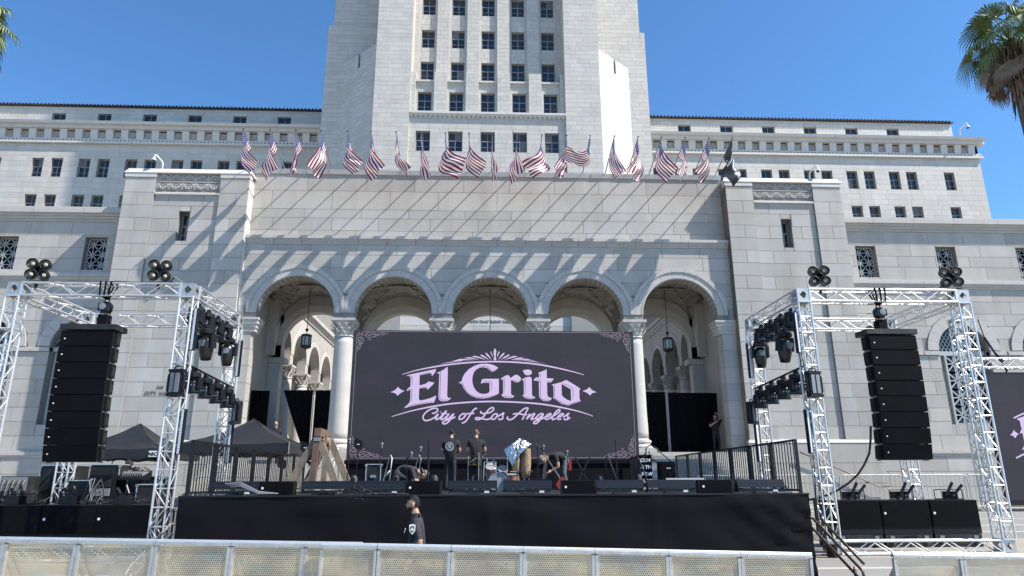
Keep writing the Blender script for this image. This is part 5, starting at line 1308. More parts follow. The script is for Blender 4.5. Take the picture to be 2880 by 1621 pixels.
flight_case(-11.2, 18.6, .47, .85, .7, 2.0, 'tall dark road case behind the outer left tower')
flight_case(-12.3, 18.2, .47, .9, .7, 1.45, 'low wide road case at the left edge of the picture')
flight_case(-7.9, 19.0, .47, .55, .6, 1.1, 'low black road case between the left tower and stage')
flight_case(-9.2, 19.2, .47, 1.0, .6, 1.72, 'wide black road case below the left speaker array')
flight_case(-10.7, 19.9, .47, .8, .55, 2.05, 'tall dark road case directly under the left array bottom')
flight_case(-8.1, 18.0, .47, .5, .5, .95, 'small dark road case at the foot of the rear left tower')
dsk = thing('mixing_desk', 'dark sloping mixing desk on stand behind the left subwoofers', 'mixing desk', (-9.4, 18.6, 1.5))
MB().hexa([(-9.5, 18.3, 2.1), (-8.95, 18.3, 2.1), (-8.95, 18.9, 2.1), (-9.5, 18.9, 2.1)], [(-9.5, 18.3, 2.16), (-8.95, 18.3, 2.16), (-8.95, 18.9, 2.34), (-9.5, 18.9, 2.34)]).build('console', 'black_plastic', dsk)
for k in range(9): MB().box(-9.46+.06*k, -9.44+.06*k, 18.4, 18.75, 2.2, 2.31).build('fader', 'grey_panel', dsk)
for x in (-9.45, -9.0): MB().tube([(x, 18.6, .47), (x, 18.6, 2.12)], .025, 6).build('leg', 'black_steel', dsk)
rk = thing('amp_rack', 'open amplifier rack with a tangle of patch cables', 'equipment rack', (-9.83, 18.1, .47))
MB().box(-10.1, -9.55, 18.15, 18.8, .47, 2.22).build('frame', 'black_plastic', rk)
for k in range(7): MB().box(-10.07, -9.58, 18.11, 18.15, .62+.22*k, .8+.22*k).build('amplifier', 'grey_panel' if k % 3 == 2 else 'scuffed_black', rk)
for k in range(26):
    x = -10.08+.5*rnd.random(); z = 1.1+1.1*rnd.random(); cb = MB()
    cb.tube([(x, 18.1, z), (x+.05*rnd.uniform(-1, 1), 17.98, z-.05), (x+.15*rnd.uniform(-1, 1), 17.95, z-.3), (x+.3*rnd.uniform(-1, 1), 18.0, max(.6, z-.75-.4*rnd.random()))], .009, 5)
    cb.build('patch_cable', 'cable_grey' if k % 3 else 'cable', rk)
mx_ = thing('mixing_rack', 'small open patch panel with hanging coloured leads at far left', 'equipment rack', (-11.7, 17.7, 1.5))
flight_b = MB().box(-12.0, -11.35, 17.75, 18.2, 1.55, 2.2).build('frame', 'scuffed_black', mx_); MB().box(-11.98, -11.37, 17.74, 17.75, 1.85, 2.18).build('panel', 'grey_panel', mx_)
for k in range(14):
    x = -11.95+.04*k; MB().tube([(x, 17.74, 2.1), (x+.02, 17.66, 2.02), (x+.06*rnd.uniform(-1, 1), 17.65, 1.75)], .008, 5).build('lead', ['cable', 'cable_grey', 'brass'][k % 3], mx_)
pile = MB()
for k in range(40):
    x, y = -11.9+3.6*rnd.random(), 17.5+.6*rnd.random(); a = rnd.random()*6
    pile.tube([(x, y, 1.56+.02*rnd.random()), (x+.2*math.cos(a), y+.1*math.sin(a), 1.6+.1*rnd.random()), (x+.35*math.cos(a+.6), y-.1, 1.58), (x+.3*math.cos(a+1.5), y-.2, 1.56)], .012, 5)
tag(pile.build('cable_heap', 'cable'), 'heap of black cables lying on top of the left subwoofers', 'cable')
# radio antennas on a stand behind the left array
an = thing('antenna_stand', 'two thin antennas in a black holder left of the speaker array', 'antenna', (-11.35, 19.5, .47))
MB().tube([(-11.35, 19.5, .47), (-11.35, 19.5, 3.2)], .015, 6).build('pole', 'black_steel', an); MB().lathe([(.05, 0), (.08, .28)], (-11.35, 19.5, 3.2), 10).build('holder', 'black_plastic', an)
for dx in (-.1, .02): MB().tube([(-11.36, 19.5, 3.4), (-11.36+dx, 19.5, 4.1)], .02, 6).build('antenna', 'black_plastic', an)
# ------------------------------------------------------------------ tents
def tent(cx, cy, z0, w, eave, peak, lb, sign=None):
    t = thing('canopy_tent', lb, 'tent', (cx, cy, z0), 'black pop-up tents left of the stage'); h = w/2
    for i in (-1, 1):
        for j in (-1, 1): MB().tube([(cx+i*h, cy+j*h, z0), (cx+i*h, cy+j*h, z0+eave+.02)], .02, 8).build('leg', 'grey_panel', t)
    r = MB(); n = 8
    for q in range(4):
        a0 = PI/4+PI/2*q; c0 = Vector((math.cos(a0), math.sin(a0)))*h*1.414; c1 = Vector((math.cos(a0+PI/2), math.sin(a0+PI/2)))*h*1.414
        rows = []
        for i in range(n+1):
            f = i/n; sag = -.11*math.sin(PI*f)
            rows.append([(cx+(c0.x+(c1.x-c0.x)*k/n)*(1-f), cy+(c0.y+(c1.y-c0.y)*k/n)*(1-f), z0+eave+(peak-eave)*f+sag-.04*math.sin(PI*k/n)*(1-f)+.015*math.sin(k*2.1+i)) for k in range(n+1)])
        r.strip(rows)
    r.build('roof', 'tent_fabric', t, smooth=True)
    for q in range(4):
        a0 = PI/4+PI/2*q; c0 = Vector((math.cos(a0), math.sin(a0)))*h*1.414; c1 = Vector((math.cos(a0+PI/2), math.sin(a0+PI/2)))*h*1.414
        v = MB(); v.strip([[(cx+c0.x+(c1.x-c0.x)*k/10, cy+c0.y+(c1.y-c0.y)*k/10, z0+eave-.04*math.sin(PI*k/10)-zz-(.03*math.sin(k*1.9) if zz else 0)) for k in range(11)] for zz in (0, .28)])
        v.build('valance', 'tent_fabric', t)
        b = MB()
        for k in range(4):
            p, q2 = c0+(c1-c0)*k/4, c0+(c1-c0)*(k+1)/4
            b.bar((cx+p.x*.99, cy+p.y*.99, z0+eave-.05), (cx+q2.x*.99, cy+q2.y*.99, z0+eave-.3), .02); b.bar((cx+p.x*.99, cy+p.y*.99, z0+eave-.3), (cx+q2.x*.99, cy+q2.y*.99, z0+eave-.05), .02)
        b.build('truss_bars', 'grey_panel', t)
    if sign:
        MB().box(sign[0]-.12, sign[0]+.12, cy-h-.02, cy-h-.012, z0+eave-.26, z0+eave-.08).build('sign', 'white_tag', t)
        text_obj('sign_text', 'ABC', .14, (sign[0], cy-h-.024, z0+eave-.22), 'black_plastic', t, depth=.002, bold=.004)
    return t
tent(-11.5, 23.2, 1.0, 2.9, 2.05, 2.9, 'black canopy tent with small ABC sign left of the inner tower', (-10.3, 0))
tent(-7.9, 23.4, 1.05, 3.3, 2.15, 3.02, 'larger black canopy tent left of the stage below the bald man')
# ------------------------------------------------------------------ drapes under the outer arches
def drape(pts, z0, z1, lb, wob=.05, slant=None):
    q = MB(); N = 40; rows = []
    for j in range(9):
        z = z1+(z0-z1)*j/8; row = []
        for i in range(N+1):
            s_ = i/N; x = pts[0][0]+(pts[1][0]-pts[0][0])*s_; y = pts[0][1]+(pts[1][1]-pts[0][1])*s_
            if slant: x = x+(slant[0]*(1-s_)+slant[1]*s_)*(j/8)
            row.append((x, y+wob*math.sin(s_*26+math.sin(j*.6)+(pts[0][0]))*(.5+.5*j/8), z))
        rows.append(row)
    q.strip(rows[::-1]); return tag(q.build('drape_curtain', 'drape', smooth=True), lb, 'curtain')
drape([(-10.95, 32), (-10.1, 32.0)], 3.2, 6.14, 'narrow black curtain at the left side of the leftmost arch')
drape([(-9.45, 31.9), (-8.1, 31.9)], 3.2, 6.12, 'slanting gathered black curtain left of the pole in the leftmost arch', slant=(1.15, 0))
drape([(-8.0, 31.95), (-6.9, 31.95)], 3.2, 6.13, 'black curtain between pole and column in the leftmost arch')
drape([(7.3, 32), (8.3, 32)], 3.2, 6.08, 'black curtain left of the pole in the rightmost arch')
drape([(8.4, 31.9), (10.75, 31.95)], 3.2, 6.04, 'wide black curtain right of the pole in the rightmost arch', slant=(0, -.12))
for x, nm in ((-8.07, 'leftmost'), (8.36, 'rightmost')):
    t = thing('drape_stand', 'thin silver pole holding the curtains in the '+nm+' arch', 'pole', (x, 31.93, 3.2))
    MB().tube([(x, 31.93, 3.2), (x, 31.93, 6.15)], .022, 8).build('upright', 'galvanised', t); MB().box(x-.25, x+.25, 31.7, 32.2, 3.2, 3.215).build('base', 'galvanised', t)
    a, b = (-11.0, -6.9) if x < 0 else (7.3, 10.8)
    MB().tube([(a, 31.96, 6.13), (b, 31.96, 6.13)], .014, 6).build('crossbar', 'galvanised', t)
# ------------------------------------------------------------------ crowd barriers in front
def barrier(name_label):
    t = thing('crowd_barrier', name_label, 'barrier', (0, 0, 0), 'perforated metal crowd barriers'); h = .5
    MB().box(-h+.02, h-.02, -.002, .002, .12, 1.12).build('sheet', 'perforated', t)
    MB().tube([(-h, -.0, 1.16), (h, 0, 1.16)], .028, 10).build('top_rail', 'aluminium', t); MB().box(-h, h, -.04, .04, 1.115, 1.145).build('flange', 'galvanised', t)
    for s_ in (-1, 1): MB().box(*sorted((s_*h, s_*(h-.04))), -.03, .03, .05, 1.1).build('post', 'galvanised', t)
    MB().box(-h, h, -.03, .03, .05, .12).build('bottom_rail', 'aluminium', t); MB().box(-h, h, -1.0, .0, .0, .02).build('tread_plate', 'aluminium', t)
    for s_ in (-1, 1): MB().bar((s_*.44, .04, 1.0), (s_*.44, .95, .05), .04).build('brace', 'galvanised', t)
    for x in (-.4, -.13, .13, .4): MB().lathe([(.012, 0), (.012, .008), (.0, .01)], (x, -.05, 1.12), 8, 'y').build('bolt', 'chrome', t)
    return t
# =================================================================== barriers
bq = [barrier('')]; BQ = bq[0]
RUN = [(10.1, [(-7.792, 1.346), (-6.774, 1.323), (-5.827, 1.303), (-4.793, 1.28), (-3.778, 1.258), (-2.781, 1.236), (-2.0, 1.22)]),
       (10.0, [(-2.55, 1.228), (-1.788, 1.211), (-.786, 1.184), (.197, 1.157), (1.188, 1.13), (2.213, 1.101), (3.219, 1.074), (4.232, 1.046)]),
       (10.0, [(5.389, 1.047), (6.386, 1.024), (7.414, .999)])]
BL = ['barrier panel cut off at the left edge of the picture', 'first whole barrier panel from the left edge', 'second barrier panel from the left', 'third barrier panel from the left', 'fourth barrier panel from the left', 'narrow barrier panel where the left run ends',
      'narrow barrier panel left of the walking man', 'barrier panel directly in front of the walking man', 'barrier panel just right of the walking man', 'barrier panel below the drum kit', 'fourth barrier panel from the right end of the middle run', 'third barrier panel from the right end of the middle run', 'second last barrier panel of the middle run', 'last barrier panel before the gap at the stage corner',
      'x', 'first barrier panel right of the gap', 'last barrier panel at the right edge of the picture']
BL.remove('x'); BL.remove('fourth barrier panel from the right end of the middle run')
bi = 0
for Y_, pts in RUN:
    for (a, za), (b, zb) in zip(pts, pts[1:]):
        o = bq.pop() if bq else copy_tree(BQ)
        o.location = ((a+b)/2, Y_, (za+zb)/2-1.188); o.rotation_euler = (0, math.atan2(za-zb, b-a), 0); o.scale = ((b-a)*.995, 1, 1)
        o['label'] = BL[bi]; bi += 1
# =================================================================== security cameras, handrails, bin
def sec_cam(x, y, z, lb, s=1.0, flip=1):
    t = thing('security_camera', lb, 'camera', (x, y, z)); f = flip
    MB().tube([(x, y, z), (x-.02*f*s, y, z+.34*s), (x-.06*f*s, y-.05*s, z+.42*s), (x-.22*f*s, y-.25*s, z+.6*s), (x-.27*f*s, y-.3*s, z+.6*s), (x-.29*f*s, y-.3*s, z+.5*s)], .035*s, 8).build('arm', 'white_plastic', t, smooth=True)
    c = (x-.29*f*s, y-.3*s, z+.5*s)
    MB().lathe([(.035*s, 0), (.06*s, -.06*s), (.1*s, -.14*s), (.105*s, -.18*s)], c, 14).build('hood', 'white_plastic', t, smooth=True); MB().ball((c[0], c[1], c[2]-.18*s), .085*s, 12).build('dome', 'glass', t, smooth=True)
sec_cam(-15.33, 29.8, 16.1, 'white dome camera on top of the left pylon'); sec_cam(15.5, 29.8, 16.1, 'white dome camera on top of the right pylon', 1.0, -1)
sec_cam(55.2, 69.3, 40.8, 'small dome camera on the far right cornice end', 2.0, -1)
def tubes(name, lb, cat, lines, r, m):
    t = thing(name, lb, cat, lines[0][0])
    for i, l_ in enumerate(lines): MB().tube(l_, r, 8).build('tube', m, t, smooth=True)
    return t
mat('bronze', (0.10, 0.065, 0.045), 0.4, 0.6)
tubes('stair_handrail', 'brown metal handrail on the steps right of the stage', 'handrail', [[(6.4, 14.75, .47), (6.4, 14.75, 1.1), (6.42, 14.72, 1.26), (6.46, 14.5, 1.27), (6.47, 13.05, .56), (6.47, 12.85, .47), (6.47, 12.8, .36), (6.47, 13.0, .33), (6.47, 14.6, 1.08), (6.44, 14.74, 1.1)], [(6.47, 13.1, .5), (6.47, 13.1, -.2)], [(6.58, 14.4, 1.27), (6.6, 13.0, .56)]], .026, 'bronze')
tubes('stair_handrail', 'steel handrail on the steps left of the stage beside the tower', 'handrail', [[(-6.45, 14.75, .47), (-6.45, 14.75, 1.2), (-6.45, 14.5, 1.25), (-6.45, 13.0, .6), (-6.45, 12.85, .45), (-6.45, 13.0, .35), (-6.45, 14.6, 1.05)], [(-6.45, 13.1, .5), (-6.45, 13.1, .1)]], .026, 'galvanised')
tubes('wall_handrail', 'dark sloping handrail fixed to the right pylon base', 'handrail', [[(13.2, 29.3, 3.2), (13.96, 29.3, 2.88), (16.45, 29.3, 1.78), (16.9, 29.3, 1.78)], [(14.5, 29.3, 2.6), (14.5, 29.5, 2.6)], [(16.0, 29.3, 1.95), (16.0, 29.5, 1.95)]], .025, 'bronze')
for x, nm in ((-5.25, 'left'), (5.35, 'right')):
    q = 1 if x > 0 else -1
    tubes('stage_stair_rail', 'looped metal handrail beside the '+nm+' edge of the video wall', 'handrail', [[(x-q*.28, 23.2, 2.1), (x-q*.2, 23.2, 3.1), (x-q*.05, 23.2, 3.2), (x+q*.12, 23.2, 3.1), (x+q*.6, 22.6, 2.5)], [(x-q*.1, 23.2, 1.78), (x-q*.1, 23.2, 3.0)], [(x-q*.28, 23.2, 2.9), (x+q*.55, 22.6, 2.25)]], .022, 'galvanised' if x < 0 else 'black_steel')
for x, lb in ((-2.63, 'pale tubular rail left of the crouching man'), (-1.92, 'pale tubular rail right of the crouching man')):
    tubes('tube_rail', lb, 'rail', [[(x-.18, 17.6, 1.78), (x-.12, 17.6, 2.1), (x+.02, 17.6, 2.68), (x+.06, 17.6, 2.6), (x+.0, 17.6, 1.78)], [(x-.12, 17.6, 2.1), (x+.02, 17.6, 2.3)]], .016, 'galvanised')
for x, lb in ((2.56, 'black looped rail behind the battens right of the guitar'), (3.26, 'black looped rail left of the lettered banner')):
    tubes('tube_rail', lb, 'rail', [[(x-.03, 16.2, 1.78), (x-.04, 16.2, 2.45), (x, 16.2, 2.6), (x+.05, 16.2, 2.5), (x+.2, 16.1, 2.0), (x+.2, 16.1, 1.78)]], .018, 'black_steel')
t = thing('black_bucket', 'small black bucket standing at the right truss base', 'bucket', (7.0, 14.95, .468))
MB().lathe([(.1, 0), (.12, .25)], (7.0, 14.95, .47), 14).build('body', 'black_plastic', t); MB().lathe([(.125, .25), (.13, .27), (.0, .272)], (7.0, 14.95, .47), 14).build('lid', 'black_gloss', t)
# =================================================================== wooden frame on stage
wf = thing('wooden_frame', 'tall rough timber trestle with red post at the left of the stage', 'timber frame', (-4.5, 18.1, 1.78))
MB().bar((-4.55, 17.8, 1.78), (-4.47, 17.8, 3.2), .155, .15, (0, 1, 0)).build('post', 'wood_red', wf)
MB().box(-4.55, -4.39, 17.7, 18.9, 3.14, 3.34).build('top_beam', 'wood_red', wf)
for (a, b), y in ((((-4.55, 3.02), (-5.2, 1.78)), 17.82), (((-4.4, 2.98), (-3.86, 1.78)), 17.82), (((-4.5, 3.0), (-5.0, 1.78)), 18.75), (((-4.36, 3.1), (-3.72, 1.78)), 18.75)):
    MB().bar((a[0], y, a[1]), (b[0], y, b[1]), .17, .09, (0, 1, 0)).build('brace', 'wood_weathered', wf)
MB().bar((-4.47, 18.75, 1.78), (-4.45, 18.75, 3.15), .14, .12, (0, 1, 0)).build('post', 'wood_weathered', wf)
MB().lathe([(.11, -.12), (.12, 0), (.11, .12)], (-4.37, 18.2, 3.02), 14, 'x').build('pulley', 'wood_weathered', wf)
for y in (17.95, 18.45): MB().box(-4.33, -4.3, y, y+.1, 2.85, 3.2).build('strap', 'wood_red', wf)
MB().box(-4.56, -4.4, 17.71, 17.722, 3.02, 3.12).build('plate', 'grey_panel', wf)
flight_case(-3.5, 20.8, 1.78, .42, .4, .75, 'small road case with red sticker behind the wooden frame')
for x, y, z, lb in ((-5.45, 20.5, 2.95, 'black antenna paddle nearest the tent corner'), (-5.35, 20.9, 2.6, 'lower black antenna paddle left of the wooden frame'), (-6.1, 20.6, 2.5, 'black antenna paddle in front of the tent leg'), (-3.95, 20.6, 3.05, 'black antenna paddle right of the wooden frame')):
    a = thing('antenna_paddle', lb, 'antenna', (x, y, 1.78), 'paddle antennas on stands')
    MB().tube([(x, y, 1.78 if x > -5.8 else 1.1), (x, y, z)], .012, 6).build('stand', 'black_steel', a)
    MB().prism([(x-.13, z+.0), (x-.02, z-.1), (x+.1, z-.1), (x+.14, z+.0), (x+.12, z+.14), (x-.1, z+.24)], y-.02, y+.0).build('paddle', 'black_plastic', a); MB().box(x-.03, x+.05, y-.024, y-.02, z+.03, z+.05).build('mark', 'white_tag', a)
# =================================================================== drums
dk = thing('drum_kit', 'drum kit with copper red toms at stage centre', 'drum kit', (.1, 18.6, 1.78))
def drum(parent, c, r, h, tilt, name='tom'):
    T = Matrix.Translation(c) @ Matrix.Rotation(tilt, 4, 'X')
    def tr(mb): mb.v = [tuple(T @ Vector(p)) for p in mb.v]; return mb
    o = tr(MB().lathe([(r, -h/2), (r, h/2)], n=20)).build(name, 'drum_shell', parent)
    tr(MB().lathe([(r*.99, h/2), (r*.98, h/2+.006), (0, h/2+.006)], n=20)).build('head', 'drum_head', o); tr(MB().lathe([(r*.99, -h/2), (r*.98, -h/2-.006), (0, -h/2-.006)], n=20)).build('head', 'conga_hide' if name == 'tom' else 'drum_head', o)
    for z in (h/2, -h/2): tr(MB().lathe([(r*1.0, z-.015), (r*1.05, z-.012), (r*1.05, z+.012), (r*1.0, z+.015)], n=20, cap=False)).build('hoop', 'chrome', o)
    for k in range(8):
        a = 2*PI*k/8; tr(MB().tube([(r*1.03*math.cos(a), r*1.03*math.sin(a), -h/2), (r*1.03*math.cos(a), r*1.03*math.sin(a), h/2)], .008, 5)).build('lug', 'chrome', o)
drum(dk, (-.1, 18.5, 2.32), .14, .24, .75); drum(dk, (.2, 18.5, 2.27), .13, .22, .75); drum(dk, (.46, 18.4, 2.05), .16, .3, .15, 'floor_tom'); drum(dk, (.08, 18.55, 2.0), .24, .36, PI/2, 'bass_drum')
for x, y, h, lb in ((-.42, 18.8, 1.0, 'a'), (-.7, 18.9, .9, 'b'), (.35, 19.0, 1.0, 'c'), (-.2, 18.9, .85, 'd')):
    s_ = MB()
    for k in range(3): a = 2*PI*k/3+.4; s_.tube([(x, y, 2.05), (x+.22*math.cos(a), y+.22*math.sin(a), 1.79)], .011, 5)
    s_.tube([(x, y, 1.9), (x, y, 1.78+h)], .012, 6); s_.tube([(x, y, 1.78+h*.8), (x+.2, y-.1, 1.78+h*.95)], .01, 5); s_.build('stand', 'galvanised', dk)
for x, y, z, r in ((-.55, 18.9, 2.45, .2), (-.75, 19.0, 2.62, .22)): MB().lathe([(r, 0), (r*.3, .015), (.03, .03)], (x, y, z), 18).build('cymbal', 'brass', dk)
rk_ = MB(); rk_.tube([(-.3, 18.4, 1.8), (-.27, 18.4, 2.52), (.03, 18.4, 2.52), (.05, 18.4, 1.8)], .014, 6); rk_.build('rack', 'chrome', dk)
cg = thing('conga_drums', 'pair of tall hide covered drums under a silver sheet', 'drums', (.75, 18.6, 1.78))
for x, z0, z1, r in ((.56, 2.2, 2.75, .13), (.82, 2.12, 2.86, .145)): MB().lathe([(r*.62, z0), (r*.85, z0+.15), (r, z0+.4), (r*.95, z1-.02), (r*.98, z1)], (x, 18.6, 0), 18).build('shell', 'conga_hide', cg, smooth=True)
s_ = MB()
for x in (.56, .82):
    for k in range(3): a = 2*PI*k/3; s_.tube([(x, 18.6, 2.3), (x+.2*math.cos(a), 18.6+.2*math.sin(a), 1.79)], .012, 5)
s_.tube([(.4, 18.5, 2.28), (1.0, 18.5, 2.28)], .014, 6); s_.build('stand', 'chrome', cg)
fo = MB(); r_ = random.Random(4); ap = Vector((.68, 18.5, 3.13)); N = 16
ring = [(.24, 18.35, 2.83), (.33, 18.3, 2.62), (.45, 18.25, 2.42), (.55, 18.3, 2.5), (.66, 18.3, 2.72), (.8, 18.35, 2.84), (.98, 18.5, 2.98), (.9, 18.8, 2.9), (.6, 18.85, 2.85), (.35, 18.7, 2.82)]
rows = []
for i in range(9):
    f = i/8; row = []
    for k in range(41):
        a = k/40*len(ring); i0 = int(a) % len(ring); p = Vector(ring[i0]).lerp(Vector(ring[(i0+1) % len(ring)]), a-int(a))
        q = ap.lerp(p, f); j = .010*math.sin(f*PI) if k not in (0, 40) else 0
        row.append((q.x+r_.uniform(-j, j), q.y+r_.uniform(-j, j)-.06*math.sin(f*PI), q.z+r_.uniform(-j, j)))
    row[-1] = row[0]; rows.append(row)
fo.strip(rows); tag(fo.build('foil_sheet', 'foil'), 'crumpled silver foil sheet draped over the tall drums', 'cover')
# =================================================================== stands
def mic(x, y, top, lb, boom=None, thick=.01, head=True):
    t = thing('microphone_stand', lb, 'microphone stand', (x, y, 1.78)); z = 1.78
    b = MB()
    for k in range(3): a = 2*PI*k/3+x; b.tube([(x, y, z+.1), (x+.25*math.cos(a), y+.25*math.sin(a), z+.012)], .011, 5)
    b.build('tripod', 'black_steel', t); MB().tube([(x, y, z+.05), (x, y, top)], thick, 6).build('pole', 'black_steel', t)
    e = (x, y, top)
    if boom: MB().tube([(x-boom[0]*.3, y, top-boom[1]*.3), (x+boom[0], y-.05, top+boom[1])], .009, 6).build('boom', 'black_steel', t); e = (x+boom[0], y-.05, top+boom[1])
    if head: MB().lathe([(.012, 0), (.018, .06), (.03, .08), (.028, .12), (.0, .13)], e, 10).build('microphone', 'grey_panel', t)
for a in ((-3.34, 16, 2.86, 'microphone stand at the lower left corner of the video wall'), (-2.63, 16, 2.7, 'microphone stand left of the crouching man', (.03, .06)), (-1.73, 16, 2.68, 'microphone stand right of the crouching man'), (-2.06, 16.3, 2.55, 'short microphone stand behind the crouching man', (.1, .02)), (1.66, 16.4, 2.6, 'microphone stand right of the bent man with guitar')): mic(*a)
mic(-1.55, 16, 2.92, 'thick black pole stand left of the capped man', None, .022, False); mic(2.74, 16, 2.94, 'tall thin black stand right of the guitar', None, .014, False); mic(.52, 17.2, 2.95, 'tall black stand in front of the silver sheet', None, .013, False)
mic(1.05, 17.5, 2.9, 'chrome boom stand right of the silver sheet', (.15, -.12), .013)
ks = thing('keyboard_stand', 'black crossed keyboard stand right of the bent man', 'stand', (2.0, 16.2, 1.78))
for a, b in (((1.82, 2.56), (2.22, 1.79)), ((2.16, 2.56), (1.76, 1.79))): MB().bar((a[0], 16.2, a[1]), (b[0], 16.2, b[1]), .035, .03, (0, 1, 0)).build('leg', 'black_steel', ks)
for i, (x, lb) in enumerate(((-3.25, 'grey stage lamp pod at the foot of the left microphone'), (-2.3, 'grey stage lamp pod behind the crouching man'), (-1.42, 'grey stage lamp pod left of the capped man'), (2.4, 'grey stage lamp pod right of the keyboard stand'), (3.3, 'grey stage lamp pod by the lettered banner'))):
    p = thing('lamp_pod', lb, 'stage light', (x, 16.3, 1.78), 'lamp pods on the stage floor')
    MB().lathe([(.09, 0), (.1, .08), (.1, .2), (.08, .32), (.05, .37), (.0, .38)], (x, 16.3, 1.8), 12).build('shell', 'scuffed_black', p, smooth=True); MB().box(x-.08, x+.08, 16.25, 16.4, 1.78, 1.81).build('base', 'black_plastic', p)
bn = thing('lettered_banner', 'narrow black banner with hand painted white lettering', 'banner', (3.65, 18.0, 1.78))
q = MB(); q.strip([[(3.72+.3*k/6+(.03*j/6), 18.0-.03*math.sin(k*1.1+j*.4), 2.66-.13*j) for k in range(7)] for j in range(7)][::-1]); q.build('cloth', 'drape', bn)
for i, (tx, dx) in enumerate((('CUM', 0), ('IS TH', .01), ('NEW', .03), ('PUNK', .03))): text_obj('writing', tx, .12, (3.86+dx, 17.955, 2.5-.17*i), 'white_tag', bn, depth=.002, bold=.004, shear=.15)
for x in (3.72, 4.05): MB().tube([(x, 18.06, 1.78), (x, 18.06, 2.68)], .012, 6).build('pole', 'black_steel', bn)
MB().tube([(3.7, 18.05, 2.67), (4.07, 18.05, 2.67)], .014, 6).build('crossbar', 'black_steel', bn)
mo = thing('monitor_speaker', 'square black speaker standing behind the right battens', 'speaker', (5.1, 20.5, 1.78))
MB().box(4.9, 5.35, 20.5, 20.9, 1.78, 2.58).build('cabinet', 'speaker_body', mo); MB().box(4.92, 5.33, 20.485, 20.5, 1.8, 2.56).build('grille', 'speaker_grille', mo); MB().box(5.08, 5.2, 20.478, 20.485, 2.38, 2.4).build('badge', 'white_tag', mo)
tag(MB().tube([(3.75, 15.6, 2.04), (4.6, 15.6, 2.04)], .045, 12).build('rolled_tube', 'grey_panel'), 'grey roll lying behind the batten in front of the banner', 'roll')
tag(MB().box(3.6, 4.7, 15.45, 15.75, 1.78, 1.99).build('low_case', 'black_plastic'), 'low black case under the grey roll', 'case')
# =================================================================== flags
def flag_mat(black=False):
    m = bpy.data.materials.new('flag_cloth'); m.use_nodes = True; n, l = m.node_tree.nodes, m.node_tree.links; b = n['Principled BSDF']
    uv = n.new('ShaderNodeUVMap'); s = n.new('ShaderNodeSeparateXYZ'); l.new(uv.outputs[0], s.inputs[0]); U, V = s.outputs[0], s.outputs[1]
    def mth(op, *a):
        q = n.new('ShaderNodeMath'); q.operation = op
        for i, v in enumerate(a):
            if isinstance(v, (int, float)): q.inputs[i].default_value = v
            else: l.new(v, q.inputs[i])
        return q.outputs[0]
    def mix(f, a, c):
        q = n.new('ShaderNodeMix'); q.data_type = 'RGBA'; l.new(f, q.inputs[0])
        for i, v in ((6, a), (7, c)):
            if isinstance(v, tuple): q.inputs[i].default_value = (*v, 1)
            else: l.new(v, q.inputs[i])
        return q.outputs[2]
    if black:
        d = mth('SQRT', mth('ADD', mth('POWER', mth('SUBTRACT', U, .5), 2), mth('MULTIPLY', mth('POWER', mth('SUBTRACT', V, .5), 2), 2.2)))
        disc = mth('LESS_THAN', d, .24); ring = mth('MULTIPLY', mth('GREATER_THAN', mth('ABSOLUTE', mth('SUBTRACT', U, .5)), .34), mth('LESS_THAN', mth('ABSOLUTE', mth('SUBTRACT', V, .5)), .28))
        ring = mth('MULTIPLY', ring, mth('LESS_THAN', mth('ABSOLUTE', mth('SUBTRACT', U, .5)), .43)); ring = mth('MULTIPLY', ring, mth('GREATER_THAN', mth('FRACT', mth('MULTIPLY', V, 17)), .4))
        blk = mth('LESS_THAN', mth('ADD', mth('ABSOLUTE', mth('SUBTRACT', U, .55)), mth('ABSOLUTE', mth('SUBTRACT', V, .5))), .13)
        col = mix(mth('MULTIPLY', mth('MAXIMUM', disc, ring), mth('SUBTRACT', 1.0, blk)), (.008, .008, .014), (.75, .75, .75))
    else:
        st = mth('GREATER_THAN', mth('MODULO', mth('FLOOR', mth('MULTIPLY', U, 13)), 2), .5)
        col = mix(st, (.25, .008, .02), (.80, .79, .78))
        ca = mth('MULTIPLY', mth('LESS_THAN', U, 7/13), mth('LESS_THAN', V, .4))
        fu = mth('SUBTRACT', mth('FRACT', mth('MULTIPLY', U, 13/7*9/2)), .5); fv = mth('SUBTRACT', mth('FRACT', mth('MULTIPLY', V, 2.5*11/2)), .5)
        fu2 = mth('SUBTRACT', mth('FRACT', mth('ADD', mth('MULTIPLY', U, 13/7*9/2), .5)), .5); fv2 = mth('SUBTRACT', mth('FRACT', mth('ADD', mth('MULTIPLY', V, 2.5*11/2), .5)), .5)
        d1 = mth('ADD', mth('MULTIPLY', fu, fu), mth('MULTIPLY', fv, fv)); d2 = mth('ADD', mth('MULTIPLY', fu2, fu2), mth('MULTIPLY', fv2, fv2))
        star = mth('LESS_THAN', mth('MINIMUM', d1, d2), .022)
        col = mix(ca, col, mix(star, (.014, .024, .15), (.7, .7, .7)))
    l.new(col, b.inputs['Base Color']); b.inputs['Roughness'].default_value = .36; b.inputs['Specular IOR Level'].default_value = .6
    tl = n.new('ShaderNodeBsdfTranslucent'); l.new(col, tl.inputs[0]); mx = n.new('ShaderNodeMixShader'); mx.inputs[0].default_value = .28
    l.new(b.outputs[0], mx.inputs[1]); l.new(tl.outputs[0], mx.inputs[2]); l.new(mx.outputs[0], n['Material Output'].inputs['Surface'])
    return m
FM, FK = flag_mat(), flag_mat(True)
mat('pole_metal', (.35, .35, .34), .4, .6)
z4 = lambda x: (650+x*750/2576); z5 = lambda x: (1300+x*820/2576)
TIPS = [-11.01, -9.84, -8.72, -7.6, -6.43, -5.4, -4.28, -3.16, -2.08, -1.02, .03, 1.15, 2.27, 3.39, 4.46, 5.57, 6.66, 7.73, 8.82, 9.92, 11.0]
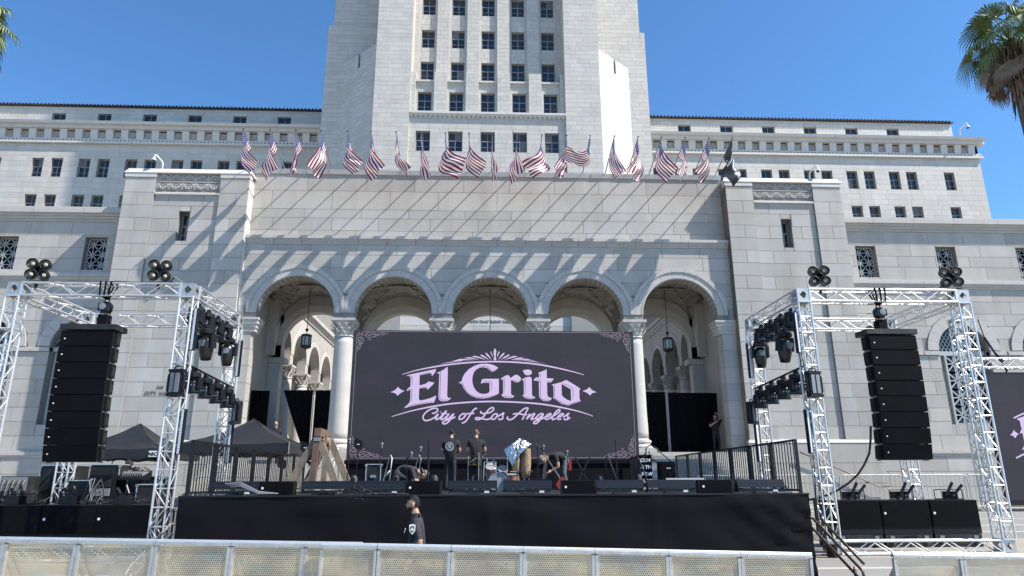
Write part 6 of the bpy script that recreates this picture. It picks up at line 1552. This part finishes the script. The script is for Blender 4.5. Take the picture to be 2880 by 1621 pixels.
TH = [48, 24, 8, -30, 48, 38, 40, 28, 66, 52, 14, 16, -60, -38, -110, 24, -34, 38, -26, -44, -36]
FLB = ['flag farthest left of all, its fly blown to the right', 'second flag from the left with upright stripes', 'third flag from the left hanging almost straight', 'fourth flag from the left, folded with slanting stripes', 'flag in front of the left angled buttress, stripes level', 'flag at the left edge of the tower pier, hem pointed right', 'flag on the left tower pier slanting down right', 'flag before the leftmost low tower window', 'broad flag with level stripes left of tower centre', 'flag left of the middle tower window, hem swept right', 'narrow twisted flag before the middle tower window', 'flag hanging before the fourth low tower window, slightly left', 'broad flag with level stripes blown left', 'flag before the rightmost low tower window blown left', 'flag blown up and left away from its pole', 'flag left of the bright buttress crossing its neighbour', 'flag on the bright buttress blown left over its neighbour', 'third last striped flag, swept to the right', 'second last striped flag, hem gathered', 'last striped flag before the black one, swept left', 'black flag with white emblem at the right end of the row']
e_, s__ = 2.4, .6
HB = Vector((0, -e_, s__))
for i, x in enumerate(TIPS):
    base = Vector((x, 30.55, 16.38)); tip = Vector((x, 27.7, 17.1)); rr = random.Random(100+i)
    dirp = (tip-base).normalized(); fb = tip-dirp*1.32
    pt = thing('flagpole', 'slanting flagpole carrying the '+FLB[i].split(',')[0], 'flagpole', tuple(base), 'flagpoles leaning over the parapet')
    MB().tube([base-dirp*.3, tip], [.032, .02], 8).build('pole', 'pole_metal', pt); MB().ball(tip+dirp*.03, .04, 8).build('finial', 'black_iron', pt)
    NU, NV = 18, 30; L = 1.75; th1 = math.radians(TH[i]); rows = []; uvs = []
    ph, am, ph2 = rr.uniform(0, 6), rr.uniform(.05, .11), rr.uniform(0, 6); yd = rr.uniform(-.12, .03); tw = rr.uniform(-.5, .5); gather = rr.uniform(.6, .85)
    phi1 = math.radians([62, 55, 30, 40, 70, 58, 25, 18, 80, 50, 12, 38, 84, 36, 70, 48, 55, 50, 36, 42, 66][i]); sg = 1 if th1 < 0 else -1
    gth = rr.random(); cen = []; cur = Vector((0, 0, 0))
    for c in range(NV+1):
        v = c/NV; k = max(0, min(1, (v-.15)/.6)); k = k*k*(3-2*k); th = th1*k
        if c: cur = cur+Vector((math.sin(th), yd*k+.1*math.sin(3.1*v+ph2)*k, -math.cos(th))).normalized()*(L/NV)
        cen.append((cur.copy(), th, k))
    for a in range(NU+1):
        u = a/NU; row = []
        for c in range(NV+1):
            v = c/NV; p, th, k = cen[c]; f = phi1*k; wdt = (u-.06)*1.25*(1-(.22+.3*gth)*min(1, v*2.5))
            px = Vector((math.cos(th), 0, math.sin(th)))*sg
            side = (-dirp)*math.cos(f)+px*math.sin(f)
            off = am*(v**.8)*math.sin(6.5*u*(1+.3*v)+6*v+ph)+.45*am*v*math.sin(13*u+ph2+4*v)
            nrm = (-dirp)*math.sin(f)*-1+px*math.cos(f)
            q = tip-dirp*.06*1.32-Vector((0, 0, .02))+p+side*wdt+nrm*off
            if k > 0: q.z += .25*tw*(u-.5)*k
            row.append(tuple(q))
        rows.append(row)
    mb = MB().strip(rows); me = mb.mesh('flag', FK if i == 20 else FM, smooth=True)
    ul = me.uv_layers.new(name='UVMap'); n_ = NV+1
    for lp in me.loops: ul.data[lp.index].uv = ((lp.vertex_index//n_)/NU, (lp.vertex_index % n_)/NV)
    o = bpy.data.objects.new('flag', me); C.objects.link(o); tag(o, FLB[i] if i == 20 else 'red white and blue '+FLB[i], 'flag', 'flags along the parapet')
# =================================================================== palms
mat('palm_green', (.14, .185, .055), .5, noise=(3, .25)); mat('palm_dead', (.19, .135, .09), .85, noise=(4, .35)); mat('palm_trunk', (.14, .10, .075), .9, noise=(6, .3), bump=(9, .8, .05, (1, 1, 4)))
def fan(mb, o, fwd, up, R, n=26, spread=2.1, droop=.3, rr=rnd):
    fwd, up = fwd.normalized(), up.normalized(); sd = fwd.cross(up).normalized(); up = sd.cross(fwd)
    for k in range(n):
        a = (k/(n-1)-.5)*2*spread*.5*2; a = (k/(n-1)-.5)*2*spread
        d = fwd*math.cos(a)+sd*math.sin(a); L = R*(.75+.25*math.cos(a*.7))*rr.uniform(.9, 1.08); wv = d.cross(up).normalized()*R*.045
        p1 = o+d*L*.55+up*.04*R; p2 = o+d*L*.85-Vector((0, 0, 1))*droop*R*.18; p3 = o+d*L*.98-Vector((0, 0, 1))*droop*R*rr.uniform(.5, .9)
        mb.add([o, p1-wv, p1+wv+up*.02*R, p2-wv*.6, p2+wv*.6, p3], [(0, 1, 2), (1, 3, 4, 2), (3, 5, 4)])
def palm(loc, h, lb, seed):
    rr = random.Random(seed); t = thing('palm_tree', lb, 'palm tree', loc); x, y, z = loc; top = Vector((x, y, z+h))
    MB().tube([(x+.3, y, z), (x+.2, y, z+h*.3), (x+.05, y, z+h*.7), (x, y, z+h)], [.42, .32, .28, .3], 12).build('trunk', 'palm_trunk', t, smooth=True)
    for k in range(30):
        az = 2.4*k+rr.uniform(-.3, .3); el = 1.25-1.75*(k/29)+rr.uniform(-.12, .12); Lp = rr.uniform(.9, 1.35)
        d = Vector((math.cos(az)*math.cos(el), math.sin(az)*math.cos(el), math.sin(el))); p0 = top+Vector((0, 0, .1)); p1 = p0+d*Lp*.6; p2 = p0+d*Lp+Vector((0, 0, -.18*math.cos(el)))
        mb = MB(); mb.tube([p0, p1, p2], [.035, .025, .018], 5); fd = (p2-p1); fd.z -= .25
        sd = Vector((-math.sin(az), math.cos(az), 0)); up = fd.cross(sd); up = up if up.z > 0 else -up
        fan(mb, p2, fd, up+sd*rr.uniform(-.4, .4), rr.uniform(.75, .98), droop=rr.uniform(.35, .9), rr=rr); mb.build('frond', 'palm_green', t)
    for k in range(20):
        az = rr.uniform(0, 2*PI); d = Vector((math.cos(az), math.sin(az), 0)); p0 = top+d*.25+Vector((0, 0, rr.uniform(-.6, .1))); p1 = p0+d*rr.uniform(.3, .75)+Vector((0, 0, -.15)); p2 = p1+d*rr.uniform(-.05, .25)+Vector((0, 0, -rr.uniform(.5, .9)))
        mb = MB(); mb.tube([p0, p1, p2], [.03, .022, .016], 4); fan(mb, p2, Vector((0, 0, -1))+d*.15, d, rr.uniform(.6, .95), 18, .9, .2, rr); mb.build('dead_frond', 'palm_dead', t)
    sk = MB()
    for k in range(300):
        az = rr.uniform(0, 2*PI); zz = rr.uniform(-2.6, .0); ra = .32+.35*(1+zz/2.8)*rr.random(); d = Vector((math.cos(az), math.sin(az), 0)); p = top+d*ra+Vector((0, 0, zz)); q = p+d*rr.uniform(-.05, .14)+Vector((rr.uniform(-.08, .08), rr.uniform(-.08, .08), -rr.uniform(.4, .95))); wv = Vector((-d.y, d.x, 0))*rr.uniform(.015, .045)
        sk.add([p-wv, p+wv, q+wv*.4, q-wv*.4], [(0, 1, 2, 3)])
    sk.build('dead_skirt', 'palm_dead', t, kind='stuff')
palm((20.05, 22, 1.1), 17.2, 'tall fan palm with brown dead skirt at the upper right', 3)
palm((-23.2, 27, 1.1), 20.6, 'palm at the upper left with only frond tips in the picture', 9)
# =================================================================== people
mat('skin', (.42, .24, .17), .5); mat('skin_b', (.36, .20, .135), .5); mat('shirt_black', (.012, .012, .014), .85, noise=(14, .25), bump=(16, .6, .02)); mat('shirt_washed', (.028, .026, .032), .85, noise=(14, .2), bump=(14, .6, .02))
mat('trousers_dark', (.02, .021, .024), .85, noise=(12, .3), bump=(12, .7, .02)); mat('jeans_grey', (.09, .095, .105), .85, noise=(12, .25), bump=(12, .7, .02)); mat('shoe', (.02, .02, .02), .6)
mat('hair_dark', (.012, .009, .008), .7, bump=(70, .6, .02), spec=.25); mat('hair_brown', (.12, .075, .04), .6, bump=(70, 1, .02)); mat('cap_tan', (.16, .14, .10), .85); mat('cap_black', (.012, .012, .015), .8)
mat('eye_white', (.22, .2, .19), .4); mat('lip', (.28, .12, .10), .5)
def skin_body(V, R, E, root=0):
    me = bpy.data.meshes.new('b'); me.from_pydata(V, E, []); o = bpy.data.objects.new('b', me); C.objects.link(o)
    o.modifiers.new('s', 'SKIN'); sd = me.skin_vertices[0].data
    for i, r in enumerate(R): sd[i].radius = (r, r) if not isinstance(r, tuple) else r; sd[i].use_root = (i == root)
    su = o.modifiers.new('u', 'SUBSURF'); su.levels = 2
    dg = bpy.context.evaluated_depsgraph_get(); ev = o.evaluated_get(dg); m2 = ev.to_mesh()
    vs = [tuple(v.co) for v in m2.vertices]; fs = [tuple(p.vertices) for p in m2.polygons]; ev.to_mesh_clear(); bpy.data.objects.remove(o)
    return vs, fs
def head_geo(mb, c, f, u, s=1.0, grow=1.0, keep=None):
    f, u = f.normalized(), u.normalized(); r = f.cross(u).normalized(); u = r.cross(f); N, Mh = 20, 16; base = len(mb.v); idx = {}
    for i in range(Mh+1):
        t = PI*i/Mh
        for k in range(N):
            a = 2*PI*k/N; x, y, z = math.sin(t)*math.sin(a), math.sin(t)*math.cos(a), math.cos(t)
            X, Y, Z = x*.076, y*.098, z*.122
            if z < 0: X *= 1-.28*z*z*1.2; Y = Y*(1-.12*z*z)+.014*(-z); 
            if y > .55 and z < .1: Y *= .97
            if grow == 1.0:
                if y > .8 and abs(x) < .25 and -.32 < z < .12: Y += .028*(1-abs(x)/.25)*(1-(abs(z+.22)/.34 if z > -.22 else abs(z+.22)/.12))
                if y > .7 and .16 < abs(x) < .55 and .0 < z < .2: Y -= .008
                if y > .75 and abs(x) < .35 and -.62 < z < -.5: Y += .006
            q = c+(r*X+f*Y+u*Z)*s*grow; mb.v.append(tuple(q)); idx[(i, k)] = (base+i*N+k, x, y, z)
    for i in range(Mh):
        for k in range(N):
            q = [idx[(i, k)], idx[(i, (k+1) % N)], idx[(i+1, (k+1) % N)], idx[(i+1, k)]]
            if keep and not all(keep(*w_[1:]) for w_ in q): continue
            mb.f.append(tuple(w_[0] for w_ in q)); mb.m.append(mb.mi)
    return r, u
def person(label, loc, rz, J, shirt, pants, skin, hair=None, sleeve=.62, cap=None, facef=(0, -1, 0), headu=(0, 0, 1), neckup=None, girth=1.0, beard=False, glasses=False, sc=1.0, grips=None):
    t = thing('person', label, 'person', loc); Rm = Matrix.Rotation(rz, 4, 'Z'); T = Matrix.Translation(loc) @ Rm @ Matrix.Scale(sc, 4)
    names = ['pelvis', 'belly', 'chest', 'neckb', 'neck', 'skull', 'lsh', 'lel', 'lwr', 'rsh', 'rel', 'rwr', 'lhip', 'lkn', 'lan', 'lto', 'rhip', 'rkn', 'ran', 'rto']
    g_ = girth; RR = dict(pelvis=.145*g_, belly=.135*g_, chest=.15*g_, neckb=.085, neck=.056, skull=.06, lsh=.075, lel=.046, lwr=.032, rsh=.075, rel=.046, rwr=.032, lhip=.095, lkn=.065, lan=.045, lto=.04, rhip=.095, rkn=.065, ran=.045, rto=.04)
    Ed = [('pelvis', 'belly'), ('belly', 'chest'), ('chest', 'neckb'), ('neckb', 'neck'), ('neck', 'skull'), ('chest', 'lsh'), ('lsh', 'lel'), ('lel', 'lwr'), ('chest', 'rsh'), ('rsh', 'rel'), ('rel', 'rwr'), ('pelvis', 'lhip'), ('lhip', 'lkn'), ('lkn', 'lan'), ('lan', 'lto'), ('pelvis', 'rhip'), ('rhip', 'rkn'), ('rkn', 'ran'), ('ran', 'rto')]
    V = [Vector(J[n]) for n in names]; ix = {n: i for i, n in enumerate(names)}
    vs, fs = skin_body([tuple(v) for v in V], [RR[n] for n in names], [(ix[a], ix[b]) for a, b in Ed])
    mb = MB(); mb.v = vs; mb.f = fs
    ML = [shirt, pants, skin, 'shoe']
    def tagm(p):
        best = (9, 0)
        for a, b in Ed:
            A, B = V[ix[a]], V[ix[b]]; d = B-A; k = max(0, min(1, (p-A).dot(d)/d.length_squared)); q = (A+d*k-p).length/(RR[a]*(1-k)+RR[b]*k)
            if q < best[0]:
                if a in ('pelvis',) and b == 'belly': m_ = 1 if k < .35 else 0
                elif a in ('lel', 'rel'): m_ = 2 if sleeve < 1.5 else 0
                elif a in ('lsh', 'rsh'): m_ = 0 if k < sleeve else 2
                elif a in ('neckb', 'neck'): m_ = 2 if (a == 'neck' or k > .45) else 0
                elif a in ('lan', 'ran'): m_ = 3
                elif 'hip' in b or 'kn' in b or 'an' in b: m_ = 1
                else: m_ = 0
                best = (q, m_)
        return best[1]
    mb.m = [tagm(sum((Vector(vs[i]) for i in f), Vector())/len(f)) for f in fs]
    mb.mi = 2
    hf, hu = Vector(facef), Vector(headu); hc = Vector(J['skull'])+hu.normalized()*.045+hf.normalized()*.02
    r, u = head_geo(mb, hc, hf, hu, .92)
    for s_ in (-1, 1):     # ears
        mb.ball(tuple(hc+r*s_*.072-hf.normalized()*.005-u*.012), .03, 8, (.45, .8, 1.1))
    for sd in ('l', 'r'):  # hands: palm, four curled fingers, thumb at the side
        wr, el = Vector(J[sd+'wr']), Vector(J[sd+'el']); d = (wr-el).normalized(); side = d.cross(Vector((0, 0, 1)))
        side = (side if side.length > .2 else d.cross(Vector((1, 0, 0)))).normalized(); nn = side.cross(d).normalized()
        mb.tube([wr-d*.01, wr+d*.035, wr+d*.085], [.03, .04, .034], 8)
        for k, (o_, L) in enumerate(((-.03, .06), (-.01, .075), (.012, .07), (.03, .055))):
            p = wr+d*.08+side*o_; mb.tube([p, p+d*L*.5, p+d*L*.8-nn*.02, p+d*L*.85-nn*.045], [.0105, .0095, .009, .007], 6)
        p = wr+d*.03+side*(-.035); mb.tube([p, p+d*.03-side*.025-nn*.01, p+d*.06-side*.02-nn*.025], [.013, .011, .008], 6)
    mb.v = [tuple(T @ Vector(p)) for p in mb.v]
    body = mb.build('body', ML, t, smooth=True)
    def fin(m2, name, m_, par=t, smooth=True):
        m2.v = [tuple(T @ Vector(p)) for p in m2.v]; return m2.build(name, m_, par, smooth=smooth)
    e = MB()
    for s_ in (-1, 1): e.ball(tuple(hc+r*s_*.03+hf.normalized()*.079+u*.008), .0115, 8)
    fin(e, 'eyes', 'eye_white'); e = MB()
    for s_ in (-1, 1): e.ball(tuple(hc+r*s_*.03+hf.normalized()*.088+u*.008), .006, 6); e.bar(hc+r*s_*.014+hf.normalized()*.089+u*.028, hc+r*s_*.046+hf.normalized()*.081+u*.028, .006, .008)
    fin(e, 'eyebrows', 'hair_dark'); e = MB(); e.bar(hc+r*-.022+hf.normalized()*.087-u*.057, hc+r*.022+hf.normalized()*.087-u*.057, .008, .01); fin(e, 'mouth', 'lip')
    if hair:
        h = MB(); head_geo(h, hc+u*.006-hf.normalized()*.006, hf, hu, .92, 1.08, lambda x, y, z: z > .42-.1*y or (y < .05 and z > -.42 and abs(x) < .97) or (y < -.2 and z > -.5))
        rr = random.Random(5)
        h.v = [tuple(Vector(p)+Vector((rr.uniform(-1, 1), rr.uniform(-1, 1), rr.uniform(-.5, 1)))*.005) for p in h.v]; fin(h, 'hair', hair)
    if beard:
        h = MB(); head_geo(h, hc+hf.normalized()*.002, hf, hu, .92, 1.02, lambda x, y, z: -.97 < z < -.3 and y > -.1 and not (abs(x) < .3 and z > -.42)); fin(h, 'beard', 'hair_dark')
    if cap:
        h = MB(); head_geo(h, hc+u*.008, hf, hu, .92, 1.13, lambda x, y, z: z > .2)
        bf = hf.normalized()*(1 if cap[1] > 0 else -1)
        b0_ = hc+u*.035; P_ = []
        for k in range(9): a = (k/8-.5)*2.0; P_.append(b0_+bf*(.1*math.cos(a))+r*.088*math.sin(a)*1.02)
        Q_ = [b0_+bf*(.1*math.cos((k/8-.5)*2)+.075*math.cos((k/8-.5)*3.0))+r*.088*math.sin((k/8-.5)*2.0)-u*.012 for k in range(9)]
        h.strip([P_, Q_]); h.strip([[q-u*.006 for q in Q_], [q-u*.006 for q in P_]]); fin(h, 'cap', cap[0])
    if glasses:
        h = MB()
        for s_ in (-1, 1): h.ball(tuple(hc+r*s_*.034+hf.normalized()*.096+u*.006), .026, 10, (1, .5, .7)); h.bar(hc+r*s_*.055+hf.normalized()*.085+u*.008, hc+r*s_*.08+u*.006, .005)
        h.bar(hc+r*-.01+hf.normalized()*.1+u*.01, hc+r*.01+hf.normalized()*.1+u*.01, .006); fin(h, 'sunglasses', 'black_gloss')
    return t, T, hc, r, u
def stand(lean=0.0, arms=None, z=1.0):
    J = dict(pelvis=(0, 0, .95), belly=(0, -.01-.03*lean, 1.12), chest=(0, -.02-.1*lean, 1.33), neckb=(0, -.02-.13*lean, 1.47), neck=(0, -.03-.16*lean, 1.54), skull=(0, -.045-.2*lean, 1.62),
        lhip=(.09, 0, .9), lkn=(.11, -.03, .5), lan=(.12, .02, .09), lto=(.13, -.12, .045), rhip=(-.09, 0, .9), rkn=(-.11, -.03, .5), ran=(-.12, .02, .09), rto=(-.13, -.12, .045),
        lsh=(.2, -.01-.1*lean, 1.41), rsh=(-.2, -.01-.1*lean, 1.41), lel=(.27, .02-.1*lean, 1.13), rel=(-.27, .02-.1*lean, 1.13), lwr=(.24, -.1-.1*lean, .9), rwr=(-.24, -.1-.1*lean, .9))
    J.update(arms or {}); return J
# walking man in front of the stage, profile to the left
t, T, hc, r, u = person('man in a black polo walking left in front of the stage', (-1.28, 10.75, .0), -PI/2, stand(.1, dict(lel=(.27, .06, 1.13), lwr=(.25, -.08, .93), rel=(-.25, -.05, 1.14), rwr=(-.24, -.22, .95), lkn=(.1, .1, .5), lan=(.11, .28, .12), rkn=(-.1, -.18, .52), ran=(-.11, -.2, .09), rto=(-.11, -.34, .05))), 'shirt_washed', 'trousers_dark', 'skin_b', 'hair_dark', .82, beard=True, girth=1.04, sc=1.02)
col = MB(); col.lathe([(.075, 0), (.068, .05), (.062, .055), (.07, .0)], (0, -.035, 1.475), 14, cap=False); col.v = [tuple(T @ Vector(p)) for p in col.v]; col.build('collar', 'shirt_washed', t)
pa = MB(); sh = [(-.045, .06), (0, .075), (.045, .06), (.042, -.02), (0, -.07), (-.042, -.02)]
flat(pa, [(-1.335+x, 1.36+z) for x, z in sh], 10.405); pa.build('sleeve_patch', 'white_tag', t)
pa = MB(); flat(pa, [(-1.335+x*.66, 1.36+z*.66) for x, z in sh], 10.402); pa.build('patch_emblem', 'shirt_washed', t); pa = MB(); flat(pa, [(-1.362, 1.345), (-1.308, 1.345), (-1.335, 1.395)], 10.4); pa.build('patch_mark', 'white_tag', t)
pa = MB().bar((-1.47, 10.62, 1.30), (-1.45, 10.6, 1.36), .012).build('pen', 'white_tag', t)
# two men with their backs to us
fw = dict(lel=(.27, -.03, 1.14), lwr=(.14, -.24, 1.08), rel=(-.27, -.03, 1.14), rwr=(-.14, -.24, 1.08))
t, T, hc, r, u = person('man in black cap and shirt with round white print, back turned', (-1.17, 18.8, 1.78), PI-.15, stand(.25, fw), 'shirt_black', 'trousers_dark', 'skin', 'hair_dark', .68, cap=('cap_black', 1), facef=(.25, -1, -.35), headu=(0, -.3, 1), girth=1.36, sc=.905)
pr = MB()
for a, b in ((.125, .112), (.1, .094)):
    rows = [[(q*math.cos(2*PI*k/24), .196-.012*math.cos(2*PI*k/24)**2, 1.27+q*math.sin(2*PI*k/24)) for k in range(25)] for q in (a, b)]; pr.strip(rows)
for x0, x1, z0, z1 in ((-.05, -.035, 1.21, 1.33), (-.01, .005, 1.2, 1.34), (.035, .05, 1.21, 1.33), (-.05, .05, 1.32, 1.335)): pr.add([(x0, .199, z0), (x1, .199, z0), (x1, .199, z1), (x0, .199, z1)], [(0, 1, 2, 3)])
pr.v = [tuple(T @ Vector(p)) for p in pr.v]; pr.build('shirt_print', 'white_tag', t)
person('bareheaded man in black shirt standing with his back turned', (-.49, 19.0, 1.78), PI+.1, stand(.1, fw), 'shirt_black', 'trousers_dark', 'skin', 'hair_brown', .6, facef=(-.2, -1, -.3), headu=(0, -.2, 1), sc=.915, girth=1.16)
# crouching man, folded forward to the right
cr = dict(pelvis=(0, .12, .46), belly=(0, -.04, .55), chest=(0, -.24, .58), neckb=(0, -.36, .52), neck=(0, -.43, .46), skull=(0, -.5, .41), lsh=(.18, -.28, .54), rsh=(-.18, -.28, .54), lel=(.22, -.36, .28), lwr=(.1, -.5, .12), rel=(-.22, -.36, .28), rwr=(-.1, -.5, .12),
    lhip=(.1, .1, .42), lkn=(.15, -.22, .38), lan=(.14, .06, .09), lto=(.15, -.08, .05), rhip=(-.1, .1, .42), rkn=(-.15, -.2, .3), ran=(-.14, .12, .09), rto=(-.15, -.02, .05))
person('man crouching on the stage, folded forward over a small speaker', (-2.28, 17.1, 1.78), PI/2, cr, 'shirt_washed', 'trousers_dark', 'skin', 'hair_dark', .9, facef=(0, -.5, -1), headu=(0, -1, .5), cap=('cap_tan', -1), girth=1.05)
# bent man with a guitar
be = dict(pelvis=(0, .15, .82), belly=(0, -.02, .9), chest=(0, -.22, .9), neckb=(0, -.34, .86), neck=(0, -.41, .82), skull=(0, -.48, .78), lsh=(.18, -.26, .86), rsh=(-.18, -.26, .86), lel=(.22, -.2, .6), lwr=(.1, -.36, .5), rel=(-.2, -.32, .6), rwr=(-.08, -.44, .42),
    lhip=(.09, .13, .78), lkn=(.13, .02, .44), lan=(.14, .16, .09), lto=(.15, .02, .045), rhip=(-.09, .13, .78), rkn=(-.12, .0, .44), ran=(-.13, .14, .09), rto=(-.14, 0, .045))
t, T, hc, r, u = person('man in tan cap and grey jeans bending over a guitar', (1.68, 18.2, 1.78), -1.05, be, 'shirt_black', 'jeans_grey', 'skin', 'hair_brown', .55, facef=(0, -.55, -.9), headu=(0, -1, .45), cap=('cap_tan', 1), girth=1.05)
rc = MB(); rows = [[(.12+.02*math.sin(k*2+j), .2+.03*k+.012*math.sin(j*3), .8-.07*j) for k in range(4)] for j in range(5)]; rc.strip(rows); rc.v = [tuple(T @ Vector(p)) for p in rc.v]; rc.build('back_cloth', 'red_cloth', t)
gt = thing('electric_guitar', 'dark red electric guitar held upright by the bent man', 'guitar', (1.42, 17.6, 1.78))
MB().bar((1.62, 17.6, 2.1), (1.2, 17.55, 2.72), .03, .02, (0, 1, 0)).build('neck', 'wood_weathered', gt); MB().bar((1.2, 17.55, 2.72), (1.15, 17.55, 2.8), .05, .02, (0, 1, 0)).build('headstock', 'black_gloss', gt)
q = MB(); q.prism([(1.5, 1.95), (1.58, 1.84), (1.7, 1.82), (1.78, 1.9), (1.74, 1.98), (1.78, 2.06), (1.7, 2.14), (1.6, 2.1), (1.56, 2.04)], 17.57, 17.62); q.build('body', 'red_cloth', gt)
# bald man above the tent, man with phone under the right arch, technician
person('bald man with sunglasses in black standing above the tent', (-8.5, 28.0, 2.6), .05, stand(.15, dict(lwr=(.02, -.2, 1.08), rwr=(-.02, -.22, 1.05))), 'shirt_black', 'trousers_dark', 'skin', None, 2.0, glasses=True, facef=(0, -1, -.2), girth=1.15, sc=1.0)
t, T, hc, r, u = person('man in black holding a phone, one hand on his head, under the right arch', (10.22, 31.0, 3.2), .1, stand(0, dict(lel=(.4, -.02, 1.66), lwr=(.12, -.06, 1.8), rel=(-.3, -.08, 1.22), rwr=(-.08, -.26, 1.42))), 'shirt_black', 'trousers_dark', 'skin', 'hair_dark', .55, beard=True, girth=1.1, sc=.98)
ph = MB().box(-.1, -.02, -.345, -.335, 1.44, 1.58); ph.v = [tuple(T @ Vector(p)) for p in ph.v]; tag(ph.build('phone', 'black_gloss'), 'black phone held up by the man under the right arch', 'phone')
te = stand(1.2, dict(lel=(.24, -.3, 1.1), lwr=(.15, -.5, 1.05), rel=(-.24, -.3, 1.1), rwr=(-.15, -.5, 1.05), belly=(0, -.08, 1.08), chest=(0, -.24, 1.22), neckb=(0, -.34, 1.32), neck=(0, -.4, 1.36), skull=(0, -.47, 1.4), lsh=(.18, -.26, 1.28), rsh=(-.18, -.26, 1.28)))
t, T, hc, r, u = person('technician in black hoodie bending over the racks at left', (-9.95, 20.8, 1.1), -PI/2+.2, te, 'shirt_black', 'trousers_dark', 'skin', 'hair_dark', 2.0, facef=(0, -1, -.7), headu=(0, -.6, 1), girth=1.25)
ho = MB(); head_geo(ho, hc, Vector((0, -1, -.7)), Vector((0, -.6, 1)), 1, 1.25, lambda x, y, z: y < .45); ho.v = [tuple(T @ Vector(p)) for p in ho.v]; ho.build('hood', 'shirt_black', t, smooth=True)
sp = MB().tube([(.2, -.12, 1.0), (.25, -.2, 1.2), (.1, -.1, 1.38), (-.1, .02, 1.3)], .03, 6); sp.v = [tuple(T @ Vector(p)) for p in sp.v]; sp.build('strap', 'cap_tan', t)
